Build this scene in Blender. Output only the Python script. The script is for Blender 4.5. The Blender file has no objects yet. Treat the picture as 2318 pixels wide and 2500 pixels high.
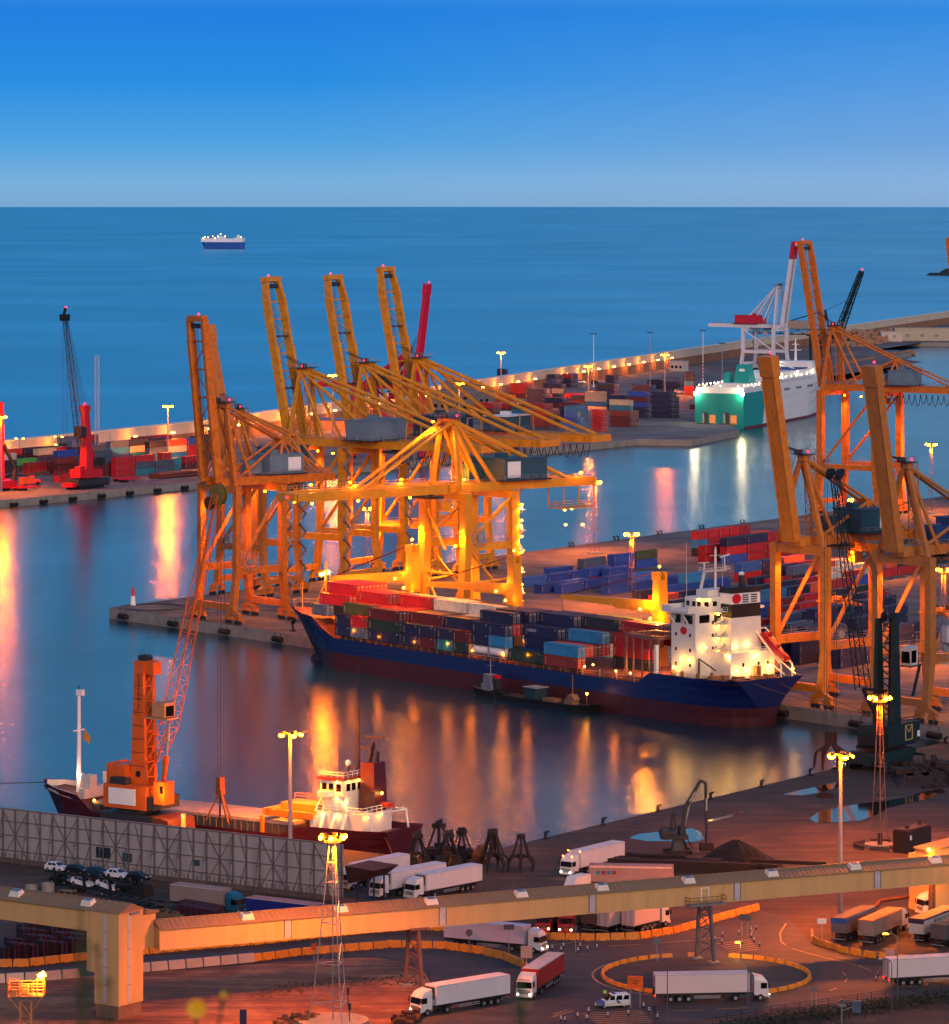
import bpy, math, random
from mathutils import Vector as V, Matrix
R = math.radians
random.seed(7)
# ---------------------------------------------------------------- camera, sky, light
sc = bpy.context.scene
C = sc.collection
FP, CH, HR, CXP = 10000.0, 120.0, 450.0, 1159.0      # focal length in photo pixels, eye height, horizon row, axis column
cd = bpy.data.cameras.new('camera'); cam = bpy.data.objects.new('camera', cd); C.objects.link(cam)
cam.location = (0, 0, CH); cam.rotation_euler = (R(90), 0, 0)
cd.sensor_fit = 'HORIZONTAL'; cd.sensor_width = 36.0; cd.lens = 36.0 * FP / 2318.0
cd.shift_y = -(1250 - HR) / 2318.0
cd.clip_start = 1.0; cd.clip_end = 60000
cd.dof.use_dof = True; cd.dof.focus_distance = 900; cd.dof.aperture_fstop = 5.6
sc.camera = cam
sc.view_settings.view_transform = 'Standard'; sc.view_settings.look = 'None'
sc.view_settings.exposure = 0; sc.view_settings.gamma = 1
try:
    sc.cycles.use_denoising = True; sc.cycles.sample_clamp_indirect = 4.0; sc.cycles.sample_clamp_direct = 0
    sc.cycles.max_bounces = 6; sc.cycles.diffuse_bounces = 2; sc.cycles.glossy_bounces = 3
    sc.cycles.caustics_reflective = False; sc.cycles.caustics_refractive = False
except Exception: pass
def lin(h):
    h = h.lstrip('#'); o = []
    for i in (0, 2, 4):
        c = int(h[i:i+2], 16) / 255
        o.append(c / 12.92 if c <= .04045 else ((c + .055) / 1.055) ** 2.4)
    return tuple(o) + (1,)
SUN_EL, SUN_AZ = 16.0, 166.0       # the afterglow stands behind the camera, to the right (azimuth from +Y, clockwise)
w = bpy.data.worlds.new('World'); sc.world = w; w.use_nodes = True
nt = w.node_tree; N = nt.nodes; LK = nt.links; N.clear()
out = N.new('ShaderNodeOutputWorld'); bg = N.new('ShaderNodeBackground'); bg2 = N.new('ShaderNodeBackground'); ad = N.new('ShaderNodeAddShader')
sky = N.new('ShaderNodeTexSky'); sky.sky_type = 'NISHITA'; sky.sun_disc = False
sky.sun_elevation = R(SUN_EL); sky.sun_rotation = R(SUN_AZ); sky.altitude = 120
LK.new(sky.outputs[0], bg.inputs[0]); bg.inputs[1].default_value = .0025
tc = N.new('ShaderNodeTexCoord'); sp = N.new('ShaderNodeSeparateXYZ'); LK.new(tc.outputs['Generated'], sp.inputs[0])
mr = N.new('ShaderNodeMapRange'); mr.inputs[1].default_value = -.005; mr.inputs[2].default_value = .3
LK.new(sp.outputs[2], mr.inputs[0])
def ramp(stops):
    r = N.new('ShaderNodeValToRGB'); e = r.color_ramp.elements
    e[0].position, e[0].color = stops[0][0], lin(stops[0][1]); e[1].position, e[1].color = stops[-1][0], lin(stops[-1][1])
    for p, c in stops[1:-1]:
        k = e.new(p); k.color = lin(c)
    LK.new(mr.outputs[0], r.inputs[0]); return r
rl = ramp([(0, '78a8d2'), (.018, '76aedc'), (.05, '4aa0e0'), (.1, '148ae0'), (.155, '007ade'), (.26, '58b0e6'), (.6, '4a9cd8'), (1, '4484c0')])
rr = ramp([(0, '86aad2'), (.018, '88b0dc'), (.05, '70a2dc'), (.1, '5298e0'), (.155, '2488de'), (.26, '8cc0e2'), (.6, '74acd8'), (1, '5488c0')])
mx = N.new('ShaderNodeMapRange'); mx.inputs[1].default_value = -.04; mx.inputs[2].default_value = .14; LK.new(sp.outputs[0], mx.inputs[0])
mi = N.new('ShaderNodeMix'); mi.data_type = 'RGBA'
LK.new(mx.outputs[0], mi.inputs[0]); LK.new(rl.outputs[0], mi.inputs[6]); LK.new(rr.outputs[0], mi.inputs[7])
# the western half of the sky (behind the camera) holds the pink afterglow
my = N.new('ShaderNodeMapRange'); my.inputs[1].default_value = .25; my.inputs[2].default_value = -.9; LK.new(sp.outputs[1], my.inputs[0])
m2 = N.new('ShaderNodeMix'); m2.data_type = 'RGBA'; m2.inputs[7].default_value = lin('a894b0')
LK.new(my.outputs[0], m2.inputs[0]); LK.new(mi.outputs[2], m2.inputs[6])
LK.new(m2.outputs[2], bg2.inputs[0]); bg2.inputs[1].default_value = 1.0
LK.new(bg.outputs[0], ad.inputs[0]); LK.new(bg2.outputs[0], ad.inputs[1]); LK.new(ad.outputs[0], out.inputs[0])
sd = bpy.data.lights.new('sun', 'SUN'); sd.energy = 1.85; sd.angle = R(25); sd.color = (1, .78, .70)
so = bpy.data.objects.new('sun', sd); C.objects.link(so)
tos = V((math.sin(R(SUN_AZ)) * math.cos(R(SUN_EL)), math.cos(R(SUN_AZ)) * math.cos(R(SUN_EL)), math.sin(R(SUN_EL))))
so.rotation_euler = tos.to_track_quat('Z', 'Y').to_euler()

# ---------------------------------------------------------------- helpers
def G(px, py, z=3.0):
    Y = FP * (CH - z) / (py - HR); return V(((px - CXP) * Y / FP, Y, z))
def D2(a): return V((math.cos(a), math.sin(a), 0))
d1 = V((.627, -.779, 0)); n1 = V((.779, .627, 0))       # front quay: along (to the right), inland
d2 = V((.565, .825, 0)); n2 = V((.825, -.565, 0))       # back quay: along (to the right), inland
RZ1 = math.atan2(d1.y, d1.x); RZB = math.atan2(-d2.y, -d2.x); RZF = math.atan2(d2.y, d2.x)
Zv = V((0, 0, 1))
class B:
    def __init__(s): s.v = []; s.f = []; s.m = []
    def add(s, vs, fs, m=0):
        o = len(s.v); s.v += [tuple(x) for x in vs]; s.f += [[o + i for i in f] for f in fs]; s.m += [m] * len(fs); return s
    def hexa(s, p, m=0): return s.add(p, [(0,3,2,1),(4,5,6,7),(0,1,5,4),(1,2,6,5),(2,3,7,6),(3,0,4,7)], m)
    def box(s, a, b, m=0):
        x0,y0,z0 = a; x1,y1,z1 = b
        return s.hexa([(x0,y0,z0),(x1,y0,z0),(x1,y1,z0),(x0,y1,z0),(x0,y0,z1),(x1,y0,z1),(x1,y1,z1),(x0,y1,z1)], m)
    def frus(s, c, a, b, z0, z1, m=0, a2=None, b2=None, dx=0, dy=0):
        a2 = a if a2 is None else a2; b2 = b if b2 is None else b2; x, y = c
        return s.hexa([(x-a,y-b,z0),(x+a,y-b,z0),(x+a,y+b,z0),(x-a,y+b,z0),(x+dx-a2,y+dy-b2,z1),(x+dx+a2,y+dy-b2,z1),(x+dx+a2,y+dy+b2,z1),(x+dx-a2,y+dy+b2,z1)], m)
    def ax(s, p, q, up=None):
        u = (V(q) - V(p)).normalized(); up = V(up) if up else (Zv if abs(u.z) < .95 else V((0, 1, 0)))
        a = u.cross(up).normalized(); return a, a.cross(u)
    def bar(s, p, q, w, h=None, m=0, up=None, w2=None, h2=None):
        h = h or w; w2 = w2 or w; h2 = h2 or h; p = V(p); q = V(q); a, b = s.ax(p, q, up)
        P = [p-a*w/2-b*h/2, p+a*w/2-b*h/2, p+a*w/2+b*h/2, p-a*w/2+b*h/2]; Q = [q-a*w2/2-b*h2/2, q+a*w2/2-b*h2/2, q+a*w2/2+b*h2/2, q-a*w2/2+b*h2/2]
        return s.add(P + Q, [(0,1,2,3),(4,7,6,5),(0,4,5,1),(1,5,6,2),(2,6,7,3),(3,7,4,0)], m)
    def rod(s, p, q, r, m=0, n=6, r2=None, cap=True):
        p = V(p); q = V(q); a, b = s.ax(p, q); r2 = r if r2 is None else r2; A = []; Q = []
        for i in range(n):
            t = 2 * math.pi * i / n; d = a * math.cos(t) + b * math.sin(t); A.append(p + d * r); Q.append(q + d * r2)
        fs = [(i, (i+1) % n, n + (i+1) % n, n + i) for i in range(n)]
        if cap: fs += [tuple(range(n))[::-1], tuple(range(n, 2*n))]
        return s.add(A + Q, fs, m)
    def line(s, pts, r, m=0, n=4):
        for p, q in zip(pts, pts[1:]): s.rod(p, q, r, m, n, cap=False)
        return s
    def ball(s, c, r, m=0, n=8, sz=1):
        c = V(c); k = n // 2; vs = [c + V((0,0,-r*sz))]
        for i in range(1, k):
            t = math.pi * i / k - math.pi / 2
            for j in range(n): vs.append(c + V((r*math.cos(t)*math.cos(2*math.pi*j/n), r*math.cos(t)*math.sin(2*math.pi*j/n), r*sz*math.sin(t))))
        vs.append(c + V((0,0,r*sz))); fs = []
        for j in range(n):
            fs.append((0, 1+(j+1) % n, 1+j)); L = 1+(k-2)*n
            fs.append((L+j, L+(j+1) % n, len(vs)-1))
            for i in range(k-2): fs.append((1+i*n+j, 1+i*n+(j+1) % n, 1+(i+1)*n+(j+1) % n, 1+(i+1)*n+j))
        return s.add(vs, fs, m)
    def prism(s, pts, z0, z1, m=0, mt=None):
        n = len(pts); ar = sum(pts[i][0]*pts[(i+1) % n][1]-pts[(i+1) % n][0]*pts[i][1] for i in range(n))
        if ar < 0: pts = pts[::-1]
        vs = [(p[0],p[1],z0) for p in pts] + [(p[0],p[1],z1) for p in pts]
        s.add(vs, [(i,(i+1) % n,n+(i+1) % n,n+i) for i in range(n)], m)
        return s.add(vs, [tuple(range(n))[::-1], tuple(range(n,2*n))], m if mt is None else mt)
    def lat(s, p, q, w, h, n, r, m=0, w2=None, h2=None, up=None, rd=None):
        w2 = w if w2 is None else w2; h2 = h if h2 is None else h2; p = V(p); q = V(q); a, b = s.ax(p, q, up); rd = rd or r * .6
        def c(t, i):
            sx, sy = ((-1,-1),(1,-1),(1,1),(-1,1))[i]; ww = w+(w2-w)*t; hh = h+(h2-h)*t
            return p.lerp(q, t) + a*ww/2*sx + b*hh/2*sy
        for i in range(4):
            s.bar(c(0,i), c(1,i), r*1.8, r*1.8, m)
            j = (i+1) % 4
            for k in range(n):
                t0, t1 = k/n, (k+1)/n
                s.bar(c(t0, i if k % 2 else j), c(t1, j if k % 2 else i), rd*1.6, rd*1.6, m)
                s.bar(c(t1, i), c(t1, j), rd*1.6, rd*1.6, m)
        return s
    def rail(s, pts, h=1.1, r=.05, m=0, st=2.5):
        for p, q in zip(pts, pts[1:]):
            p = V(p); q = V(q)
            for k in (h, h*.5): s.rod(p+Zv*k, q+Zv*k, r, m, 4, cap=False)
            n = max(1, int((q-p).length/st))
            for i in range(n+1): a = p.lerp(q, i/n); s.rod(a, a+Zv*h, r, m, 4, cap=False)
        return s
    def wheel(s, c, r, w, ax, m=0, mh=None, n=12):
        c = V(c); a = V(ax).normalized()*w/2; s.rod(c-a, c+a, r, m, n)
        if mh is not None: s.rod(c-a*1.06, c+a*1.06, r*.5, mh, 8)
        return s
    def shift(s, o): s.v = [(x-o[0], y-o[1], z-o[2]) for x, y, z in s.v]; return s
    def mesh(s, name):
        me = bpy.data.meshes.new(name); me.from_pydata(s.v, [], s.f); me.polygons.foreach_set('material_index', s.m); me.update(); return me
def link(name, data, mats, parent=None):
    o = bpy.data.objects.new(name, data); C.objects.link(o)
    if mats is not None and not data.materials:
        for m in (mats if isinstance(mats, (list, tuple)) else [mats]): data.materials.append(m)
    if parent: o.parent = parent
    return o
def tag(o, label, cat, group=None, kind=None):
    if label: o['label'] = label
    if cat: o['category'] = cat
    if group: o['group'] = group
    if kind: o['kind'] = kind
    return o
def T(name, label, cat, loc, rz=0, group=None):
    o = bpy.data.objects.new(name, None); C.objects.link(o); o.location = loc; o.rotation_euler = (0,0,rz); o.empty_display_size = .5
    return tag(o, label, cat, group)
def P(name, b, mats, parent, label=None):
    o = link(name, b.mesh(name), mats, parent)
    if label: o['label'] = label
    return o
def S(name, b, mats, label, cat, loc=(0,0,0), rz=0, group=None, kind=None):
    o = link(name, b.mesh(name), mats); o.location = loc; o.rotation_euler = (0,0,rz); return tag(o, label, cat, group, kind)
def ST(name, b, mats):
    o = link(name, b.mesh(name), mats); o['kind'] = 'structure'; return o
def copytree(o, parent=None):
    c = o.copy(); C.objects.link(c)
    if parent: c.parent = parent
    for ch in list(o.children): copytree(ch, c)
    return c
def pt(loc, e, col=(1,.5,.12), r=.5, parent=None):
    l = bpy.data.lights.new('lamp_light', 'POINT'); l.energy = e; l.color = col; l.shadow_soft_size = r
    o = bpy.data.objects.new('lamp_light', l); C.objects.link(o); o.location = loc
    if parent: o.parent = parent
    return o
def dn(loc, e, col, r=.5, parent=None, ang=146):
    l = bpy.data.lights.new('lamp_light', 'SPOT'); l.energy = e*1.35; l.color = col; l.shadow_soft_size = r; l.spot_size = R(ang); l.spot_blend = .45
    o = bpy.data.objects.new('lamp_light', l); C.objects.link(o); o.location = loc
    if parent: o.parent = parent
    return o
def PL(name, pts, r, mat, parent, n=6, sz=1):
    me = None
    for p in pts:
        if me is None: b = B(); b.ball((0,0,0), r, 0, n, sz); me = b.mesh(name); me.materials.append(mat)
        o = link(name, me, None, parent); o.location = p
def PX(name, boxes, mats, parent):
    for bx in boxes: b = B(); b.box(*bx); P(name, b, mats, parent)
class BX(list):
    def box(s, a, b, m=0): s.append((a, b, m))
def spot(loc, to, e, col, ang=100, r=.4, parent=None):
    l = bpy.data.lights.new('lamp_light', 'SPOT'); l.energy = e; l.color = col; l.shadow_soft_size = r; l.spot_size = R(ang); l.spot_blend = .7
    o = bpy.data.objects.new('lamp_light', l); C.objects.link(o); o.location = loc
    o.rotation_euler = (V(loc)-V(to)).to_track_quat('Z', 'Y').to_euler()
    if parent: o.parent = parent
    return o
MC = {}
def M(hexc, rough=.6, metal=0, var=.22, scale=.6, rust=0, rnd=0, key=None, rustc='3a1c0e', stretch=None, bump=0):
    k = (hexc, rough, metal, var, scale, rust, rnd, stretch, bump)
    if k in MC: return MC[k]
    m = bpy.data.materials.new(key or 'paint_' + hexc); m.use_nodes = True; t = m.node_tree; n = t.nodes; L = t.links
    b = n['Principled BSDF']; b.inputs['Roughness'].default_value = rough; b.inputs['Metallic'].default_value = metal
    col = lin(hexc); tcn = n.new('ShaderNodeTexCoord'); src = tcn.outputs['Object']
    if stretch:
        mp = n.new('ShaderNodeMapping'); mp.inputs['Scale'].default_value = stretch; L.new(src, mp.inputs[0]); src = mp.outputs[0]
    no = n.new('ShaderNodeTexNoise'); no.inputs['Scale'].default_value = scale; no.inputs['Detail'].default_value = 6; no.inputs['Roughness'].default_value = .65
    L.new(src, no.inputs[0])
    mrn = n.new('ShaderNodeMapRange'); mrn.inputs[1].default_value = .3; mrn.inputs[2].default_value = .7
    mrn.inputs[3].default_value = 1-var; mrn.inputs[4].default_value = 1+var*.6; L.new(no.outputs[0], mrn.inputs[0])
    val = mrn.outputs[0]
    if rnd:
        oi = n.new('ShaderNodeObjectInfo'); m3 = n.new('ShaderNodeMapRange'); m3.inputs[3].default_value = 1-rnd; m3.inputs[4].default_value = 1+rnd
        L.new(oi.outputs['Random'], m3.inputs[0]); mm = n.new('ShaderNodeMath'); mm.operation = 'MULTIPLY'; L.new(val, mm.inputs[0]); L.new(m3.outputs[0], mm.inputs[1]); val = mm.outputs[0]
    vm = n.new('ShaderNodeVectorMath'); vm.operation = 'SCALE'; vm.inputs[0].default_value = col[:3]; L.new(val, vm.inputs['Scale']); o = vm.outputs[0]
    if rust:
        n2_ = n.new('ShaderNodeTexNoise'); n2_.inputs['Scale'].default_value = scale*1.7; n2_.inputs['Detail'].default_value = 8; n2_.inputs['Roughness'].default_value = .75
        L.new(src, n2_.inputs[0]); r2 = n.new('ShaderNodeMapRange'); r2.inputs[1].default_value = .62-.12*rust; r2.inputs[2].default_value = .78-.12*rust; L.new(n2_.outputs[0], r2.inputs[0])
        mxx = n.new('ShaderNodeMix'); mxx.data_type = 'RGBA'; mxx.inputs[7].default_value = lin(rustc)
        mu = n.new('ShaderNodeMath'); mu.operation = 'MULTIPLY'; mu.inputs[1].default_value = min(1, .5+.4*rust); L.new(r2.outputs[0], mu.inputs[0])
        L.new(mu.outputs[0], mxx.inputs[0]); L.new(o, mxx.inputs[6]); o = mxx.outputs[2]
    L.new(o, b.inputs['Base Color'])
    if bump:
        bp = n.new('ShaderNodeBump'); bp.inputs['Strength'].default_value = bump; bp.inputs['Distance'].default_value = .1; L.new(no.outputs[0], bp.inputs['Height']); L.new(bp.outputs[0], b.inputs['Normal'])
    MC[k] = m; return m
def EM(hexc, st, key='lamp_glow'):
    k = ('e', hexc, st)
    if k in MC: return MC[k]
    m = bpy.data.materials.new(key); m.use_nodes = True; b = m.node_tree.nodes['Principled BSDF']
    b.inputs['Base Color'].default_value = (.1,.1,.1,1); b.inputs['Emission Color'].default_value = lin(hexc); b.inputs['Emission Strength'].default_value = st
    MC[k] = m; return m
def GL(hexc='0a0f14', rough=.08):
    return M(hexc, rough, 0, .1, 1)
def text(s, size, mat, parent, loc, rot, name='lettering', sp=1.0):
    cu = bpy.data.curves.new('t', 'FONT'); cu.body = s; cu.size = size; cu.align_x = 'CENTER'; cu.align_y = 'CENTER'; cu.extrude = .01; cu.space_character = sp; cu.space_line = .8
    o = bpy.data.objects.new('t', cu); C.objects.link(o); me = bpy.data.meshes.new_from_object(o.evaluated_get(bpy.context.evaluated_depsgraph_get()))
    bpy.data.objects.remove(o); bpy.data.curves.remove(cu); me.name = name; me.materials.clear()
    r = link(name, me, mat, parent); r.location = loc; r.rotation_euler = rot; return r
ORD = ['first','second','third','fourth','fifth','sixth','seventh','eighth','ninth','tenth','eleventh','twelfth']
# common materials
YEL = M('cc860c', .5, 0, .28, .5, .6); ORG = M('c66a0c', .5, 0, .28, .5, .65); ORG2 = M('c8741c', .55, 0, .2, .5, .6)
CRY = M('d08a12', .5, 0, .15, .5, .25); RED = M('c01020', .45, 0, .15, .5); MAG = M('c40f38', .45, 0, .15, .4)
GRY = M('6a6e72', .6, 0, .2, .6); DGR = M('26282b', .6, 0, .25, .8); BLK = M('0c0c0d', .6, 0, .2, 1); WHT = M('dcdcda', .5, 0, .08, .4, .1)
DGN = M('0c2320', .5, 0, .25, .5, .3); STL = M('8a8d90', .5, .3, .2, .5); CON = M('8a8278', .9, 0, .25, .25, .4, rustc='4a4038')
RUB = M('0a0a0a', .8, 0, .2, 1); HUB = M('8f8f90', .4, .5, .1, 1); GLS = GL()
AMB = EM('ff6e01', 2600); AMC = EM('ff7604', 170); AMB2 = EM('ff8a1e', 20); WRM = EM('ffa828', 40); REDL = EM('ff1430', 7, 'warning_glow'); TAILL = EM('ff2010', 6); HEADL = EM('fff0c8', 14)
SOD = (1, .205, .002); WARM = (1, .27, .004); COOL = (1, .86, .6)
# ---------------------------------------------------------------- the setting
def water(name, base, rough, spec, bump, sc1, sc2, patch, diffuse=None):
    m = bpy.data.materials.new(name); m.use_nodes = True; t = m.node_tree; n = t.nodes; L = t.links; b = n['Principled BSDF']
    b.inputs['IOR'].default_value = 1.33; b.inputs['Specular IOR Level'].default_value = spec
    geo = n.new('ShaderNodeNewGeometry')
    def noise(scale, sx, sy, det=4):
        mp = n.new('ShaderNodeMapping'); mp.inputs['Scale'].default_value = (sx, sy, 1); L.new(geo.outputs['Position'], mp.inputs[0])
        q = n.new('ShaderNodeTexNoise'); q.inputs['Scale'].default_value = scale; q.inputs['Detail'].default_value = det; q.inputs['Roughness'].default_value = .6; L.new(mp.outputs[0], q.inputs[0]); return q.outputs[0]
    big = noise(patch, 1, .45, 5)
    r = n.new('ShaderNodeMapRange'); r.inputs[1].default_value = .3; r.inputs[2].default_value = .7; r.inputs[3].default_value = rough*.88; r.inputs[4].default_value = rough*1.12; L.new(big, r.inputs[0]); L.new(r.outputs[0], b.inputs['Roughness'])
    lane = noise(patch*1.6, .55, 1.1, 8)
    cr = n.new('ShaderNodeMapRange'); cr.inputs[1].default_value = .42; cr.inputs[2].default_value = .8; cr.inputs[3].default_value = 0; cr.inputs[4].default_value = .8; L.new(lane, cr.inputs[0])
    mxc = n.new('ShaderNodeMix'); mxc.data_type = 'RGBA'; c = lin(base); mxc.inputs[6].default_value = c; mxc.inputs[7].default_value = tuple(min(1, x*1.6+.01) for x in c[:3]) + (1,)
    L.new(cr.outputs[0], mxc.inputs[0]); L.new(mxc.outputs[2], b.inputs['Base Color'])
    w1 = noise(sc1, 1, .42, 3); w2 = noise(sc2, 1, .5, 2)
    a = n.new('ShaderNodeMath'); a.operation = 'ADD'; mu = n.new('ShaderNodeMath'); mu.operation = 'MULTIPLY'; mu.inputs[1].default_value = 1.0; L.new(w2, mu.inputs[0]); L.new(w1, a.inputs[0]); L.new(mu.outputs[0], a.inputs[1])
    bp = n.new('ShaderNodeBump'); bp.inputs['Strength'].default_value = 1; bp.inputs['Distance'].default_value = bump; L.new(a.outputs[0], bp.inputs['Height']); L.new(bp.outputs[0], b.inputs['Normal'])
    return m
HW = water('harbour_water', '082a38', .215, .5, .045, 1.0, .35, .012)
SW = water('open_sea', '1c96bc', .34, .5, .35, .12, .03, .0022)
b = B(); n = 96; b.add([(21900*math.cos(2*math.pi*i/n), 21900*math.sin(2*math.pi*i/n), -.25) for i in range(n)], [tuple(range(n))]); ST('sea', b, SW)
b = B(); b.add([(-1500,380,0),(1200,380,0),(1200,3390,0),(-1500,3390,0)], [(0,1,2,3)])
C0 = V((-4.8, 708, 0))                       # corner of the near quay
# breakwater line
bw = [(-420,1260),(-197,1704),(-119,1859),(-62,2030),(-4,2215),(79.5,2477),(278,3083),(399,3444),(760,4560)]
hp = bw[1:-1]
b = B(); b.add([(-420,380,0),(1200,380,0),(1200,3500,0)] + [(x,y,0) for x,y in hp[::-1]] + [(-420,1260,0)], [tuple(range(4+len(hp)))]); ST('harbour_water', b, HW)
def ground_mat(name, h1, h2, h3, s, rough=.9):
    m = bpy.data.materials.new(name); m.use_nodes = True; t = m.node_tree; n = t.nodes; L = t.links; bb = n['Principled BSDF']; bb.inputs['Roughness'].default_value = rough
    g = n.new('ShaderNodeNewGeometry'); q = n.new('ShaderNodeTexNoise'); q.inputs['Scale'].default_value = s; q.inputs['Detail'].default_value = 9; q.inputs['Roughness'].default_value = .62; q.inputs['Distortion'].default_value = .6; L.new(g.outputs['Position'], q.inputs[0])
    r = n.new('ShaderNodeValToRGB'); e = r.color_ramp.elements; e[0].position = .34; e[0].color = lin(h1); e[1].position = .68; e[1].color = lin(h3); k = e.new(.5); k.color = lin(h2); L.new(q.outputs[0], r.inputs[0])
    mp = n.new('ShaderNodeMapping'); mp.inputs['Rotation'].default_value = (0,0,-.97); mp.inputs['Scale'].default_value = (.12,1.6,1); L.new(g.outputs['Position'], mp.inputs[0])
    q2 = n.new('ShaderNodeTexNoise'); q2.inputs['Scale'].default_value = s*6; q2.inputs['Detail'].default_value = 5; L.new(mp.outputs[0], q2.inputs[0])
    m2 = n.new('ShaderNodeMapRange'); m2.inputs[1].default_value = .35; m2.inputs[2].default_value = .65; m2.inputs[3].default_value = .62; m2.inputs[4].default_value = 1.28; L.new(q2.outputs[0], m2.inputs[0])
    q3 = n.new('ShaderNodeTexNoise'); q3.inputs['Scale'].default_value = s*11; q3.inputs['Detail'].default_value = 7; q3.inputs['Roughness'].default_value = .7; L.new(g.outputs['Position'], q3.inputs[0])
    m3 = n.new('ShaderNodeMapRange'); m3.inputs[1].default_value = .56; m3.inputs[2].default_value = .66; m3.inputs[3].default_value = 1; m3.inputs[4].default_value = .6; L.new(q3.outputs[0], m3.inputs[0])
    mm = n.new('ShaderNodeMath'); mm.operation = 'MULTIPLY'; L.new(m2.outputs[0], mm.inputs[0]); L.new(m3.outputs[0], mm.inputs[1])
    vm = n.new('ShaderNodeVectorMath'); vm.operation = 'SCALE'; L.new(r.outputs[0], vm.inputs[0]); L.new(mm.outputs[0], vm.inputs['Scale']); L.new(vm.outputs[0], bb.inputs['Base Color'])
    return m
YARD = ground_mat('oily_yard_surface', '2c2016', '412f22', '573f2e', .05); PIERM = ground_mat('pier_concrete', '46413f', '5e5652', '736a64', .06)
FARQ = ground_mat('far_quay_surface', '4c4a4b', '625e5d', '77706c', .04); WASTE = ground_mat('bare_far_land', '4a4240', '655650', '7a6a60', .02)
DIRT = ground_mat('reddish_dirt', '50301e', '76482c', '9a6c46', .07); ASPH = ground_mat('asphalt', '282322', '362e2b', '443a35', .05, .75)
GRASS = ground_mat('scrub_slope', '20261a', '2e3422', '4a4630', .3)
def land(name, pts, mt, z=3.0, side=CON):
    b = B(); b.prism([(p[0],p[1]) for p in pts], -3, z, 1, 0); return ST(name, b, [mt, side])
e1 = d2; e2 = V((-.825,.565,0))
land('ground', [C0, C0+e1*420, (520,1000), (520,440), (-420,440), C0+e2*300], YARD)
tip = V((-101,1132,0)); pf = tip + d1*420; pb = tip + d2*760
land('pier', [tip, pf, (420,1000), pb], PIERM)
fq0 = V((-175.9,1517.5,0)); fqc = V((74.6,1884,0))
shore = [G(*p, 2).xy for p in ((1690,1078),(1806,1055))]
f3 = [(150,2080),(205,2400)] + [tuple(G(*p,2).xy) for p in ((2044,897),(2116,881),(2224,863),(2192,857),(2089,857),(2170,842),(2197,838),(2318,839))] + [(470,2960),(640,4300)]
land('far_quay', [fq0-d2*260, fqc, shore[0], shore[1], (124,2075),(176,2250)] + f3[1:] + [(760-6,4560)] + [(x-6,y) for x,y in bw[1:-1][::-1]] + [(-430,1250)], FARQ, 2.8)
b = B(); wp = [(190,2430),(296,2700),(270,2860),(330,3030),(420,3330),(392,3430),(276,3080),(130,2640)]
b.add([(x,y,2.86) for x,y in wp], [tuple(range(len(wp)))]); ST('bare_land', b, WASTE)
hb = B(); prof = [(-40,118.2),(0,117.7),(12,116.3),(20,113),(40,99),(100,72),(250,34),(400,9),(470,2.9)]; xs = [-420,-150,-40,-8,0,8,40,150,520]
vs = [(x, y-6, z - (0 if abs(x) < 10 else .3 if abs(x) < 60 else 2) * (z > 20)) for y, z in prof for x in xs]; k = len(xs)
hb.add(vs, [(i*k+j, i*k+j+1, (i+1)*k+j+1, (i+1)*k+j) for i in range(len(prof)-1) for j in range(k-1)]); ST('hillside', hb, GRASS)
# quay edges: kerb beams, rails of the crane track
def strip(bm, p, q, w, z, m=0, h=.0):
    p = V(p); q = V(q); t = (q-p).normalized(); s = V((-t.y, t.x, 0))*w/2
    bm.add([(a.x,a.y,z) for a in (p-s,q-s,q+s,p+s)], [(0,1,2,3)], m)
b = B()
for off in (3.2, 18.2):
    strip(b, tip+d1*4+n1*off, tip+d1*320+n1*off, .5, 3.04); 
for off in (3.2, 23.2): strip(b, tip+d2*12+n2*off, tip+d2*560+n2*off, .5, 3.04)
cc = tip+d1*10+d2*10
for rr_ in (8, 9.6): b.line([cc+V((math.cos(t/14*2*math.pi)*rr_, math.sin(t/14*2*math.pi)*rr_, 3.05)) for t in range(15)], .12)
ST('crane_rails', b, DGR)
b = B()
for k in range(26):
    p = tip + d1*(30+k*11) + n1*27; strip(b, p, p+n1*9, .25, 3.04)
    if k % 2: strip(b, p+n1*1, p+n1*1+d1*9, .25, 3.045)
strip(b, tip+d1*30+n1*37, tip+d1*330+n1*37, .3, 3.045); strip(b, tip+d1*150+n1*42, tip+d1*330+n1*42, .3, 3.045)
ST('lane_markings', b, M('b0a89a', .8, 0, .4, 2))
# roads: the access road, the roundabout and its approach
def poly(name, px, mt, z=3.04):
    b = B(); b.add([tuple(G(x,y,z)) for x,y in px], [tuple(range(len(px)))]); return ST(name, b, mt)
poly('dirt_ground', [(-40,2398),(345,2376),(620,2354),(850,2336),(960,2340),(1035,2368),(1052,2400),(1040,2440),(980,2480),(900,2540),(-40,2560)], DIRT, 3.03)
poly('road', [(-40,2368),(207,2358),(345,2336),(620,2319),(900,2298),(1060,2302),(1180,2296),(1340,2288),(1560,2280),(1700,2252),(1860,2226),(1920,2236),(1960,2280),(2000,2320),(2120,2346),(2318,2350),(2420,2350),(2420,2420),(1900,2464),(1500,2520),(1000,2540),(1020,2470),(1058,2420),(1050,2376),(1010,2352),(900,2336),(620,2352),(345,2374),(-40,2400)], ASPH, 3.05)
RC = V((34.2, 605, 0)); RR = 15.3
b = B(); b.prism([(RC.x+math.cos(t/48*2*math.pi)*14.6, RC.y+math.sin(t/48*2*math.pi)*14.6) for t in range(48)], 3.0, 3.16); ST('roundabout_island', b, ground_mat('island_asphalt', '292629', '353133', '403b3b', .06))
b = B()
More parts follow.
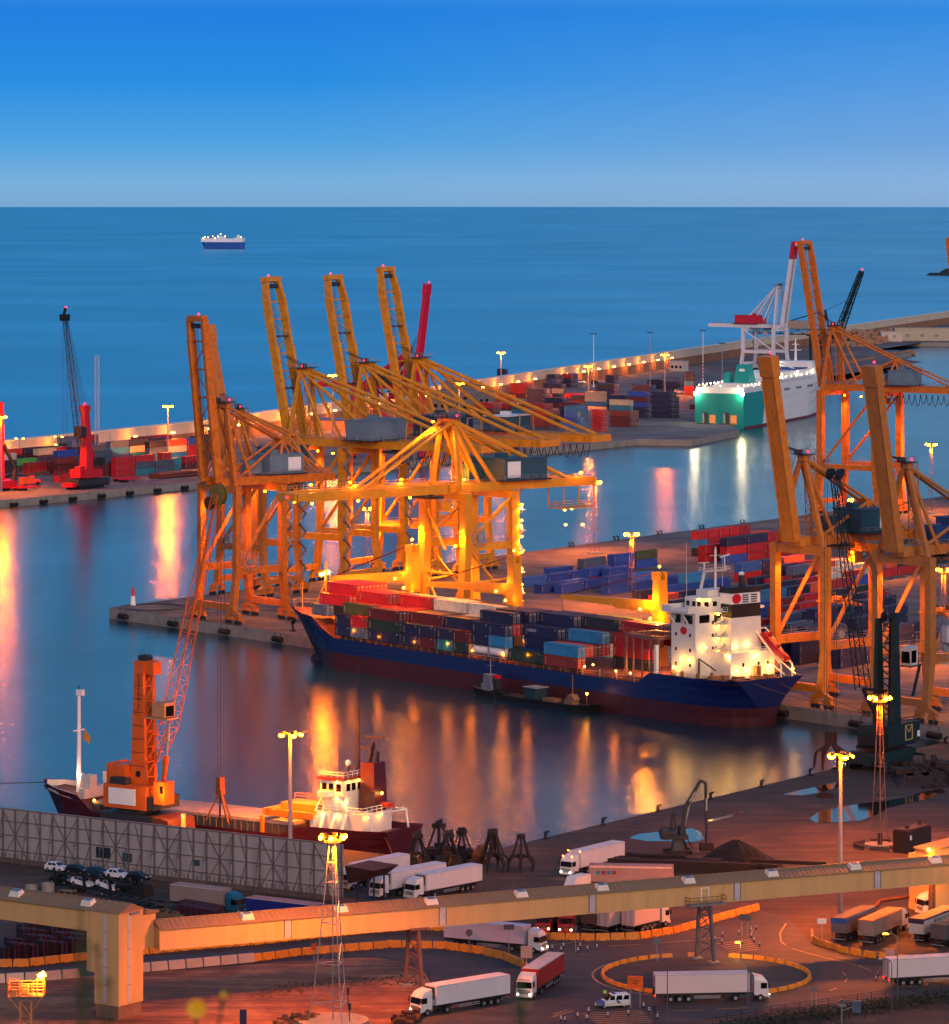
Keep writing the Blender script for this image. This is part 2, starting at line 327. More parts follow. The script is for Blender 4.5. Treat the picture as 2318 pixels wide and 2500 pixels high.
for t in range(60):
    a0, a1 = t/60*2*math.pi, (t+1)/60*2*math.pi
    if 2.2 < a0 < 4.6: b.add([(RC.x+math.cos(a)*r_, RC.y+math.sin(a)*r_, 3.08) for a, r_ in ((a0,16.6),(a1,16.6),(a1,16.9),(a0,16.9))], [(0,1,2,3)])
def pxstrip(pts, wd=.16, z=3.085):
    for p, q in zip(pts, pts[1:]): strip(b, G(*p), G(*q), wd, z)
for x0, y0, x1, y1, kn in ((1420,2476,1470,2470,7),(1752,2306,1832,2296,6),(2140,2386,2220,2388,6)):
    for i in range(kn): pxstrip([(x0+i*7, y0+i*4.5), (x1+100+i*4 if kn == 7 else x1+i*4, y1+i*4.5)], .3)
for seg in ([(1490,2311),(1560,2308)],[(1400,2310),(1440,2309)],[(1610,2304),(1690,2298)],[(1700,2296),(1760,2290)],[(1350,2484),(1400,2470)],[(1352,2478),(1386,2468)],[(1920,2256),(1905,2280),(1908,2300),(1918,2309)],[(1935,2318),(2000,2336),(2090,2357)],[(2040,2338),(2090,2347)],[(2096,2358),(2130,2374)],[(2058,2376),(2066,2383)],[(2064,2399),(2069,2391)],[(2027,2421),(2043,2414)],[(1300,2315),(1420,2300),(1560,2296)],[(1280,2390),(1300,2384)],[(1640,2470),(1720,2468)],[(1750,2466),(1830,2462)],[(1560,2474),(1610,2472)]):
    pxstrip(seg, .22)
ST('road_markings', b, M('b98a58', .8, 0, .45, 1.5))
# puddles on the near quay
PUD = M('0a0a0a', .06, 0, .1, 1, key='standing_water'); PUD.node_tree.nodes['Principled BSDF'].inputs['Specular IOR Level'].default_value = .3
b = B(); rnd = random.Random(3)
for pts in ([(1536,2046),(1560,2036),(1620,2030),(1690,2022),(1712,2032),(1722,2050),(1690,2056),(1640,2054),(1580,2054)],[(1911,1940),(1950,1930),(1990,1922),(2032,1912),(2060,1906),(2050,1920),(2010,1934),(1960,1942)],[(1978,1998),(2000,1982),(2050,1970),(2110,1961),(2165,1955),(2220,1945),(2250,1934),(2300,1926),(2310,1934),(2260,1952),(2170,1972),(2140,1990),(2100,2004),(2040,2008),(1990,2008)],[(1722,2004),(1760,1996),(1830,1976),(1830,1980),(1780,1996),(1740,2006)],[(2225,1880),(2290,1866),(2300,1872),(2240,1886)]):
    b.add([tuple(G(x,y,3.05)) for x,y in pts], [tuple(range(len(pts)))])
ST('puddles', b, PUD)
# breakwater wall: brown lower courses, pale parapet, with real thickness
b = B()
for (x0,y0),(x1,y1) in zip(bw[:-1], bw[1:]):
    p = V((x0,y0,0)); q = V((x1,y1,0)); t = (q-p).normalized(); s = V((-t.y,t.x,0)); p2 = p-t*.3
    def slab(o0, o1, z0, z1, m):
        pts = [p2-s*o0, q-s*o0, q+s*o1, p2+s*o1]; b.prism([(a.x,a.y) for a in pts], z0, z1, m)
    slab(0, 5, -2, 8.2, 0); slab(-.6, 5.3, 8.2, 12.6, 1); slab(-.3, 5.6, 12.6, 13.1, 2)
    n_ = int((q-p).length/18)
    for i in range(n_):
        a = p.lerp(q, (i+.5)/max(1,n_)); b.bar(a-s*.05+Zv*2.8, a-s*.05+Zv*8.1, .35, .5, 0)
    for i in range(0, n_, 2):
        a = p.lerp(q, (i+.5)/max(1,n_))+s*.58; b.bar(a+Zv*8.3, a+Zv*12.5, .08, .12, 3)
S('breakwater_wall', b, [M('8a6246', .9, 0, .3, .25, .6, rustc='5a3a28'), M('c2b29a', .9, 0, .15, .15, .3, rustc='857560'), M('cfc2ae', .9, 0, .1, .3), M('6a6055', .9)], 'long pale parapet wall on brown lower courses between the far quay and the open sea', 'wall')
def rubble(name, path, wd, n, h, seed, hexc, label, cat, kind=None, smin=.5, smax=1.6):
    b = B(); r = random.Random(seed)
    for i in range(n):
        t = r.random()*(len(path)-1); k = int(t); p = V(path[k]).lerp(V(path[k+1]), t-k); s = r.uniform(smin, smax)
        u = r.uniform(-1,1); c = p + V((r.uniform(-1,1)*wd*.6, u*wd, h*(1-abs(u))*r.random()))
        vs = [c + V((r.uniform(.6,1)*s*sx, r.uniform(.6,1)*s*sy, r.uniform(.5,.9)*s*sz)) for sz in (-1,1) for sx, sy in ((-1,-1),(1,-1),(1,1),(-1,1))]; b.hexa(vs)
    if kind != 'stuff':
        nn = 10
        for p, q in zip(path, path[1:]):
            for i in range(nn+1):
                c = V(p).lerp(V(q), i/nn); b.frus((c.x,c.y), wd*.5, wd*.75, c.z-.4, c.z+h*.45+.2, 0, wd*.25, wd*.25)
    return S(name, b, M(hexc, .95, 0, .35, .3), label, cat, kind=kind)
rubble('rock_armour', [tuple(G(*p,1)) for p in ((2040,902),(2080,890),(2120,882),(2180,870),(2226,863))], 4, 420, 1.5, 1, '8a6a4e', 'rough brown boulders along the far shoreline beside the inlet', 'rocks', 'stuff', .8, 2.4)
rubble('stone_heap', [tuple(G(*p,2)) for p in ((2062,846),(2100,838),(2140,828))], 26, 700, 9, 2, '957158', 'long heap of pale quarry stone on the bare land before the breakwater', 'rocks', None, 1, 3)
b = B(); b.frus((0,0), 24, 10, -4, 9, 0, 9, 4, dx=5); b.frus((-20,2), 14, 7, -4, 3.5, 0, 5, 3)
S('rock_islet', b, M('1c2b30', .95, 0, .4, .03), 'dark rocky islet off the coast at the right edge', 'islet', tuple(G(2318,672,0).xy)+(0,))
# quay bollards on the near edge and pier; fenders
def bollard():
    b = B(); b.frus((0,0),.45,.45,0,.2); b.rod((0,0,.2),(0,0,1.1),.28,0,8); b.bar((-.2,0,1.1),(.9,0,1.25),.45,.35); return b.mesh('bollard')
bme = bollard(); bme.materials.append(BLK)
def put(me, name, label, cat, group, loc, rz=0):
    o = bpy.data.objects.new(name, me); C.objects.link(o); o.location = loc; o.rotation_euler = (0,0,rz); return tag(o, label, cat, group)
for k in range(12):
    put(bme, 'mooring_bollard', 'black iron mooring bollard at the edge of the near earth quay', 'bollard', 'bollards on the near quay edge', tuple((C0+e1*(30+k*19)+d1*.9).xy)+(3,), .9)
for k in range(9):
    for s in (0, 2.2): put(bme, 'mooring_bollard', 'small black bollard on the rear edge of the container pier', 'bollard', 'bollards on the rear pier edge', tuple((tip+d2*(232+k*27+s)+n2*.9).xy)+(3,), 2.2)
b = B(); b.rod((0,-1.8,0),(0,1.8,0),.75,0,10); b.rod((0,-1.4,0),(0,-1.4,1.8),.08,0,4); b.rod((0,1.4,0),(0,1.4,1.8),.08,0,4); fme = b.mesh('fender'); fme.materials.append(RUB)
for k in range(12):
    p = fq0 + d2*(k*17-10) + n2*.8
    put(fme, 'quay_fender', 'black rubber fender hanging on the far quay face', 'fender', 'fenders along the far quay', (p.x,p.y,1.0), math.atan2(d2.y,d2.x)-math.pi/2)
for k in range(14):
    p = tip + d1*(8+k*24) - n1*.8
    put(fme, 'quay_fender', 'black rubber fender hanging on the front face of the pier', 'fender', 'fenders along the pier front', (p.x,p.y,1.3), math.atan2(d1.y,d1.x)-math.pi/2)
t = T('harbour_beacon', 'small white and red light beacon at the tip of the pier', 'beacon', tuple((tip+d1*1.5+d2*9).xy)+(3,))
b = B(); b.rod((0,0,0),(0,0,2.6),.8,0,10,.55); P('tower_base', b, WHT, t); b = B(); b.rod((0,0,2.6),(0,0,4.6),.5,0,10,.4); b.ball((0,0,4.9),.3); P('beacon_lamp', b, RED, t)
# ---------------------------------------------------------------- lamp masts
GM = 'floodlight masts of the harbour'
def pole_mast(loc, h, label, lit=True, e=33750, group='pole floodlight masts', heads=6, r=.28, far=False, band=False):
    t = T('floodlight_mast', label, 'light mast', loc, 0, group)
    b = B(); b.rod((0,0,0),(0,0,h),r*1.35,0,10,r*.8); b.frus((0,0),.6,.6,0,.4)
    if band:
        for k in range(5): b.rod((0,0,3+k*2),(0,0,4+k*2),r*1.5,1,8)
    P('pole', b, [STL if not band else WHT, RED], t)
    hb = B(); gb = B(); wd = 1.5 if heads < 8 else 1.8
    hb.rod((0,0,h-.1),(0,0,h+.15),wd*.55,0,8)
    for k in range(heads):
        a = 2*math.pi*k/heads; c = V((math.cos(a)*wd, math.sin(a)*wd, h)); hb.rod((0,0,h),c,.07,0,4)
        o = V((math.cos(a),math.sin(a),0)); hb.bar(c-o*.1+Zv*.15, c+o*.5-Zv*.1, .8,.3)
        if lit: gb = B(); gb.bar(c+o*.1-Zv*.1, c+o*.6-Zv*.42, .8,.3); P('floodlight', gb, AMB, t)
    P('lamp_ring', hb, DGR, t)
    if lit:
        dn((0,0,h-1.0), e, SOD, .9, t)
    return t
def lattice_mast(loc, h, label, lit=True, e=33750, w0=3.0, w1=.7, foot=True, rot=0, red=True):
    t = T('lattice_mast', label, 'light mast', loc, rot, 'lattice floodlight masts')
    b = B(); cs = [V((math.cos(a),math.sin(a),0)) for a in (R(-90), R(30), R(150))]; nS = 9
    def pc(i, z): return cs[i]*(w0+(w1-w0)*(z/h)**.7)*.5*1.15 + Zv*z
    zs = [h*k/nS for k in range(nS+1)]
    for i in range(3):
        for k in range(nS):
            b.bar(pc(i,zs[k]), pc(i,zs[k+1]), .12,.12, 0)
            if k % 2: b.bar(pc(i,zs[k]), pc((i+1) % 3,zs[k+1]), .06,.06)
        for k in (1,3,5,7,8): b.bar(pc(i,zs[k]), pc((i+1) % 3,zs[k]), .1,.1)
    for k in range(int(h)): b.bar((-.2,0,k),(.2,0,k),.05)
    b.rod((0,0,0),(0,0,h),.07,0,5)
    P('tower', b, M('74503e', .6, 0, .2, .5) if red else STL, t)
    if foot:
        fb = B(); fb.rod((0,0,-.05),(0,0,.6),w0*.8,0,12); P('footing', fb, CON, t)
    hb = B(); gb = B(); hb.rod((0,0,h),(0,0,h+.2),1.3,0,8); hb.rail([V((math.cos(k)*1.3,math.sin(k)*1.3,h+.2)) for k in (0,1.05,2.1,3.14,4.2,5.24,6.28)],1,.04)
    for k in range(6):
        a = k*math.pi/3; c = V((math.cos(a)*1.5,math.sin(a)*1.5,h+.5)); hb.bar(c,c+Zv*.6,.5,.3)
        if lit: gb = B(); gb.ball(c+V((math.cos(a)*.3,math.sin(a)*.3,.2)),.34,0,6); P('floodlight', gb, AMB, t)
    P('lamp_platform', hb, DGR, t)
    if lit: dn((0,0,h-.7), e, SOD, .9, t)
    return t
def mast_px(px, prow, brow, kind, label, **k):
    g = G(px, brow); h = CH - (prow-HR)*g.y/FP - 3
    (pole_mast if kind == 'p' else lattice_mast)(tuple(g), h, label, **k)
mast_px(3,1016,1200,'p','tall floodlight mast at the left edge of the far quay', e=97500)
mast_px(410,990,1140,'p','lit floodlight mast behind red containers on the far left quay', e=97500)
mast_px(813,915,1060,'p','lit floodlight mast seen between the raised yellow crane booms', e=111375)
mast_px(1122,935,1076,'p','lit floodlight mast in front of the grey far warehouse', e=82500)
mast_px(1224,860,985,'p','lit floodlight mast over the green and navy container stack', e=82500)
mast_px(1437,893,990,'p','lit floodlight mast rising behind beige containers near the breakwater', e=82500)
mast_px(1624,865,968,'p','lit floodlight mast standing by the navy stacks left of the ferry', e=82500)
for px, pr, br, lb in ((1588,812,948,'unlit grey pole mast left of the white ferry crane'),(1717,807,935,'tall unlit mast with banded foot behind the ferry stern'),(1764,838,1000,'unlit thin mast beside the ferry stern rail'),(1450,815,944,'unlit grey mast right behind the lit mast near the parked trucks')):
    mast_px(px,pr,br,'p',lb,lit=False,group='unlit pole masts',band=br < 945,r=.2)
mast_px(1453,1183,1352,'l','lit lattice mast on the rear pier edge left of centre', e=102000)
mast_px(1543,1311,1480,'l','lit lattice mast among the blue containers behind the ship crane', e=102000)
mast_px(897,1247,1405,'l','lit lattice mast under the lowered crane boom', e=102000)
mast_px(2275,1090,1254,'l','lit lattice mast at the far right of the pier', e=102000)
mast_px(2088,1226,1400,'l','lit lattice mast behind the black lattice boom', e=102000)
mast_px(2305,1398,1620,'l','small lit lattice mast at the right edge among containers', e=78000)
mast_px(2149,1714,2068,'l','lattice mast with blazing lamps in front of the dark green crane', e=75937, w0=3.4)
mast_px(2053,1842,2249,'p','slender grey mast with three lamps on the near quay beside puddles', e=75937, heads=5, r=.3)
mast_px(709,1790,2058,'p','slender grey mast behind the corrugated fence by the coaster', e=65812, heads=5, r=.3)
mast_px(813,2056,2500,'l','wide footed lattice mast in front of the conveyor gallery', e=46575, w0=6.4, w1=.9, red=False, rot=.4)
# lamps along the breakwater road
lm = 'breakwater road lamps'
def along(path, d):
    for p, q in zip(path, path[1:]):
        L = (V(q)-V(p)).length
        if d <= L: return V(p).lerp(V(q), d/L), (V(q)-V(p)).normalized()
        d -= L
b = B(); b.rod((0,0,0),(0,0,6.6),.12,0,6,.08); b.bar((0,0,6.6),(1.2,-.3,6.8),.12); lpm = b.mesh('pole'); lpm.materials.append(STL)
b = B(); b.frus((1.2,-.3),.75,.55,6.45,6.95); lgm = b.mesh('lamp_head'); lgm.materials.append(EM('ffa030',60))
for k in range(30):
    p, t_ = along([V((x,y,0)) for x,y in bw[1:]], 6+k*(32 if k < 14 else 33)); q = p - V((-t_.y,t_.x,0))*1.5
    if 190 < k*32 < 250: pass
    o = T('road_lamp', 'short lit lamp post at the foot of the breakwater wall', 'street lamp', (q.x,q.y,2.8), 0, lm)
    c = bpy.data.objects.new('pole', lpm); C.objects.link(c); c.parent = o
    c = bpy.data.objects.new('lamp_head', lgm); C.objects.link(c); c.parent = o
    pt((1.6,-1.8,6.2), 4200, SOD, .4, o)
for px, br in ((48,1138),(143,1133)):
    g = G(px,br); o = T('twin_lamp_post', 'twin armed lamp post on the far quay at left, ' + ('nearest the edge of the picture' if px < 100 else 'behind the red mobile crane'), 'street lamp', tuple(g), 0)
    b = B(); b.rod((0,0,0),(0,0,11.5),.16,0,6,.1); b.bar((-1.4,0,11.6),(1.4,0,11.6),.12); P('pole', b, STL, o)
    b = B(); b.ball((-1.5,0,11.4),.5,0,6,.6); b.ball((1.5,0,11.4),.5,0,6,.6); P('lamp_pair', b, WRM, o)
# red and white lattice tower far behind
g = G(237,1120); t = T('lattice_tower', 'thin grey and white lattice tower behind the far left quay', 'tower', tuple(g)); b = B(); b.lat((0,0,0),(0,0,44),1.6,1.6,22,.1,0); P('lattice_frame', b, M('9aa0a8',.6), t)
# ---------------------------------------------------------------- ship to shore cranes
def flood(t, pts, e, col=WARM, r=.3, every=1, down=True, em=None, size=.36):
    PL('floodlight', pts, size, em or AMC, t, 6, .7); e *= 1.7
    for i, p in enumerate(pts):
        if i % every == 0: (dn if down else pt)(tuple(V(p)-Zv*(.6 if down else -.8)), e*(3.4 if down else 1.3), col, r, t)
def sts(name, label, loc, rz, group, mat, o):
    g = o.get('g',15.); s = o.get('s',8.2); tie = o.get('tie',14.); gz = o.get('gz',37.); az = o.get('az',58.); rear = o.get('rear',34.)
    bl = o.get('bl',44.); ang = R(o.get('ang',80)); mono = o.get('mono',False); bw_ = o.get('bw',3.2); low = o.get('low',False)
    mB = o.get('mB', mat); pyr = o.get('pyr'); hy = o.get('hy',(16,27)); hx = o.get('hx',(-4.5,4.5)); hm = o.get('hm', GRY); hh = o.get('hh',5); lw = o.get('lw',1.8); tub = o.get('tub',.5)
    t = T(name, label, 'gantry crane', loc, rz, group)
    mats = [mat, DGR, STL]
    ap = 2.3 if not mono else .8
    for x in (-s, s):
        for y in (0, g):
            b = B(); sg = -1 if y == 0 else 1
            b.bar((x, y+sg*1.2, 4.2), (x, y, tie), lw*1.0, lw*.9, up=(0,1,0)); b.bar((x, y, tie), (x, y, gz+1.0), lw, lw*.95, up=(0,1,0))
            P('leg', b, mats, t)
            b = B()
            b.frus((x, y+sg*1.2), 3.6, .55, 2.5, 3.6, 0, 1.2, .5); 
            for q in (-2.1, 2.1):
                b.frus((x+q, y+sg*1.2), 1.6, .5, 1.1, 2.5, 0, .7, .5)
                for w_ in (-.8,.8): b.wheel((x+q+w_, y+sg*1.2, .55), .55, .5, (0,1,0), 1)
            b.bar((x*1.0+math.copysign(4.1,x), y+sg*1.2, .9), (x+math.copysign(4.9,x), y+sg*1.2, .9), .5)
            P('wheel_bogie', b, mats, t)
    for y in (-1.2, g+1.2):
        b = B(); b.bar((-s-1.0,y,4.4),(s+1.0,y,4.4),1.3,1.7); P('sill_beam', b, mats, t)
    for x in (-s, s):
        b = B(); b.bar((x,.6,tie),(x,g-.6,tie),1.3,1.9); 
        b.rail([(x+.7,.6,tie+.9),(x+.7,g,tie+.9)],1.1,.045,2); P('tie_beam', b, mats, t)
        b = B(); b.rod((x,g-.4,gz-.5),(x,.9,tie+1.2),tub,0,8); P('brace', b, mats, t)
    for y in (0, g):
        b = B(); b.bar((-s+.6,y,gz),(s-.6,y,gz),1.3,2.0); P('cross_beam', b, mats, t)
    # girders
    b = B(); zt = gz+1.9
    xs = (0,) if mono else (-bw_, bw_)
    for x in xs:
        b.bar((x,-2,zt),(x,rear,zt), 4.0 if mono else 1.2, 2.2)
        b.rail([(x+(2.3 if mono else math.copysign(1.2,x)),-1,zt+.9),(x+(2.3 if mono else math.copysign(1.2,x)),rear,zt+.9)],1.1,.05,2,3)
    for y in range(2, int(rear)+1, 6): b.bar((-bw_,y,zt-.3),(bw_,y,zt-.3),.5,.8)
    b.box((-bw_-1,rear-.5,zt-1),(bw_+1,rear+.6,zt+.9)); P('girder', b, mats, t)
    # boom
    hy0 = V((0,-2.6,zt)); u = V((0,-1,0)) if low else V((0,-math.cos(ang), math.sin(ang))); nrm = V((0,-u.z,u.y)) if not low else Zv
    nrm = nrm if nrm.z >= 0 else -nrm
    b = B(); X = V((1,0,0))
    if mono:
        hw = o.get('mw',4.2); b.bar(hy0, hy0+u*bl, hw, 1.9, 0, up=nrm, w2=hw*.92, h2=1.7)
        for k in (0.02, .13): pass
        b.bar(hy0+u*(bl*.9), hy0+u*(bl+.4), hw*1.06, 2.3, 0, up=nrm)
        for x in (-hw*.47, hw*.47): b.bar(hy0+u*1-nrm*1.0+X*x, hy0+u*(bl*.88)-nrm*1.0+X*x, .15,.2,0, up=nrm)
        for k in range(3, int(bl*.9), 2): b.bar(hy0+u*k+nrm*1.15-X*hw*.3, hy0+u*k+nrm*1.15+X*hw*.3, .06,.06,2)
    else:
        for x in (-bw_, bw_):
            a = hy0+X*x; tx = X*math.copysign(1.1 if o.get('chamf') else 0, -x)
            b.bar(a, a+u*bl*.86, 1.15, 2.3, 0, up=nrm); b.bar(a+u*bl*.86, a+u*bl+tx, 1.15, 2.3, 0, up=nrm, h2=1.7)
            if o.get('half'): b.rod(a+u*1+nrm*1.25, a+u*bl*.58+nrm*1.25, .55, 0, 8)
        K = o.get('ties',8)
        for k in range(1, K+1):
            a = hy0+u*bl*(k/K*.86); b.bar(a-X*bw_, a+X*bw_, .35,.45); c = hy0+u*bl*((k-1)/K*.86)
            sx = 1 if k % 2 else -1; b.bar(c-X*bw_*sx, a+X*bw_*sx, .22,.22)
            if not low and k % 3 == 0 and o.get('plat',1): b.box(tuple(a-X*bw_+V((0,-1.2,0))), tuple(a+X*bw_+V((0,1.0,.25))), 1); b.rail([a-X*bw_+V((0,1,0)), a+X*bw_+V((0,1,0))],1.2,.05,2)
        b.bar(hy0+u*bl-X*bw_*1.0, hy0+u*bl+X*bw_*1.0, 1.5,1.9, 0, up=nrm)
        b.bar(hy0+u*(bl-2)-X*(bw_*.7), hy0+u*(bl-2)+X*(bw_*.7), 1.2,.9, 1, up=nrm)
        if not low:
            for x in (-.9,-.3,.4,1.0): b.line([hy0+u*2+X*x-nrm*.8, hy0+u*(bl-2)+X*x-nrm*.8], .07, 1)
        else: b.rail([hy0-X*(bw_+1)+Zv*1, hy0-X*(bw_+1)+u*bl+Zv*1],1.2,.06,0,2); b.rail([hy0+X*(bw_+1)+Zv*1, hy0+X*(bw_+1)+u*bl+Zv*1],1.2,.06,0,2)
    P('boom', b, [mB, DGR, STL], t)
    # apex frame
    b = B(); top = V((0, .8, az)); fx = o.get('fx', s*.98)
    for sx in (-1, 1):
        b.bar((sx*fx*.93, 0, gz+.9), (sx*ap*1.2, .6, az-1), 1.0,1.0, w2=.9,h2=.9, up=(0,1,0))
        b.rod((sx*bw_, g*.55, zt+.6), (sx*ap, 1, az-1), tub*.85, 0, 8)
    b.bar((-ap*1.5,.7,az),(ap*1.5,.7,az),1.2,1.5); b.box((-ap*1.6-.8,-1,az+.75),(ap*1.6+.8,2.6,az+.9),1)
    b.rail([(-ap*1.6-.8,-1,az+.9),(ap*1.6+.8,-1,az+.9),(ap*1.6+.8,2.6,az+.9),(-ap*1.6-.8,2.6,az+.9)],1.1,.05,2,1.5)
    for x in (-1, .2): b.wheel((x,-.2,az+1.3),.7,.35,(1,0,0),1)
    b.lat((ap*.4,3.2,zt+.5),(ap*.4,2.4,az+.5),1.7,1.7,9,.1,0)
    P('apex_frame', b, mats, t)
    b = B()
    if pyr:
        py, pz = pyr
        for sx in (-1, 1):
            b.rod((sx*ap,1.2,az-.4),(sx*1.6,py,pz),tub*.8,0,8); b.rod((sx*1.6,py,pz),(sx*bw_,py-3,zt+.8),tub*.9,0,8); b.rod((sx*1.6,py,pz),(sx*bw_,py+3.5,zt+.8),tub*.5,0,6)
            b.rod((sx*1.6,py,pz),(sx*bw_,rear-2,zt+.8),tub*.7,0,8); b.rod((sx*1.6,py,pz),(sx*bw_,4,zt+.8),tub*.8,0,8)
        b.bar((-2.2,py,pz),(2.2,py,pz),.9,1.0)
    else:
        ys = o.get('ys',(rear*.47, rear-4))
        for y in ys:
            for sx in (-1, 1): b.rod((sx*ap,1.4,az-.2),(sx*bw_,y,zt+.8),tub,0,8)
        for sx in (-1,1): b.rod((sx*bw_,rear*.6,zt+.8),(sx*bw_*.9,rear*.6,zt+6.5),.16,0,5)
        b.rod((-bw_*.9,rear*.6,zt+6.5),(bw_*.9,rear*.6,zt+6.5),.16,0,5)
    if low:
        for sx in (-1,1):
            for f in ((.5,.58)[sx > 0],): b.rod((sx*ap,.2,az-.3), hy0+X*sx*bw_+u*bl*f+Zv*.8, tub*.75,0,8)
        for q in range(5): b.line([(q*.5-1,0,az), hy0+u*bl*.5+X*(q*.5-1)+Zv*1.2], .07, 1)
    P('stays', b, mats, t)
    b = B()
    if not low:
        for q in (-1.2,-.5,.4,1.1): b.line([(q,-.3,az+1.4), hy0+u*bl*.52+X*q+nrm*.9], .07)
        for q in (-.8,.8): b.line([(q,-.3,az+1.4), hy0+u*bl*.3+X*q+nrm*.9], .07)
        P('boom_hoist_ropes', b, DGR, t)
    # machinery house
    b = B(); z0 = zt+1.5; b.box((hx[0]-.8,hy[0]-1,z0-.3),(hx[1]+.8,hy[1]+1,z0),1); b.box((hx[0],hy[0],z0),(hx[1],hy[1],z0+hh))
    b.box((hx[0]+.5,hy[0]-4.5,z0),(hx[0]+4.5,hy[0]-.2,z0+hh*.72)); b.rail([(hx[1]+.7,hy[0]-1,z0),(hx[1]+.7,hy[1]+1,z0),(hx[0]-.7,hy[1]+1,z0)],1.1,.05,2)
    nn = int((hy[1]-hy[0])/1.2)
    for k in range(1,nn): y = hy[0]+k*1.2; b.box((hx[1],y,z0+.2),(hx[1]+.05,y+.5,z0+hh-.1)); b.box((hx[0]-.05,y,z0+.2),(hx[0],y+.5,z0+hh-.1))
    hs = P('machinery_house', b, [hm, DGR, STL], t)
    b = B(); b.box((hx[0]-.25,hy[0]-.25,z0+hh),(hx[1]+.25,hy[1]+.25,z0+hh+.22)); b.box((-1,hy[0]+2,z0+hh+.22),(1.4,hy[0]+4.5,z0+hh+1.3)); P('roof', b, o.get('rm', hm), hs)
    b = B(); pf_ = o.get('panel','x')
    if pf_ == 'x': b.box((hx[1]+.06,hy[1]-5,z0+.7),(hx[1]+.12,hy[1]-.8,z0+hh-.7))
    if pf_ in ('y','xy'): b.box((hx[0]+.8 if o.get('pl',1) else hx[1]-5,hy[0]-.1,z0+.6),(hx[0]+4.6 if o.get('pl',1) else hx[1]-.8,hy[0]-.02,z0+hh-.6))
    if pf_ in ('X','xy'): b.box((hx[1]+.06,hy[0]+.6,z0+.6),(hx[1]+.12,hy[0]+4.8,z0+hh-.6))
    if pf_ == '-': b.box((hx[0]-.12,hy[0]+.8,z0+.7),(hx[0]-.06,hy[0]+5.2,z0+hh-.7))
    if b.v: P('sign_panel', b, WHT, hs)
    # trolley, cabin, cable loops
    ty = o.get('ty', 8); b = B(); b.box((-bw_-.4,ty-2.4,gz-.4),(bw_+.4,ty+2.4,gz+.2),1)
    for q in (-1.6,1.6): b.wheel((q,ty,gz+.5),.7,.8,(1,0,0),1)
    P('trolley', b, mats, t)
    b = B(); b.box((bw_-1.4,ty+1.6,gz-3.6),(bw_+1,ty+4.2,gz-1)); b.box((bw_-1.2,ty+4.2,gz-3.3),(bw_+.8,ty+4.35,gz-1.6),1); b.rail([(bw_-1.6,ty+1.3,gz-3.6),(bw_-1.6,ty+4.8,gz-3.6),(bw_+1.2,ty+4.8,gz-3.6)],1,.05,0,1.2); b.bar((0,ty+3,gz-1),(0,ty+3,gz),.3)
    P('operator_cabin', b, mats, t)
    if o.get('loops',1):
        b = B(); y0 = o.get('ly',g+2); st = 2.3; x = bw_+1.4
        k = 0; y = y0
        while y+st < rear:
            dp = 3.4 + (k % 3)*.35; pts = [(x,y+st*i/8,gz+.4-dp*math.sin(math.pi*i/8)**.8) for i in range(9)]; b.line(pts,.13,0,5); y += st; k += 1
        P('cable_loops', b, BLK, t)
    if 'sp' in o:
        sz = o['sp']; b = B()
        for q in (-1.2,1.2):
            for w_ in (-.8,.8): b.line([(q,ty+w_,gz),(q*.8,ty+w_*.8,sz+1.5)],.05,1)
        b.box((-1.1,ty-1.2,sz+.9),(1.1,ty+1.2,sz+1.7)); b.bar((-6,ty,sz+.4),(6,ty,sz+.4),1.0,.6)
        for q in (-6,6): b.bar((q,ty-1.2,sz+.2),(q,ty+1.2,sz+.2),.4,.5)
        for q in (-1.6,1.6): b.wheel((q,ty,sz+1.9),.6,.3,(0,1,0),1)
        P('spreader', b, mats, t)
    b = B(); ry = o.get('reel_y', 3.4); rx = o.get('reel_x', s)+1.3; rzz = tie+2.4
    for k in range(20):
        a = k*math.pi/10; b.bar((rx,ry,rzz),(rx,ry+math.cos(a)*2.5,rzz+math.sin(a)*2.5),.08,.08)
        a2 = a+math.pi/10; b.bar((rx,ry+math.cos(a)*2.5,rzz+math.sin(a)*2.5),(rx,ry+math.cos(a2)*2.5,rzz+math.sin(a2)*2.5),.09,.09)
    b.rod((rx-.3,ry,rzz),(rx+.3,ry,rzz),.9,0,10); P('cable_reel', b, o.get('reelm',STL), t)
    # stairway on one landside leg
    b = B(); sx_ = o.get('stx', 1)*s; yy = g+1.0; z = 4.5; k = 0
    while z < gz:
        a = (sx_-1.6, yy+.9, z) if k % 2 else (sx_+1.6, yy+.9, z); c = (sx_+1.6, yy+.9, z+2.6) if k % 2 else (sx_-1.6, yy+.9, z+2.6)
        b.bar(a,c,.7,.12,2); b.rail([a,c],1,.045,2); b.box((min(c[0],c[0])-.6,yy+.4,z+2.55),(c[0]+.6,yy+1.6,z+2.65),2); z += 2.6; k += 1
    P('stairway', b, mats, t)
    PL('warning_light', [hy0+u*(bl+1.2)+X*1, (ap*1.2,1.5,az+1.4)], .3, REDL, t)
    return t, zt
gA = 'ship to shore gantry cranes'
def onrail(p0, u, px, n, inset):
    # point of the rail line at inset from the edge that lies on the picture column px
    base = p0 + n*inset; r_ = (px-CXP)/FP; tt = (r_*base.y-base.x)/(u.x-r_*u.y); q = base+u*tt; return (q.x,q.y,3.0)
def front(px, o, label, mat): return sts('gantry_crane', label, onrail(tip,d1,px,n1,3.2), RZ1, gA, mat, o)
def rear(px, o, label, mat): return sts('gantry_crane', label, onrail(tip,d2,px,n2,3.2), RZB, gA, mat, o)
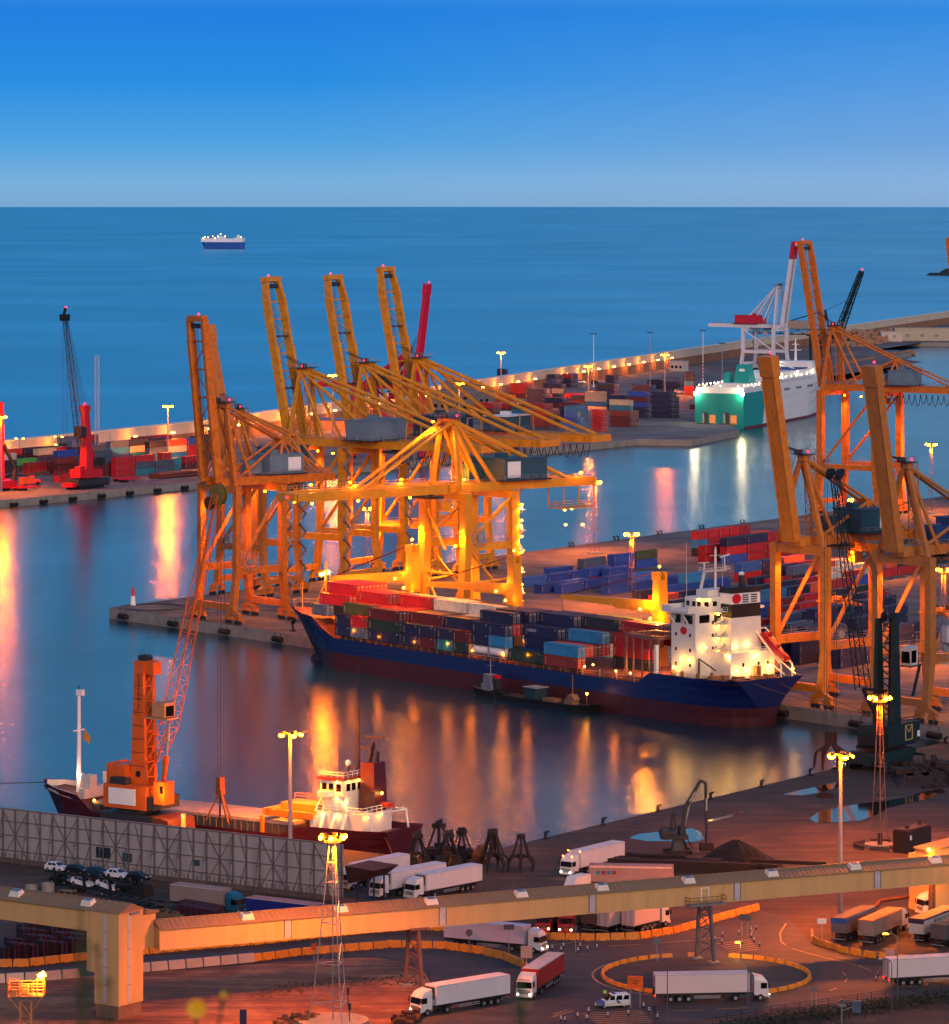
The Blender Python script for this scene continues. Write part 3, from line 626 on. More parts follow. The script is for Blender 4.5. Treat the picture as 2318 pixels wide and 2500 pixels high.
HG = M('5f7686', .6, 0, .15, .5, .2); HB = M('1d4a5c', .6, 0, .2, .5, .2); HN = M('14324a', .6, 0, .2, .5); HBL = M('123a70', .6, 0, .2, .5)
ca, zt_ = front(535, dict(gz=35.6,az=58,rear=35,bl=44,ang=84,pyr=(20,48),hy=(14,25),hx=(-4,4),hm=HG,bw=3.4,ties=5,plat=0,ty=20,ly=16), 'orange crane nearest the pier tip with an open twin girder boom raised', ORG)
cb, _ = rear(582, dict(gz=34,az=52,rear=30,bl=41,ang=78,mono=True,bw=2.2,pyr=(19,46),hm=HB,hy=(12,20),hx=(-7,7),panel='y',ty=9,sp=4,stx=-1), 'orange crane at the pier tip with a single brown box boom raised', ORG2)
YC = dict(g=20,gz=40,az=62.5,rear=66,bl=48,ang=78.8,bw=3.9,tie=15,hh=5.5,chamf=1,half=1,hy=(22,31),hx=(-9,9),panel='-',tub=.55,fx=8,ty=34,ly=38)
cB, zB = rear(741, dict(YC,hm=HG,panel='y'), 'leftmost of the three yellow cranes with twin booms raised', YEL)
text('907', 1.7, BLK, cB, (4.52,52,zB), (R(90),0,R(90)))
rear(892, dict(YC,hm=HN,az=63,hy=(24,33),panel='-'), 'middle of the three yellow cranes with twin booms raised', YEL)
rear(1022, dict(YC,hm=HB,az=63.5,bl=50,hy=(29,37),hx=(-6,7),hh=4.2,rm=WHT,panel='y'), 'rightmost of the three yellow cranes with twin booms raised', YEL)
ce, ez = front(1088, dict(gz=39.5,az=58,rear=45,bl=46,low=True,pyr=None,ys=(13,37),hy=(14.5,28),hx=(-7.5,6),hm=HB,hh=5.2,bw=3.6,lw=2.4,ty=-6,tie=27,tub=.6,panel='X',ly=60,fx=6), 'floodlit yellow crane with its boom lowered over the container ship', CRY)
cf, _ = rear(2035, dict(g=22,s=9,gz=43,az=66,rear=52,bl=52,ang=80,bw=3.4,pyr=(26,55),tie=17,hy=(25,33),hx=(-5,5),hm=HG,ties=9,plat=0,panel='y',ty=20,ly=24,lw=2.3), 'orange crane behind the container stacks with lattice tied boom raised, right of the ferry', ORG)
rear(2392, dict(g=22,s=9,gz=43,az=66,rear=52,bl=52,ang=80,bw=3.4,pyr=(26,55),tie=17,hy=(25,33),hx=(-5,5),hm=HG,ties=9,plat=0,panel='y',ty=20,ly=24,lw=2.3), 'orange crane mostly beyond the right edge, only its boom tip showing', ORG)
MO = dict(gz=35,az=55.5,rear=34,bl=42,ang=80,mono=True,bw=2.3,pyr=(20,45),tie=14,hy=(13,24),hx=(-3,6),ty=12,sp=22)
cg, _ = front(1955, dict(MO,hm=HB,panel='x'), 'orange crane astern of the container ship with a single box boom raised', ORG2)
chh, _ = front(2207, dict(MO,hm=HBL,bl=41,panel=''), 'orange crane with ochre box boom, nearest on the right of the pier', M('a8692a',.55,0,.2,.5,.5))
# lights carried by the lit crane
def W(t, p): return t.matrix_basis @ V(p)
flood(ce, [(x,y,ez-1.6) for y in (-44,-30,-14) for x in (-3.6,3.6)], 2600, WARM, .3, 1)
flood(ce, [(-5,y,ez+2.2) for y in (-38,-26,-10,8,22,36)] + [(5,y,ez+2.2) for y in (-32,-18,2,18,40)], 1100, WARM, .3, 1, False)
flood(ce, [(9.8,16.5,z) for z in (9,13,17,21,25,29,33,37)], 420, (1,.5,.1), .3)
flood(ce, [(-8.2,-1.6,31),(8.2,-1.6,31),(-6,8,26),(6,20,25),(0,-4,58)], 4200, WARM, .4)
flood(ce, [(1,38,34),(-1,42,34),(1,44,30),(-1,40,30)], 700, COOL, .3, 1, True, WRM)
b = B()
for y in (36,46): b.bar((-3,y,ez-6.8),(3,y,ez-6.8),.3); b.bar((-3,y,ez-6.8),(-3,y,ez),.25); b.bar((3,y,ez-6.8),(3,y,ez),.25)
b.box((-3.2,36,ez-7),(3.2,46,ez-6.8)); b.rail([(-3.2,36,ez-6.8),(3.2,36,ez-6.8),(3.2,46,ez-6.8),(-3.2,46,ez-6.8),(-3.2,36,ez-6.8)],1.3,.07); P('hanging_platform', b, [CRY], ce)
b = B()
for x in (-8.2,8.2):
    b.rod((x,.6,27),(x,14.4,12),.35); b.rod((x,14.4,12),(x,.6,6),.35); b.rod((x,.6,18),(x,14.4,18.6),.4)
b.rod((-8.2,0,20),(8.2,0,20),.4); b.rod((-8.2,0,20),(0,0,8),.35); b.rod((8.2,0,20),(0,0,8),.35); b.rod((-8.2,0,37),(0,0,26),.4); P('lower_brace', b, CRY, ce)
for t_, gz_ in zip([o for o in C.objects if o.name.startswith('gantry_crane') and o.type == 'EMPTY'], [35.6,34,40,40,40,0,43,0,35,35]):
    if gz_: flood(t_, [(-3,3,gz_-1.2),(3,13,gz_-1.2)], 2400, WARM, .3); dn((0,7,15.5), 5000, SOD, .4, t_)  # added floodlights and a bare spot that brighten each portal in orange from inside
# far quay cranes: boom to the right, girder inland
qb = fq0; fr = lambda px, ins: onrail(fq0, d2, px, -n2, ins)
t_, _ = sts('gantry_crane', 'crimson crane on the far quay with box boom raised behind the yellow cranes', fr(1003,3), RZF, gA, MAG, dict(g=24,gz=29,az=46,rear=48,bl=44,ang=82,mono=True,mw=3.4,bw=2.4,hm=DGR,hy=(6,16),hx=(-5,5),panel='',loops=0,ys=(14,24)))
p = G(1905,905); t_, _ = sts('gantry_crane', 'white crane with red boom tip beyond the ferry', tuple(p), RZF, gA, M('c9ccd0',.5,0,.12,.3,.2), dict(g=22,gz=26,az=53,rear=50,bl=52,ang=81,bw=2.2,hm=M('b5142e',.5),hy=(15,31),hx=(-3.5,3.5),panel='',loops=0,ties=5,plat=0,ys=(20,27),tie=12,lw=1.9))
b = B(); hyp = V((0,-2.6,27.9)); u_ = V((0,-math.cos(R(81)),math.sin(R(81))))
for x in (-2.2,2.2): b.bar(hyp+V((x,0,0))+u_*43, hyp+V((x,0,0))+u_*54, 1.3,2.4,up=(0,.16,.98))
P('boom_tip', b, M('b5142e',.5), t_)
# dark green lattice crane further off
p = G(2040,900); t_ = T('lattice_gantry_crane', 'dark green lattice crane with raised truss jib beyond the white crane', 'gantry crane', tuple(p), RZF)
for x in (-7,7):
    for y in (0,14): b = B(); b.bar((x,y,0),(x,y,21),1.3,1.3); P('leg', b, DGN, t_)
b = B(); b.lat((0,-3,23),(0,62,23),5,3.4,16,.22); b.box((-5,-2,20.5),(5,18,21.5)); P('girder', b, DGN, t_)
b = B(); b.lat((0,-3,24),(0,-19,62),4.2,4.2,13,.3,w2=3,h2=2); b.bar((0,-3,24),(0,-19,62),2.2,1.2); P('jib', b, DGN, t_)
b = B(); b.bar((-4,6,21),(0,7,37),.9); b.bar((4,6,21),(0,7,37),.9); b.rod((0,7,37),(0,50,25),.4); b.rod((0,7,37),(0,-10,44),.15); P('mast', b, DGN, t_)
b = B(); b.box((-5,22,25),(5,34,30)); P('machinery_house', b, M('a08f7a',.7), t_)
b = B(); b.ball((0,-19.5,63.4),.6,0,6); P('warning_light', b, REDL, t_)
# ---------------------------------------------------------------- containers
CC = dict(r=('a01418','red'), R=('c81a1a','bright red'), m=('5a1418','maroon'), M=('7a2a20','rusty red'), n=('121b40','navy'), k=('22252c','charcoal'), b=('1b3f8a','blue'), B=('2a62a8','mid blue'), u=('1f6f9a','light blue'),
    t=('1f6f80','teal'), g=('122e24','dark green'), G=('3f4a24','olive green'), e=('2f9a3a','bright green'), o=('c4471c','orange'), w=('b8b4a8','off white'), c=('b79f80','beige'), s=('44546a','slate grey'), y=('b8b422','yellow'), p=('3a2c54','violet'), a=('8d9096','pale grey'))
def cmesh(L, tank=False, H=2.6):
    b = B(); wd = 1.22
    if tank:
        b.rod((.35,0,1.3),(L-.35,0,1.3),1.1,0,14); b.ball((.45,0,1.3),1.08,0,10); b.ball((L-.45,0,1.3),1.08,0,10)
        for x in (0,L-.18):
            for y in (-wd,wd-.16): b.box((x,y,0),(x+.18,y+.16,H),1)
            for z in (0,H-.16): b.box((x,-wd,z),(x+.18,wd,z+.16),1)
        for y in (-wd,wd-.14): b.box((0,y,0),(L,y+.14,.16),1)
        return b.mesh('tank_container')
    f = .1
    for x in (0,L-.16):
        for y in (-wd,wd-.16): b.box((x,y,0),(x+.16,y+.16,H))
    for y in (-wd,wd-.12):
        b.box((.16,y,0),(L-.16,y+.12,.18)); b.box((.16,y,H-.12),(L-.16,y+.12,H))
    for x in (0,L-.12):
        b.box((x,-wd+.16,0),(x+.12,wd-.16,.16)); b.box((x,-wd+.16,H-.12),(x+.12,wd-.16,H))
    n = int((L-.32)/.56); st = (L-.32)/n
    for sg in (-1,1):
        vs = []; fs = []
        for i in range(n):
            x = .16+i*st
            for dx, dy in ((0,.03),(.2,.03),(.28,.09),(.48,.09)): vs += [(x+dx*st/.56, sg*(wd-dy), .18),(x+dx*st/.56, sg*(wd-dy), H-.12)]
        vs += [(L-.16, sg*(wd-.03), .18),(L-.16, sg*(wd-.03), H-.12)]
        q = len(vs)//2; fs = [(2*i,2*i+2,2*i+3,2*i+1) if sg < 0 else (2*i+1,2*i+3,2*i+2,2*i) for i in range(q-1)]; b.add(vs, fs)
    b.add([(.12,-wd+.1,H-.03),(L-.12,-wd+.1,H-.03),(L-.12,wd-.1,H-.03),(.12,wd-.1,H-.03)],[(0,1,2,3)])
    for i in range(int(L/1.2)): b.box((.6+i*1.2,-wd+.15,H-.03),(.95+i*1.2,wd-.15,H-.005))
    b.add([(.07,-wd+.1,.1),(.07,wd-.1,.1),(.07,wd-.1,H-.1),(.07,-wd+.1,H-.1)],[(0,3,2,1)])
    # white identification blocks on the long sides near the ends
    for sg in (-1,1):
        for k in range(4): z = .55+k*.38; b.box((.55,sg*wd-.03,z),(.75,sg*wd+.005,z+.28),1); 
        b.box((L-1.1,sg*wd-.03,H-.55),(L-.5,sg*wd+.005,H-.35),1)
    # door end at +x: two leaves, four lock rods
    b.box((L-.1,-wd+.16,.16),(L-.05,-.02,H-.12)); b.box((L-.1,.02,.16),(L-.05,wd-.16,H-.12))
    for y in (-.85,-.4,.4,.85): b.rod((L-.02,y,.12),(L-.02,y,H-.1),.035,1,5)
    for y in (-.62,.62):
        for z in (.7,1.3): b.box((L-.04,y-.28,z),(L+.0,y+.28,z+.07),1)
    b.box((L-.05,.15,H-.75),(L-.02,.95,H-.4),1); b.box((L-.05,-.9,H-.7),(L-.02,-.3,H-.5),1)
    return b.mesh('container')
ROD = M('9a9a98',.5,.2,.1,1)
cm40 = cmesh(12.19); cm20 = cmesh(6.06); ctk = cmesh(6.06, True)
CM = {}
for k_, (h_, n_) in CC.items(): CM[k_] = M(h_, .55, 0, .28, .45, .6, .26, key='container_'+n_.replace(' ','_'))
for me in (cm40, cm20): me.materials.append(CM['r']); me.materials.append(ROD)
ctk.materials.append(WHT); ctk.materials.append(STL)
NC = [0]; USED = {}
def cont(c, loc, rz, label, group, L=12.19):
    NC[0] += 1
    tank = c == 'W'
    o = bpy.data.objects.new('tank_container' if tank else 'shipping_container', ctk if tank else (cm40 if L > 8 else cm20)); C.objects.link(o)
    o.location = loc; o.rotation_euler = (0,0,rz)
    if not tank:
        o.material_slots[0].link = 'OBJECT'; o.material_slots[0].material = CM[c]
    k = USED.get(label, 0); USED[label] = k+1
    o['label'] = label; o['category'] = 'tank container' if tank else 'container'; o['group'] = group
    return o
def tier(k, n): return 'only one' if n == 1 else 'top' if k == n-1 else 'bottom' if k == 0 else ('middle' if n == 3 else ORD[k]+' tier')
def lane(px, py, stacks, u, wv, rz, place, group, L=12.19, wide=False, z=3.0, gap=.45, hide=None, w=2.44):
    """one row of stacks starting at the corner seen at (px, py); runs along u. wide: containers lie across the row."""
    p = G(px, py, z) if not isinstance(px, V) else px
    for i, st in enumerate(stacks):
        LL = L
        if st.startswith('2'): LL = 6.06; st = st[1:]
        for k, c in enumerate(st):
            if c == '.': continue
            if hide and k < hide[i] : continue
            nm = 'white tank' if c == 'W' else CC[c][1]
            ti = tier(k, len(st)); ti = {'only one':'standing alone,','top':'top of','bottom':'bottom of','middle':'middle of'}.get(ti, ti+' of')
            lb = f"{nm} container, {ti} {'the' if ti[-1] != ',' else ''} {ORD[i]} stack, {place}".replace('  ',' ')
            if wide: loc = p + u*(w*.5+.03) + V((0,0,k*2.62)); q = loc
            else: loc = p + wv*1.22 + V((0,0,k*2.62))
            cont(c, tuple(loc), rz, lb, group, LL)
        p = p + (u*(w+.06) if wide else u*(LL+gap))
gy = 'containers stacked on the pier'; aD2 = math.atan2(d2.y,d2.x); aN2 = math.atan2(-n2.y,-n2.x)
# pier yard: long axis along the back quay; doors towards the far end
Yd = [ (1345,1410,['b'],'a blue row alone behind the ship cranes'), (1427,1408,['ks'],'the charcoal pair beside the lattice mast'), (1500,1397,['bb','bG'],'the rear blue row by the lit mast'),
 (1281,1434,['B','b','b'],'the low blue row under the crane boom'), (1322,1450,['b','B','rb'],'the low blue row behind the green frame'), (1371,1450,['b','b','bb','B'],'the long blue row behind the yellow jib'),
 (1485,1453,['bb','b','b','B'],'the double blue row by the mast foot'), (1560,1466,['n','b','bu','b'],'the row left of the ship funnel'), (1602,1478,['o','n','n'],'the row beginning with orange behind the jib'),
 (1640,1490,['n','b','b'],'the low navy row behind the ship bridge'),
 (1705,1359,['2kur','2krr','2rrr','2rrr','2rrr','oo'],'the rear red wall of short containers'), (1722,1374,['rr','b','w'],'the second wall behind the blue row'), (1775,1377,['brn','rrn','rrr','rn'],'the tall wall left of the box boom'),
 (1810,1421,['rB','nn','ro'],'the light blue and red row'), (1843,1434,['n','kp','rr'],'the row with the lone navy container'), (1884,1436,['r','ks','mo','ww'],'the row behind the left crane leg'),
 (1843,1478,['mk','kn','rr','ww','nr'],'the row with the black pair'), (1868,1490,['ru','bn','no','wr','nb'],'the row beginning with light blue'), (1850,1520,['Bb','nm','rr','nn','rg'],'the row beside the crane ladder'),
 (1834,1543,['r','rm','nr','sn','nn','br'],'the long low red row'), (1846,1560,['m','sr','nn','an','nn','nn'],'the long row right of the ship'), (1903,1554,['gs','nn','nn','nb','nn'],'the row with grey roofs'),
 (1868,1585,['kn','ss','nnn','nn','rnn','nn'],'the navy row behind the lifeboat'), (1905,1622,['nn','nnn','nn','rnn','nn'],'the nearest navy row on the right'), (1953,1625,['nnn','nn','nn','rn','nn'],'the nearest tall navy row'), (2053,1634,['nn','nnn','nnn','nn'],'the front navy row at right'),
 (2041,1430,['rw','ww','ro','rg','no'],'the white reefer row'), (2010,1412,['nr','nn','wB'],'the row behind the box booms'), (2150,1400,['rm','rr','WW','gG','nk'],'the mixed row near the right mast'), (2090,1378,['r','bs','rk','na'],'the back row at right'), (2180,1330,['s','n','b'],'the farthest row at right') ]
for px, py, st, nm in Yd: lane(px, py, st, d2, -n2, aD2, nm, gy)
# far left quay
gf = 'containers stacked on the far quay at left'
FL = [ (67,1162,['rr','mm','k'],'front row left of the red crane'), (-8,1157,['knw','ke','rn'],'front row at the left edge'), (141,1165,['Mmob'.replace('o','M'),'nrs','tss'],'front row behind the red crane'), (228,1166,['MMss','Mrs'],'front row just right of the red crane'), (283,1165,['rrr','tsr','ss'],'tall row of red in the middle'),
 (371,1155,['2r','2rrr','2tt'],'short red row by the pipes'), (452,1146,['2mr','2mr'],'short red pair near the orange crane'), (8,1145,['rkr','emn','gtG'],'second row at the left edge'), (92,1143,['mmc','mnR','kns'],'second row left of the red crane'), (175,1138,['nnns','mms'],'second row behind the red crane'), (270,1140,['ssus','utck','nnnn'],'second row of slate and blue'), (365,1140,['nusk','muco','mrrb'],'second row right of the middle'),
 (330,1128,['mskm','krsr'],'back row right of the middle'), (430,1130,['nnr','nrrg','mrr'],'back row near the orange crane'), (150,1128,['srns','kmsr'],'back row behind the red crane') ]
for px, py, st, nm in FL: lane(px, py, st, d2, -n2, aD2, nm, gf, z=2.8)
# far quay centre: containers lie across, doors to the right
gc = 'containers stacked on the far quay by the ferry'
def across(px, py, st, nm, L=12.19):
    lane(px, py, st, d2, None, math.atan2(n2.y,n2.x), nm, gc, L, True, 2.8)
def ashift(px, py, L):   # near right corner -> origin at the far left end of the long side
    p = G(px,py,2.8) - n2*L; return p
FCn = [ (1347,1056,['nmMr','nmmr','nmmr'],'block with the bright red roof',12.19), (1404,1060,['uBbBu','BuBcu','uBaBu','BuBuB'],'tall pale blue block',6.06), (1471,1055,['RRRR','RRRR'],'bright red block near the water',6.06), (1540,1043,['mmMtc','mMM','MmM'],'brown block with beige top',12.19),
 (1640,1021,['nnnnn','nnnnk','nnnn'],'largest navy block left of the ferry',12.19), (1581,1020,['nnbmb'],'blue topped stack of the navy block',12.19), (1476,993,['uccc'.replace('ccc','cc')],'beige pair behind the brown block',12.19), (1440,990,['mn','mn','nn'],'navy roofed row behind the blue block',12.19), (1376,996,['mn','mn'],'navy roofed row left of the beige pair',12.19),
 (1297,1013,['uG','mr'],'olive roofed pair',12.19), (1243,1010,['mr','rr','kM'],'red roofed row before the warehouse',12.19), (1303,1046,['nr','rR','rg','ru'],'row of short red containers',6.06), (1257,1046,['nR','nR'],'bright red pair behind the yellow stays',12.19), (1253,988,['Mo'],'orange pair by the warehouse',12.19),
 (1395,946,['nnr','nnn','nbn'],'tall far block by the breakwater',6.06), (1357,948,['nbn','srn','nnn'],'far navy row by the breakwater',6.06), (1290,972,['mrr','mmr'],'tall red row behind the mast',12.19), (1371,972,['ncn','nnn'],'navy row behind the beige strip',12.19), (1235,945,['eenn'],'green and navy tower by the mast',6.06), (1256,962,['nn'],'low navy row at the mast foot',6.06),
 (1662,955,['nns','nnn'],'far slate block by the lit mast',12.19), (1694,965,['Mruss'.replace('s','n'),'wws'],'mixed block by the ferry stern',6.06), (1625,950,['nn','nk'],'far navy block left of the slate block',12.19), (1708,1000,['ma'],'maroon pair before the ferry',6.06), (1500,938,['nn','sm'],'small far group before the parked vans',6.06), (1425,985,['mr'],'red strip beside the beige pair',12.19), (1330,1024,['nur','nmr','mrr'],'red roofed row behind the bright block',12.19), (1205,1022,['mmr','kmr','rnR'],'red row nearest the yellow girder',12.19), (1175,1000,['mkr','nmm','rrM'],'red row before the pale shed',12.19), (1415,1022,['nnm','nmn','mnn'],'maroon row behind the pale blue block',12.19), (1530,1003,['nnn','nbn','nnn'],'navy row behind the beige topped block',12.19), (1330,985,['nnn','mnc','rrn'],'middle row of the far stacks',12.19), (1500,972,['nnk','nnb'],'low navy row near the far masts',12.19), (1590,988,['nnnn','nnnb'],'navy wall behind the largest block',12.19) ]
for px, py, st, nm, L in FCn:
    p = ashift(px,py,L); lane(p, None, st, d2, None, math.atan2(n2.y,n2.x), nm, gc, L, True)
# ---------------------------------------------------------------- ships
def hull(st, zb, bul=0.0, zlow=-2.5, n_up=3):
    """st: (x, deck half width, waterline half width, deck height, forward rake). returns B with bands: 0 lower, 1 upper, 2 deck"""
    b = B(); rows = []
    for x, hd, hw, zd, rk in st:
        zs = [zlow, 0, zb*.5, zb] + [zb+(zd-zb)*(i+1)/n_up for i in range(n_up)]; row = []
        for z in zs:
            f = max(0, z)/zd; h = hw*(.92 if z < 0 else 1) + (hd-hw)*f**1.6 if z >= 0 else hw*.85
            row.append((x+rk*(1-f) if z >= 0 else x+rk*1.0, h, z))
        rows.append(row)
    nz = len(rows[0])
    for sg in (-1, 1):
        for i in range(len(rows)-1):
            for j in range(nz-1):
                q = [rows[i][j], rows[i+1][j], rows[i+1][j+1], rows[i][j+1]]; q = [(x, y*sg, z) for x, y, z in q]
                b.add(q if sg < 0 else q[::-1], [(0,1,2,3)], 0 if j < 3 else 1)
    for r_, fl in ((rows[-1], 1), (rows[0], 0)):
        for j in range(nz-1):
            q = [(r_[j][0],-r_[j][1],r_[j][2]),(r_[j][0],r_[j][1],r_[j][2]),(r_[j+1][0],r_[j+1][1],r_[j+1][2]),(r_[j+1][0],-r_[j+1][1],r_[j+1][2])]
            b.add(q if fl else q[::-1], [(0,1,2,3)], 0 if j < 3 else 1)
    for i in range(len(rows)-1):
        a, c = rows[i][-1], rows[i+1][-1]; z0, z1 = a[2]-bul, c[2]-bul
        b.add([(a[0],-a[1]*.985,z0),(c[0],-c[1]*.985,z1),(c[0],c[1]*.985,z1),(a[0],a[1]*.985,z0)],[(0,1,2,3)],2)
    return b
BLUE = M('091c54', .45, 0, .25, .25, .3, rustc='141826', stretch=(1,1,.25)); BOOT = M('400e18', .6, 0, .35, .2, .6, rustc='1e0c0c', stretch=(1,1,.3)); DECKR = M('7a3a20', .8, 0, .3, .5, .3)
so_ = tip + d1*103 - n1*12.6
ship = T('container_ship', 'blue container ship with maroon underside moored along the pier, loaded forward', 'ship', (so_.x,so_.y,0), RZ1)
hs_ = [(0,.25,.15,13.4,11),(3,2.6,.7,13.3,9.5),(8,5.6,2.0,13.0,7),(16,9.2,5.5,12.6,4),(22,10.4,8,12.3,2),(27,10.9,9.6,9.8,0),(32,11,10.6,7.9,0),(60,11,11,7.7,0),(110,11,11,7.7,0),(146,11,11,7.7,0),(150,11,10.8,10.3,0),(160,11,10.2,10.4,0),(166,11,9.3,10.4,0),(170,10.9,8.0,10.5,0),(173,10.7,6.4,10.6,-.2),(176,10.4,3.8,10.7,-.6),(178,10,1.2,10.8,-1.2)]
b = hull(hs_, 4.3, .9)
P('hull', b, [BOOT, BLUE, DECKR], ship)
b = B(); b.ball((11.5,0,-.2),2.6,0,12,.95); b.rod((11.5,0,-.3),(20,0,-1),2.5,0,10,2.2); P('bulbous_bow', b, BOOT, ship)
b = B(); b.box((172,-.4,-2),(176,.4,2.6)); P('rudder', b, BOOT, ship)
b = B()
for y in (-10.6,10.6): b.rail([(33,y,7.7),(146,y,7.7)],1.1,.05,0,3)
b.rail([(1.5,0,12.9),(4,-2.8,12.9),(9,-5.8,12.7),(16,-9,12.2),(24,-10.2,11)],1.6,.07); b.rail([(1.5,0,12.9),(4,2.8,12.9),(9,5.8,12.7),(16,9,12.2)],1.6,.07)
b.rail([(152,-10.6,10),(170,-10.3,10),(177,-9.6,10),(177,9.6,10)],1.1,.06)
for x in range(36,146,6): b.bar((x,-10.2,7),(x,-10.2,9.4),.25)
P('railings', b, M('8a7a68',.6), ship)
b = B()
for x in range(33,146,13): b.box((x,-9.6,6.9),(x+12.4,10.2,8.7))
P('hatch_covers', b, DECKR, ship)
b = B(); lp = []
for k, x in enumerate((40,46,50,57,64,66.5,77,80,86,94,98,103,107,118,127,130,138,143)): p = V((x,-10.5,9.5 if k % 3 else 10.2)); lp.append(p)
PL('deck_lamp', lp, .26, EM('ffa840',18), ship)
for p in lp[::2]: pt(tuple(p+V((0,-.6,.2))), 420, SOD, .25, ship)
b = B(); b.rod((7.2,-5.6,9.2),(7.2,-5.2,7.2),.25); b.bar((6.2,-5.5,7.2),(8.2,-5.3,7.2),.3); b.rod((8.2,-5.6,10),(7.2,-5.5,9.2),.5); P('anchor', b, BLK, ship)
# foremast with lights
b = B(); b.rod((14,0,12),(14,0,25),.3,0,8); b.bar((11,2,12),(14,0,20),.25); b.bar((11,-2,12),(14,0,20),.25); b.bar((13,-1.5,22),(13,1.5,22),.2); b.rod((4,0,12.5),(4,0,19),.1); P('foremast', b, CRY, ship)
PL('foremast_lamp', ((13.4,-1,21.6),(13.4,.2,21.8),(13.2,1.2,22)), .5, EM('ff7a08',1100), ship); dn((12.6,-.5,20.4), 11000, WARM, .4, ship)
# deck cranes
def deckcrane(x, y, lab, jb, dz, e):
    c = T('deck_crane', lab, 'crane', (0,0,0)); c.parent = ship; del c['category']
    b = B(); b.frus((x,y),1.5,1.5,7.5,14,0,1.15,1.15); b.rod((x,y,14),(x,y,18),1.15,0,10); b.frus((x,y),1.5,1.4,18,19.5,0,1.4,1.4); b.frus((x,y),1.35,1.4,19.5,28.6,0,1.1,1.2); b.box((x-1.5,y-1.3,28.6),(x+1.1,y-.6,30.4)); b.box((x-1.5,y+.6,28.6),(x+1.1,y+1.3,30.4)); b.wheel((x-.6,y,29.8),.7,1.0,(0,1,0))
    b.box((x-2.3,y-.9,20.5),(x-1.2,y+.9,23)); b.rail([(x-2.4,y-1.6,18.5),(x+1.6,y-1.6,18.5),(x+1.6,y+1.6,18.5)],1.2,.06); P('crane_post', b, CRY, c)
    b = B(); b.bar((x-1.4,y,22.5),(x-jb,y,22.5+dz),1.8,2.3,0,w2=.9,h2=1.1); b.bar((x-jb*.05,y,21.2),(x-jb*.45,y,21.6+dz*.4),1.2,.8)
    P('jib', b, CRY, c)
    b = B()
    for q in (-.5,0,.5): b.line([(x,y+q,30.5),(x-jb+1,y+q,23+dz)],.06)
    b.line([(x-jb,y,22.5+dz),(x-jb,y,17+dz)],.07); b.frus((x-jb,y),.5,.5,15+dz,17+dz,0,.8,.8); P('hoist_tackle', b, M('4a0c12',.6), c)
    PL('crane_lamp', [(x-1.8,y-1.4,19.6),(x-6,y-1,21.4),(x-.2,y,31.6)], .3, WRM, c)
    pt((x-2.6,y-2.4,24), e*.6, WARM, .3, c); pt((x+2.4,y-2.0,20), e*.3, WARM, .3, c)
    return c
deckcrane(38.5,8.6,'pale yellow deck crane nearest the bow',34,-3,3000)
deckcrane(78.5,8.6,'pale yellow deck crane amidships',34,-1.5,3000)
deckcrane(131.5,8.6,'brightly lit yellow deck crane ahead of the bridge',35,-.5,14000)
# accommodation block
acc = T('accommodation_block', 'white accommodation block with dark funnel at the stern', 'superstructure', (0,0,1.7)); acc.parent = ship; acc.scale = (1,1,.83); del acc['category']; del acc['label']
WS = M('cfcbc2', .55, 0, .08, .3, .12)
b = B(); b.box((155.5,-9.2,10),(163.5,10,27.5)); b.box((163.5,-4.5,10),(170,8.8,17)); b.box((157,-6.5,28),(163,7.5,31.4)); b.box((158,-4,31.4),(162,6,33.2)); P('deckhouse', b, WS, acc)
b = B(); b.box((154.6,-11.4,27.5),(163.6,11.6,28.2)); b.box((154.6,-11.4,28.2),(158,-11.1,29.3)); b.box((154.6,-11.4,28.2),(154.9,11.6,29.3)); b.box((163.3,-11.4,28.2),(163.6,-6,29.3))
b.bar((156,-11,27.4),(156.4,-9.2,24.5),.35); b.bar((161,-11,27.4),(161,-9.2,24.5),.35); P('bridge_wings', b, WS, acc)
b = BX()
for x in (156.8,161.5):
    for z in (13,17,21,24.5): b.box((x,-9.26,z),(x+.55,-9.2,z+.9))
for z in (17.3,20.8,24.3):
    for y in (-4.2,-3.2,8.8): b.box((163.5,y,z),(163.57,y+.5,z+.9))
for y in (-6,-3.5,1,3.5,5.6): b.box((163,y,29),(163.06,y+1.2,30.3))
for x in (157.5,159.5,161.2): b.box((x,-6.56,29),(x+1.1,-6.5,30.3))
b.box((157,-9.26,24.6),(158.6,-9.2,26.8)); b.box((160,-9.26,24.6),(162.6,-9.2,26.8)); b.box((163.5,-8,24.8),(163.57,-5,26.9)); b.box((163.5,-3.6,24.8),(163.57,-1.5,26.9))
for y in (-1,3.6,6.5): b.box((170,y,13.2),(170.06,y+.6,14.2))
PX('window', b, GLS, acc)
b = B(); b.frus((164.6,3.2),2.2,4.6,17,26,0,2.1,4.4); P('funnel_casing', b, WS, acc)
b = B(); b.frus((164.6,3.2),2.12,4.42,26,29.6,0,2.05,4.3); b.frus((164.6,3.2),2.05,4.3,29.6,32.5,1,2.0,4.25); b.frus((164.6,3.2),2.1,4.4,32.5,34,0,2.0,4.2)
for y in (3.0,5.6):
    for k in range(4): b.box((166.55,y-.9,29.9+k*.6),(166.75,y+.9,30.2+k*.6),0)
b.rod((164,4.4,34),(163.6,4.6,36.8),.75,0,10); b.ball((163.5,4.7,37.2),.7,1,8); P('funnel', b, [M('141012',.6,0,.15,.5), WHT], acc)
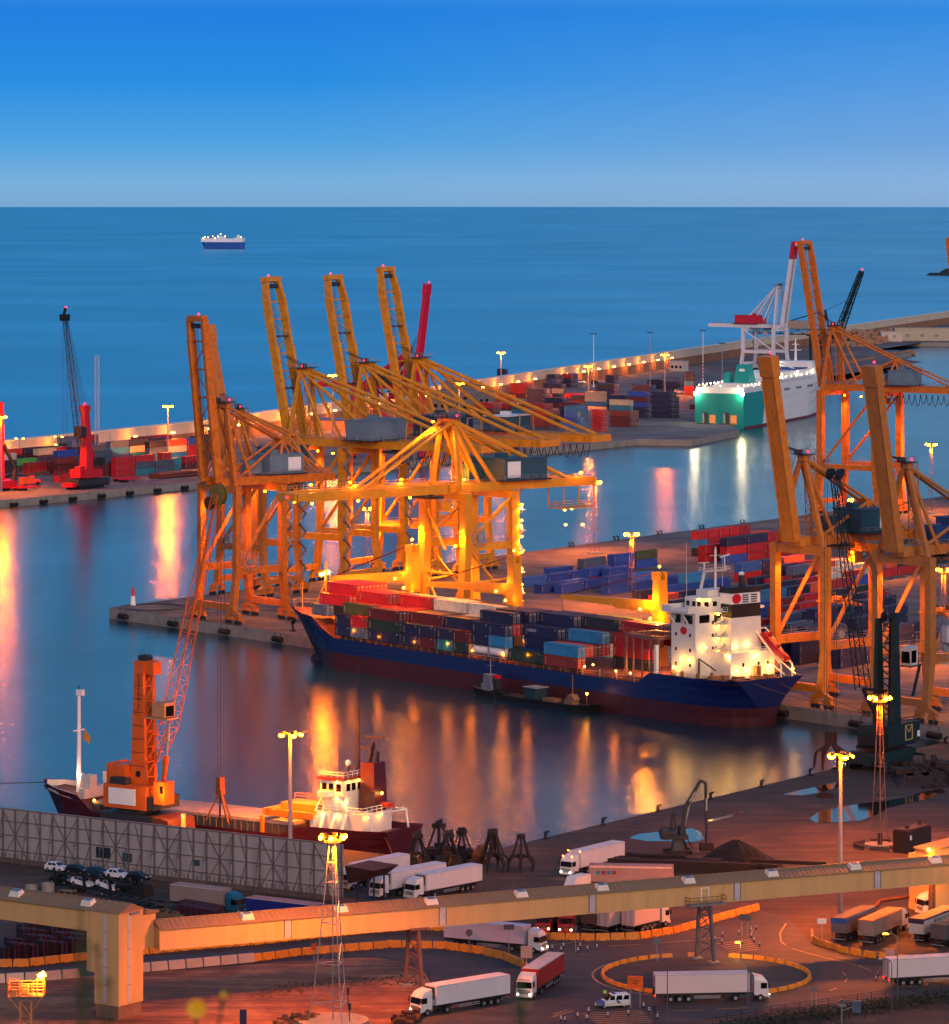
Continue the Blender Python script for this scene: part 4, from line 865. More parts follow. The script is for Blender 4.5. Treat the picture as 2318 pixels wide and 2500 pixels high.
def octo(cx, cy, cz, r, n, name, mat, par):
    b = B(); pts = []
    for k in range(8):
        a = R(22.5+45*k); pts.append((math.cos(a)*r, math.sin(a)*r))
    if n == 'x': b.add([(cx,cy+p,cz+q) for p,q in pts]+[(cx+.1,cy+p,cz+q) for p,q in pts],[tuple(range(8))[::-1],tuple(range(8,16))]+[(i,(i+1)%8,8+(i+1)%8,8+i) for i in range(8)])
    else: b.add([(cx+p,cy,cz+q) for p,q in pts]+[(cx+p,cy-.1,cz+q) for p,q in pts],[tuple(range(8)),tuple(range(8,16))[::-1]]+[(i,8+i,8+(i+1)%8,(i+1)%8) for i in range(8)])
    P(name, b, mat, par)
octo(166.68,.3,31.05,1.4,'x','funnel_emblem',RED,acc); octo(159.7,-9.22,22.6,1.1,'y','side_emblem',RED,acc)
b = B()
for k, z in enumerate((14,17.4,20.8,24.2)):
    b.bar((164,-3.6,z),(164.6,1.4,z+3.4),.9,.12); b.rail([(164.4,-3.6,z),(165,1.4,z+3.4)],1,.05,0,1.5); b.box((163.5,-4.4,z+3.35),(165.4,2.0,z+3.5)); b.rail([(165.4,-4.4,z+3.5),(165.4,2,z+3.5)],1,.05,0,1.5)
b.rail([(163.5,-9,17),(170,-4.6,17),(170,8.8,17)],1.1,.06); P('stairs', b, WS, acc); b = B(); b.rail([(155,-11.3,28.2),(163.5,-11.3,28.2)],1.1,.05,0,1.5); P('wing_rails', b, WS, acc)
b = B(); b.rod((160,0,33),(160,0,44),.28,0,8); b.bar((160,-3.4,38),(160,3.4,38),.3); b.bar((158.4,-3,33.2),(159.6,-3,38),.5); b.rod((159.6,-3,38),(159.6,-3,40.4),.2); b.bar((159.6,-4.6,40.4),(159.6,-1.6,40.4),.3,.2); b.rod((160,2.8,38),(160,2.8,41.5),.15); b.bar((160,1.4,41.6),(160,4.2,42.2),.5,.35)
b.rail([(158.6,-3.6,38),(161.2,-3.6,38),(161.2,3.4,38),(158.6,3.4,38)],1,.07,0,1.2); b.bar((160,-1.6,42.2),(160,1.6,42.2),.12); b.rod((157,-6,31),(157,-6,46),.05,0,4); b.rod((158,4,33),(158,4,42),.05,0,4); b.ball((160,0,44.3),.25,0,6); P('radar_mast', b, WS, acc)
b = B(); b.bar((166.5,9.6,17),(176,9.6,11),.3); b.bar((166.5,6.4,17),(176,6.4,11),.3); b.rod((167,8,20.2),(174.6,8,15.2),1.25,1,12,.95); b.ball((167,8,20.2),1.25,1,10); b.ball((174.6,8,15.2),.95,1,10); b.bar((169,8,20),(172,8,18),1.2,1.2,1); b.frus((168.6,8),.8,.7,20.4,21.7,1)
for y in (9.7,6.3): b.bar((166,y,22.5),(174.8,y,13.6),.34); b.bar((174.8,y,13.6),(174.8,y,10),.3); b.bar((166,y,22.5),(164.5,y,22.3),.3)
b.bar((166,6.3,22.5),(166,9.7,22.5),.3); P('lifeboat_and_davit', b, [WS, M('b01414',.4)], acc)
b = B(); b.bar((164.5,-9,10.5),(164.5,-9,15.5),.3); b.bar((164.5,-9,15.5),(170.5,-9.4,13),.3); P('provisions_crane', b, BLK, acc)
GEAR = M('8a5a30',.6,0,.4,.8)
for x, y in ((168,-8),(171.5,-4),(173,0),(172.5,4.5),(168.6,-5)): b = B(); b.box((x-.8,y-.8,9.9),(x+.8,y+.8,11.2)); b.rod((x-.9,y+1.2,10.6),(x+.9,y+1.2,10.6),.55,0,10); P('winch', b, GEAR, acc)
for x,y in ((157,-10),(160,-10),(165,-9.8),(166.5,-7)): b = B(); b.rod((x,y,10),(x,y,11.4),.4,0,8); b.ball((x,y,11.5),.42,0,8); P('ventilator', b, GEAR, acc)
b = B(); b.box((171,1.5,9.9),(172,2.8,13.4)); P('deck_locker', b, GEAR, acc)
b = B(); lps = [(163.9,y,30.9) for y in (-5.4,-.2)] + [(162,-6.9,30.9)] + [(164,-2.8,z) for z in (17,20.4,23.8,26.9)] + [(163.9,-6.6,18.3),(167,-.3,18.6),(167,3.4,18.8),(159.5,-9.9,15),(162.2,-9.9,15),(157.5,-10.2,12.6),(170.4,-3,12.4),(170.4,.4,12.6),(170.4,7.6,13.2),(171.6,5.2,12.2),(170.4,3.0,16.2),(169,-4.9,16.4),(175.5,9.2,12.4)]
PL('deck_lamp', lps, .36, WRM, acc)
for k, p in enumerate(lps): q = V(p)+V((.75 if p[1] > -9 else 0,-.75 if p[1] <= -6.5 else 0,-.35)); pt(tuple(q), (170 if k > 6 else 75)*(1.7 if k > 12 else 1), (1,.55,.15), .3, acc)
# gantry over the open hatch
b = B()
for x in (140.5,151.5):
    for y in (-9.6,-1): b.bar((x,y,8.5),(x,y,18),.5)
    b.bar((x,-9.6,18),(x,-1,18),.6,.8)
for y in (-9.6,-1): b.bar((140.5,y,18),(151.5,y,18),.6,.8)
b.rail([(140.5,-9.9,18.4),(151.5,-9.9,18.4)],1.1,.06)
for x in (143,146,149): b.bar((x,-9.6,8.5),(x,-9.6,18),.3)
P('hatch_gantry', b, M('7a5040',.6,0,.3,.6,.3), ship); dn((146,-3,16.9), 14000, (1,.4,.1), .4, ship); pt((138,2,19.5), 6000, (1,.42,.1), .4, ship)
b = B(); b.bar((151.8,-10.4,8),(151.8,-10.4,16.6),.7); P('side_mast', b, WHT, ship)
# mooring lines
b = B()
for p, q in (((176,8,10.5),(200,14,3.4)),((176,2,10.5),(196,14,3.4)),((9,5,12.6),(2,15,3.4)),((5,3,12.8),(-14,15,3.4)),((177,-6,10.4),(208,15,3.2))):
    p = V(p); q = V(q); b.line([p.lerp(q,i/8)-Zv*math.sin(math.pi*i/8)*1.2 for i in range(9)],.06)
P('mooring_lines', b, M('6a4a30',.8), ship)
# containers carried by the ship
gs = 'containers on the moored container ship'; shipM = Matrix.Translation(so_) @ Matrix.Rotation(RZ1,4,'Z'); shipM.translation.z = 0
rowsN = ['outermost row','second row','third row','fourth row','fifth row','sixth row','seventh row','eighth row','ninth row']
bays = [ (19.5,12.6,{1:'2s',2:'kr',3:'mrr',4:'rmr',5:'oRR',6:'mro',7:'kk'},'foremost bay'),
 (32.5,8.7,{0:'2nn|2sr',1:'nmG',2:'nmr',3:'kmrr',4:'nrrR',5:'mmro',6:'kmrk',7:'rkk'},'first bay abaft the forecastle'),
 (46,8.7,{0:'ngm',1:'nmr',2:'nur',3:'krr',4:'nmrr',5:'kmrw',6:'nnk',7:'rmk'},'second bay abaft the forecastle'),
 (59.5,8.7,{0:'2nn|2mn',1:'nnm',2:'nkn',3:'nmn',4:'kmkw',5:'rnnw',6:'nmrk',7:'nmr'},'third bay'),
 (73,8.7,{0:'2tn|2gm',1:'nnn',2:'nkn',3:'nkw',4:'rmww',5:'kmkk',6:'nkr',7:'nkn'},'fourth bay'),
 (86.5,8.7,{0:'2Wnn|2Wun',1:'krrn',2:'krkn'.replace('krkn','krk'),3:'nknn',4:'nmnn',5:'mknn',6:'kkn',7:'nnn'},'fifth bay'),
 (100,8.7,{0:'g',1:'b',2:'nnn',3:'knn',4:'mkkn',5:'nnnn',6:'kknn',7:'kny'},'sixth bay'),
 (113,8.7,{0:'Mu',1:'oo',2:'om',3:'rru',4:'kmm',5:'krky'.replace('y','k'),6:'rkmn',7:'knry'},'seventh bay'),
 (126.3,8.7,{4:'krr',5:'gkMr',6:'2koaa|2koaa',7:'nkr'},'hatch bay') ]
for bx, bz, rows_, bn in bays:
    for j, spec in rows_.items():
        y = -11+2.44*(j+.5)+.0
        for hi, part in enumerate(spec.split('|')):
            L = 12.19
            if part[0] == '2': part = part[1:]; L = 6.06
            if bx == 19.5: y = -11+2.44*(j+.5)*1.0
            for k, c in enumerate(part):
                front_n = rows_.get(j-1,'').split('|')[0].replace('2','')
                if j > 0 and k < len(part)-1 and k < len(front_n)-1: continue
                nm = 'white tank' if c == 'W' else CC[c][1]
                hf = '' if L > 8 else (', fore half' if hi == 0 else ', after half')
                lb = f"{nm} container, {tier(k,len(part))}{' tier' if 'tier' not in tier(k,len(part)) and tier(k,len(part))!='only one' else ''}, {rowsN[j]}{hf}, {bn.replace(' abaft the forecastle','')}, ship"
                loc = shipM @ V((bx+hi*6.13, y, bz+k*2.62)); o = cont(c, tuple(loc), RZ1, lb, gs, L)
                if c == 'a': text('MAERSK', 1.0, M('20242c',.6), o, (3,-1.25,1.5), (R(90),0,0)) ; text('MAERSK', 1.0, M('20242c',.6), o, (6.1,0,1.6), (R(90),0,R(90)), 'lettering', .8)
                if c in 'nk' and k == len(part)-1 and j == 3 and bn == 'fifth bay': text('COSCO', .9, WHT, o, (2.6,-1.25,1.5), (R(90),0,0))
                if c == 'n' and j == 2 and k == len(part)-1 and bn == 'sixth bay': text('COSCO', .9, WHT, o, (2.8,-1.25,1.5), (R(90),0,0))
print('containers', NC[0])
# work barge and tug alongside
t = T('work_barge', 'dark flat work barge with blue hut lying beside the container ship', 'barge', tuple((tip+d1*205-n1*27.5).xy)+(0,), RZ1)
b = hull([(-2,2.0,1.5,1.9,1),(2,3.2,3,1.6,0),(30,3.2,3,1.6,0),(34,2.2,1.6,2.0,-1)],.5,.4,-.6); P('hull', b, [BLK,BLK,DGR], t)
b = B(); b.box((10.6,-1.6,1.3),(14.6,1.8,3.9)); b.box((10.3,-1.9,3.9),(15,2.1,4.1),1); P('hut', b, [M('16343e',.6), M('8a8f90',.6)], t)
BG_ = M('7a5a40',.7,0,.4,.8); b = B(); b.rod((26,0,1),(26,0,8),.1); b.box((24,-1,1.3),(27,1,2.4)); b.frus((26,0),1.6,.9,2.4,3.6,0,.6,.9); P('deck_shelter', b, BG_, t); b = B(); b.rod((31,0,1),(31,0,4),.08); P('lamp_post', b, BG_, t); b = B(); b.box((17,-1.5,1.3),(21,1,2.1)); P('deck_locker', b, BG_, t)
b = B(); b.ball((31,0,4.2),.3,0,6); P('lamp', b, WRM, t); pt((31,-.6,4.4),60,WARM,.2,t)
t = T('harbour_tug', 'small tug with white wheelhouse and red funnel band beside the barge', 'boat', tuple((tip+d1*197-n1*27.3).xy)+(0,), RZ1)
b = hull([(-3,.3,.2,2.6,.8),(0,2,1.5,2.1,0),(8,2.2,2,1.6,0),(9.5,1.6,1.2,1.7,0)],.5,.4,-.6); P('hull', b, [BLK,BLK,DGR], t)
b = B(); b.box((2,-1.3,1.2),(5.6,1.3,3.2)); b.box((2.6,-1.1,3.2),(5,1.1,5.4)); P('wheelhouse', b, M('6a7078',.6), t); b = B(); b.box((5.8,-.6,2),(7,.6,4.6)); P('funnel', b, DGR, t); b = B(); b.box((5.75,-.65,4.6),(7.05,.65,5.4)); P('funnel_band', b, RED, t)
b = B(); b.rod((4,0,5.4),(4,0,9),.09); b.bar((4,-1,7.4),(4,1,7.4),.08); P('mast', b, STL, t)
# ---------------------------------------------------------------- coaster in the foreground
MAR = M('4c0a16', .5, 0, .2, .2, .2); CR = M('c8c0b2', .6, 0, .1, .4, .2)
ch = -e2; cn = V((.565,.825,0))                      # x runs from bow (left, far) to stern
p0 = C0 + e2*98 + cn*8.3; RZC = math.atan2(ch.y, ch.x)
cst = T('cargo_coaster', 'maroon cargo coaster with pale hatch covers, lying behind the corrugated fence', 'ship', (p0.x,p0.y,0), RZC); cst.scale = (.945,1,1)
b = hull([(0,.3,.15,8.2,5),(3,3,1,8.0,4),(8,5.2,3.6,7.6,2),(14,6.3,5.5,7.0,.5),(18,6.5,6.2,4.2,0),(64,6.5,6.5,4.0,0),(68,6.5,6.4,5.8,0),(72,6.5,6.2,6.0,0),(82,6.3,5.4,6.1,0),(88,5.7,3.2,6.3,-.3)],1.4,1.1,-2)
P('hull', b, [M('1c1416',.7), MAR, M('7a4a3c',.8,0,.3,.5)], cst)
b = B(); b.box((17,-5.2,3.2),(66,5.2,5.6)); 
for k in range(33): x = 17.6+k*1.5; b.box((x,-5.45,3.4),(x+.22,-5.2,5.6))
P('hatch_coaming', b, M('4a4644',.8,0,.25,.5,.2), cst)
b = B()
for k in range(12): x = 17.2+k*4.05; b.hexa([(x,-5.3,5.6),(x+3.95,-5.3,5.6),(x+3.95,5.3,5.6),(x,5.3,5.6),(x+.05,-5.3,6.1),(x+3.9,-5.3,6.1),(x+3.9,5.3,6.1),(x+.05,5.3,6.1)])
P('hatch_covers', b, M('9a8c7e',.8,0,.3,.4,.3), cst)
b = B(); b.box((13.6,-5.2,6.2),(15,5.2,8.0)); b.box((13.2,-3.8,7),(15.2,-1.8,10.4)); b.box((13.2,2.2,7),(15.2,4.2,10.4)); P('forecastle_break', b, CR, cst)
b = B()
for sg in (-1,1): b.line([(.9,0,8.05),(3.2,sg*2.7,7.9),(8,sg*4.9,7.5),(13,sg*5.9,7.1)],.09,0); b.add([(1,0,7),(3.3,sg*2.6,6.9),(8,sg*4.8,6.5),(13,sg*5.8,6),(13,sg*5.8,7.1),(8,sg*4.85,7.5),(3.3,sg*2.65,7.9),(1,0,8.1)],[(0,1,6,7),(1,2,5,6),(2,3,4,5)])
P('inner_bulwark', b, CR, cst)
b = B(); b.rod((9,0,6),(9,0,25),.5,0,8,.32); b.bar((9,-1.6,18),(9,1.6,18),.25); b.bar((9,0,6),(9.5,0,10),.9); b.box((8.6,-.4,24.5),(10.1,.4,25.6)); b.rod((9,0,25),(9,0,26.4),.12,1); P('foremast', b, [WHT,BLK], cst)
b = B(); b.add([(9.4,1.2,18),(10.6,1.6,16.6),(10.4,1.4,15.3),(9.2,1.0,16.4)],[(0,1,2,3)],0); b.add([(9.4,1.2,18),(10.6,1.6,16.6),(10.2,1.5,16.2),(9.3,1.1,17.5)],[(0,1,2,3)],1); P('flag', b, [M('b07a10',.8),M('8c1010',.8)], cst)
b = B(); b.box((71,-4.5,5),(81.6,4.5,8.6)); b.frus((74.5,-.2),2.6,3.6,8.6,11.4,0); b.frus((74.3,-.2),2.7,3.9,11.4,14.2); b.box((72.5,-6.2,11.4),(74.6,6.0,12.4)); b.box((70.2,-5.4,5),(71,5.4,7.6)); P('deckhouse', b, M('d2ccc0',.5,0,.08,.4,.1), cst)
b = B(); b.box((71.2,-4.5,14.2),(77.4,4.1,14.7)); b.box((71.6,-4.1,14.7),(77,3.7,14.75),1); P('wheelhouse_roof', b, [MAR,DGR], cst)
b = BX()
for y in (-3.2,-1.6,.2,1.8): b.box((77,y,12.3),(77.06,y+1.1,13.6)); b.box((71.5,y,12.3),(71.6,y+1.1,13.6))
for x in (72,73.6,75.3): b.box((x,-4.14,12.3),(x+1.1,-4.08,13.6))
PX('window', b, GLS, cst)
b = B(); b.frus((79.5,1.6),1.9,1.9,8.6,17.2,0,1.5,1.7); P('funnel', b, MAR, cst)
b = B(); b.rod((79,1.2,17.2),(79.6,1.6,20.6),.4,0,8); b.rod((80.2,2,17.2),(80.4,2,19),.3,0,8); b.rod((80.5,.8,17.2),(80.5,.8,21.6),.1); b.bar((78.4,.8,21.7),(82.6,.8,21.7),.3,.35); b.bar((77.6,.2,19.8),(80,.2,19.8),.25,.3); b.lat((76.4,1,14.7),(76.4,1,27),.5,.5,9,.06); b.rod((76.4,1,27),(76.6,1,36),.05,0,4); b.ball((75.6,-.8,17),.55,1,8); b.rod((75.6,-.8,14.7),(75.6,-.8,16.6),.25); P('mast_gear', b, [BLK,WHT], cst)
b = B(); b.rail([(71.2,-4.5,8.6),(81.6,-4.5,8.6),(81.6,4.5,8.6)],1.1,.06,0,1.4); P('deck_rails', b, WHT, cst); b = B(); b.rail([(71.4,-4.3,14.7),(77.2,-4.3,14.7),(77.2,3.9,14.7)],1,.05,0,1.2); P('roof_rails', b, WHT, cst); b = B(); b.bar((78.4,-4.4,8.7),(75.6,-3.9,11.6),.8,.12); b.bar((71.2,-5.2,8.6),(72.2,-4.2,11.4),.7,.12); b.bar((82,-5.4,8.8),(84,-5.4,8.8),.2); b.bar((82,5.2,8.8),(84.4,5.2,8.8),.2); b.bar((84,-5.4,8.8),(85,-5.4,5.2),.25); b.bar((84.4,5.2,8.8),(85,5.2,5.4),.25); b.bar((82,-5.4,8.7),(84.4,5.2,8.7),.2)
for x in (73,75.5,78): b.bar((x,-4.6,8.5),(x-.5,-5.6,5),.7,.15)
P('davit_and_ladders', b, WHT, cst)
b = B(); b.ball((82.6,2.4,9.7),1.1,0,10,.5); b.ball((81.4,2.4,9.7),1.0,0,10,.5); P('rescue_boat', b, M('c02808',.5), cst)
b = B(); b.bar((60,-5.6,7.6),(60,5.6,7.6),1.6,1.2); b.box((60,-5.6,7),(71,-4.9,8.2)); b.box((59,-6.2,3.6),(59.6,-5.6,7)); b.box((59,5.6,3.6),(59.6,6.2,7)); b.box((60.6,-2,7.4),(69,3,9)); b.rail([(60,3,9),(69,3,9)],1,.06); P('hatch_crane', b, M('b87a14',.6,0,.3,.6,.3), cst); pt((65,0,12), 1600, WARM, .3, cst)
b = B(); lps = [(77.4,-2.9,14),(75.8,-4.5,14),(77.6,-.2,14),(75.4,-4,11),(77.3,-3.6,10.6),(72.6,-4.8,8.1),(76,-4.8,8.1),(82.2,-3.4,8.2),(82.2,.6,8.2),(81.7,1.4,11.8),(18,-5.8,6.3)]
PL('deck_lamp', lps, .25, WRM, cst)
for p in lps[:-1]: q = V(p)+V((.5 if p[0] > 77 else 0, -.6 if p[1] < -3.8 else 0, -.2)); pt(tuple(q), 70, (1,.62,.22), .2, cst)
pt((9.5,-1.4,9.8), 500, (1,.6,.3), .3, cst)
b = B(); b.line([(1,0,7.6),(-22,4,5)],.08)
for p, q in (((87,-5,5.8),(92,-9,3.3)),((88,4,5.8),(103,-10,3.3))): b.line([p,q],.06)
P('mooring_lines', b, M('4a3a2c',.8), cst)
# ---------------------------------------------------------------- ferry
TEAL = M('078a80', .45, 0, .1, .1); WF = M('d8d8d4', .5, 0, .06, .1, .05)
fd = V((.37,.929,0)).normalized(); fx_ = G(1757,1047,0)
fer = T('ferry', 'large white and turquoise car ferry with open stern doors at the far quay', 'ship', (fx_.x,fx_.y,0), math.atan2(fd.y,fd.x))
b = hull([(0,12.4,12.2,17.5,0),(60,12.6,12.6,17.5,0),(110,12.4,11.5,17.5,0),(140,10.5,7,18,0),(158,6,2,18.5,-3),(168,.6,.3,19,-8)],1.2,1.2,-2); P('hull', b, [M('6a1c20',.6), WF, M('8a7a6a',.7)], fer)
b = B()
for sg in (-1,1):
    q = [(-.08,sg*12.45,1.2),(30,sg*12.72,1.2),(36,sg*12.74,17.6),(-.08,sg*12.55,17.6)]; q2 = [(x,y-sg*.25,z) for x,y,z in q]; b.hexa(q2+q)
b.box((-.35,-12.5,8),(-.05,12.5,17.4))
for y0, y1 in ((-12.5,-9),(-5.8,-5.2),(-2.2,1.9),(5,5.6),(8.6,12.5)): b.box((-.35,y0,0),(-.05,y1,8))
for y0, y1 in ((-9,-5.8),(1.9,5)): b.box((-.35,y0,6.8),(-.05,y1,8))
for y0, y1 in ((-9,-2.2),(1.9,8.6)): b.box((-.34,y0,0),(-.06,y1,2.2))
b.bar((-.4,-.2,0),(-.4,-.2,17.3),.5,.3); P('stern_cladding', b, TEAL, fer)
for y0, y1 in ((-9,-5.8),(1.9,5)): b = B(); b.box((-.12,y0,2.2),(-.04,y1,6.8)); P('vehicle_deck_glow', b, EM('c86a08',1.3,'vehicle_deck_glow'), fer)  # flat sheet that glows by itself for the light on the deck inside
for y0, y1 in ((-5.2,-2.2),(5.6,8.6)): b = B(); b.box((-.12,y0,2.2),(-.04,y1,8)); P('passage_shade_sheet', b, M('4a4238',.8), fer); b = B(); b.hexa([(-.9,y1-1.0,2.2),(-.2,y1-1.0,2.2),(-.2,y1-.1,2.2),(-.9,y1-.1,2.2),(-.5,y1-.7,7.6),(-.2,y1-.7,7.6),(-.2,y1-.1,7.6),(-.5,y1-.1,7.6)]); P('door_leaf', b, M('a0a49e',.6), fer)  # passage sheets carry the shade inside the opening in their colour
b = B()
for y in (-5.2,5.6): b.hexa([(-9,y-3.6,2.9),(0,y-3.6,2.4),(0,y+3.6,2.4),(-9,y+3.6,2.9),(-9,y-3.6,3.2),(0,y-3.6,2.8),(0,y+3.6,2.8),(-9,y+3.6,3.2)])
P('stern_ramps', b, M('3a4438',.8), fer)
b = B(); b.box((.4,-12.3,17.5),(1.4,12.3,20.4)); b.box((28,-12,17.5),(48,12,21)); b.box((48,-12.2,17.5),(140,12.2,22)); b.box((60,-10,22),(132,10,25)); b.box((120,-11,25),(134,11,28.4)); b.box((1.4,11.6,17.5),(48,12.3,20.2)); b.box((1.4,-12.3,17.5),(48,-11.6,20.2)); P('upper_decks', b, WF, fer)
b = B(); b.frus((40,0),6,4,21,30,0,3,3); b.frus((40,8),5,1.8,21,26,0,3,1.5); P('funnel', b, TEAL, fer)
b = B(); b.frus((36.2,0),.4,2,25,28,0,.2,1.2); P('funnel_emblem', b, WHT, fer)
b = B(); b.rod((126,0,28),(126,0,40),.8,0,8,.3); b.bar((126,-3,34),(126,3,34),.4); b.bar((126,-2,37),(126,2,37),.3); b.bar((100,-9,25),(100,9,31),.6); P('mast', b, WHT, fer)
b = B(); b.box((96,-9,25.1),(118,9,25.6)); P('sun_deck', b, M('1c4a80',.6), fer)
b = BX()
for sg in (-1,):
    for x0 in (52,66,86,106):
        for k in range(8): x = x0+k*1.2; b.box((x,sg*12.78-.02,16.0),(x+.6,sg*12.62,17.1))
    for x0 in (38,44): 
        for k in range(4): b.box((x0+k*.9,sg*12.78,13.5),(x0+k*.9+.5,sg*12.6,15)); b.box((x0+k*.9,sg*12.78,19.4),(x0+k*.9+.5,sg*12.0,20.4))
    for k in range(14): b.box((60+k*4,-12.3,20.2),(61+k*4,-12.18,21.2))
PX('window', b, M('6a7074',.4), fer)
b = B(); lps = [(x,y,21.2) for x in range(4,48,6) for y in (-11.5,11.8)] + [(2,-9,20.9),(2,0,20.9),(2,8,20.9)] + [(x,-12.2,22.8) for x in range(52,140,9)] + [(x,8,25.8) for x in range(62,130,14)]
PL('deck_lamp', lps, .4, EM('ffe6a0',14), fer)
b = B(); big = [(-.9,12.2,17.2),(-.9,-12.2,17.2)]
PL('stern_floodlight', big, .9, EM('ffe490',60), fer, 8)
for p in big: pt((p[0]-1.4,p[1],p[2]), 4500, (1,.8,.45), .8, fer)
for p in lps[::3]: pt((p[0],p[1]*.92,p[2]+.6), 350, COOL, .4, fer)
pt((5,-5,9), 10, WARM, .4, fer)
text('P3', 2.2, M('0c5a54',.5), fer, (4.6,-12.85,13.2), (R(90),0,0)) if False else None
# roro ship out at sea
sp_ = G(545,607,0); rs = T('car_carrier_ship', 'blue hulled car carrier with white upperworks far out at sea', 'ship', (sp_.x,sp_.y,0), R(-14))
k_ = sp_.y/FP
b = hull([(-55*k_,2*k_,.5*k_,17*k_,8*k_),(-46*k_,9*k_,7*k_,16.5*k_,2*k_),(50*k_,10*k_,9*k_,16.5*k_,0),(53*k_,9.5*k_,7*k_,16.5*k_,0)],.8*k_,0,-3); P('hull', b, [M('102c60',.6), M('1a4f98',.6,0,.1,.01), WHT], rs)
b = B(); b.box((-54*k_,-8*k_,16.5*k_),(30*k_,8*k_,25*k_)); b.box((30*k_,-9.8*k_,16.5*k_),(53*k_,9.8*k_,27*k_)); b.box((-14*k_,-8*k_,25*k_),(6*k_,8*k_,30*k_)); b.box((36*k_,-3*k_,27*k_),(42*k_,3*k_,34*k_)); b.rod((-5*k_,0,30*k_),(-5*k_,0,38*k_),.7*k_,0,5); P('upperworks', b, WHT, rs)
PL('deck_lamp', [(x*k_,-8.4*k_,z*k_) for x, z in ((-44,29),(-36,28),(-24,30),(-10,31),(8,31),(-4,36),(-48,26),(-18,26),(48,29),(50,22),(44,24),(38,21))], .8*k_, WRM, rs)
# red tugs at the far right
for px, py, lb in ((2262,836,'dark red tug at the far right basin, its wheelhouse amidships'),(2312,838,'dark red supply boat at the right edge of the far basin')):
    g = G(px,py,0); t = T('moored_tug', lb, 'boat', (g.x,g.y,0), R(8)); b = hull([(-14,1,.3,4.6,1.5),(-9,4,3,3.6,0),(10,4,3.6,3,0),(14,3,2,3.2,0)],1,.6,-1); P('hull', b, [BLK,M('5a1024',.6),DGR], t)
    b = B(); b.box((-5,-2.4,3),(3,2.4,6)); b.box((-4,-2,6),(0,2,8.4)); b.rod((-2,0,8.4),(-2,0,14),.2); P('wheelhouse', b, M('7a1828',.6), t)
# ---------------------------------------------------------------- mobile harbour cranes
OR3 = M('c4560e', .5, 0, .18, .5, .3)
# orange crane in the foreground: local x points at the ship's stern (boom side)
t = T('mobile_harbour_crane', 'tall orange mobile harbour crane behind the corrugated fence, lattice boom raised', 'mobile crane', (-60.0,734,3), math.atan2(ch.y,ch.x)); t.scale = (.9,.9,1)
b = B(); b.box((-6.8,-4.4,1.2),(6.6,4.0,4.6)); b.hexa([(6.6,-4.4,1.2),(11,-4.4,1.2),(11,4,1.2),(6.6,4,1.2),(6.6,-4.4,4.6),(10.6,-4.4,4.2),(10.6,4,4.2),(6.6,4,4.6)],1); b.box((11,-3,1.2),(16,2,2.2))
for x in (-5.5,-3.5,-1.5,1.5,3.5,5.5,8.5):
    for y in (-4,3.6): b.wheel((x,y,.75),.75,.8,(0,1,0),2)
P('undercarriage', b, [DGR, M('5a2814',.7,0,.3,.5,.4), RUB], t)
b = B(); b.box((-5.6,-4.6,5.6),(5.2,3.6,9.8)); b.box((-6.4,-2.6,5.6),(-5.6,3.2,13.2)); b.box((-5.6,-2.6,9.8),(-1.8,3.2,13)); b.box((-3,-3.6,4.6),(3,3,5.6),1); b.box((-4,-4.4,9.8),(0,-2.8,11.0),1); b.box((7.4,-4.8,7),(10,-1.6,11)); b.box((5.2,-4.4,5.8),(7.4,3.4,8),1); P('slewing_house', b, [OR3, DGR], t)
b = B(); b.box((-4.2,-4.7,6.3),(2.6,-4.61,9.2)); P('sign_panel', b, WHT, t)
b = B(); b.box((9.0,-4.88,9),(9.8,-4.8,10.3)); P('cabin_window', b, GLS, t)
b = B()
for y in (-1.5,1.5): b.frus((1.0,y),1.9,.45,9.8,31,0,1.05,.4,dx=.2)
for k in range(7):
    z = 11+k*2.7; x = 2.7-k*.09; b.bar((x,-1.4,z),(x,1.4,z+2.7),.22); b.bar((x,-1.4,z),(x,1.4,z),.25)
b.box((.2,-2.1,29.6),(2.6,2.1,31.8)); b.box((2.6,-1.3,29.4),(4.4,1.3,31.6))
for k in range(7): b.box((-.8+k*.13,-2.0,13+k*2.4),(2.75-k*.1,-1.93,13.1+k*2.4),1)
for x in (.8,2.0): b.wheel((x,0,32.2),.6,1.8,(0,1,0),1)
P('tower', b, [OR3, DGR], t)
b = B(); b.rod((1.2,-2.05,11.6),(1.2,-1.9,11.6),.6,0,12); P('tower_port', b, BLK, t)
tx = text('\n'.join('GOTTWALD'), 1.0, BLK, t, (1.3,-1.97,26.2), (R(90),0,0), 'lettering')
b = B(); fo = V((3.6,.6,13.6)); hd = V((10.6,11.3,61)); el = fo.lerp(hd,.14)+V((2.2,0,.6))
b.lat(fo,fo.lerp(hd,.14)+V((1.2,0,0)),1.6,2.2,3,.12,0,2.4,3.2,up=(0,1,0)); b.lat(fo.lerp(hd,.14)+V((1.2,0,0)),hd,2.4,3.2,15,.11,0,1.5,1.4,up=(0,1,0),rd=.055); P('boom', b, OR3, t)
b = B(); 
for y in (-.5,.5): b.wheel(hd+V((.4,y,.2)),1.9,.4,(0,1,0),1); b.wheel(hd+V((-1.6,y,-1.4)),1.2,.4,(0,1,0),0)
P('boom_head', b, [M('3a2410',.6,0,.3,1),M('6a5a20',.6,0,.3,1)], t)
b = B(); b.rod((5.6,0,8),(6.8,0,15),.55,0,8); b.rod((6.8,0,15),(7.4,0,21),.3,1,8); P('luffing_cylinder', b, [OR3, STL], t)
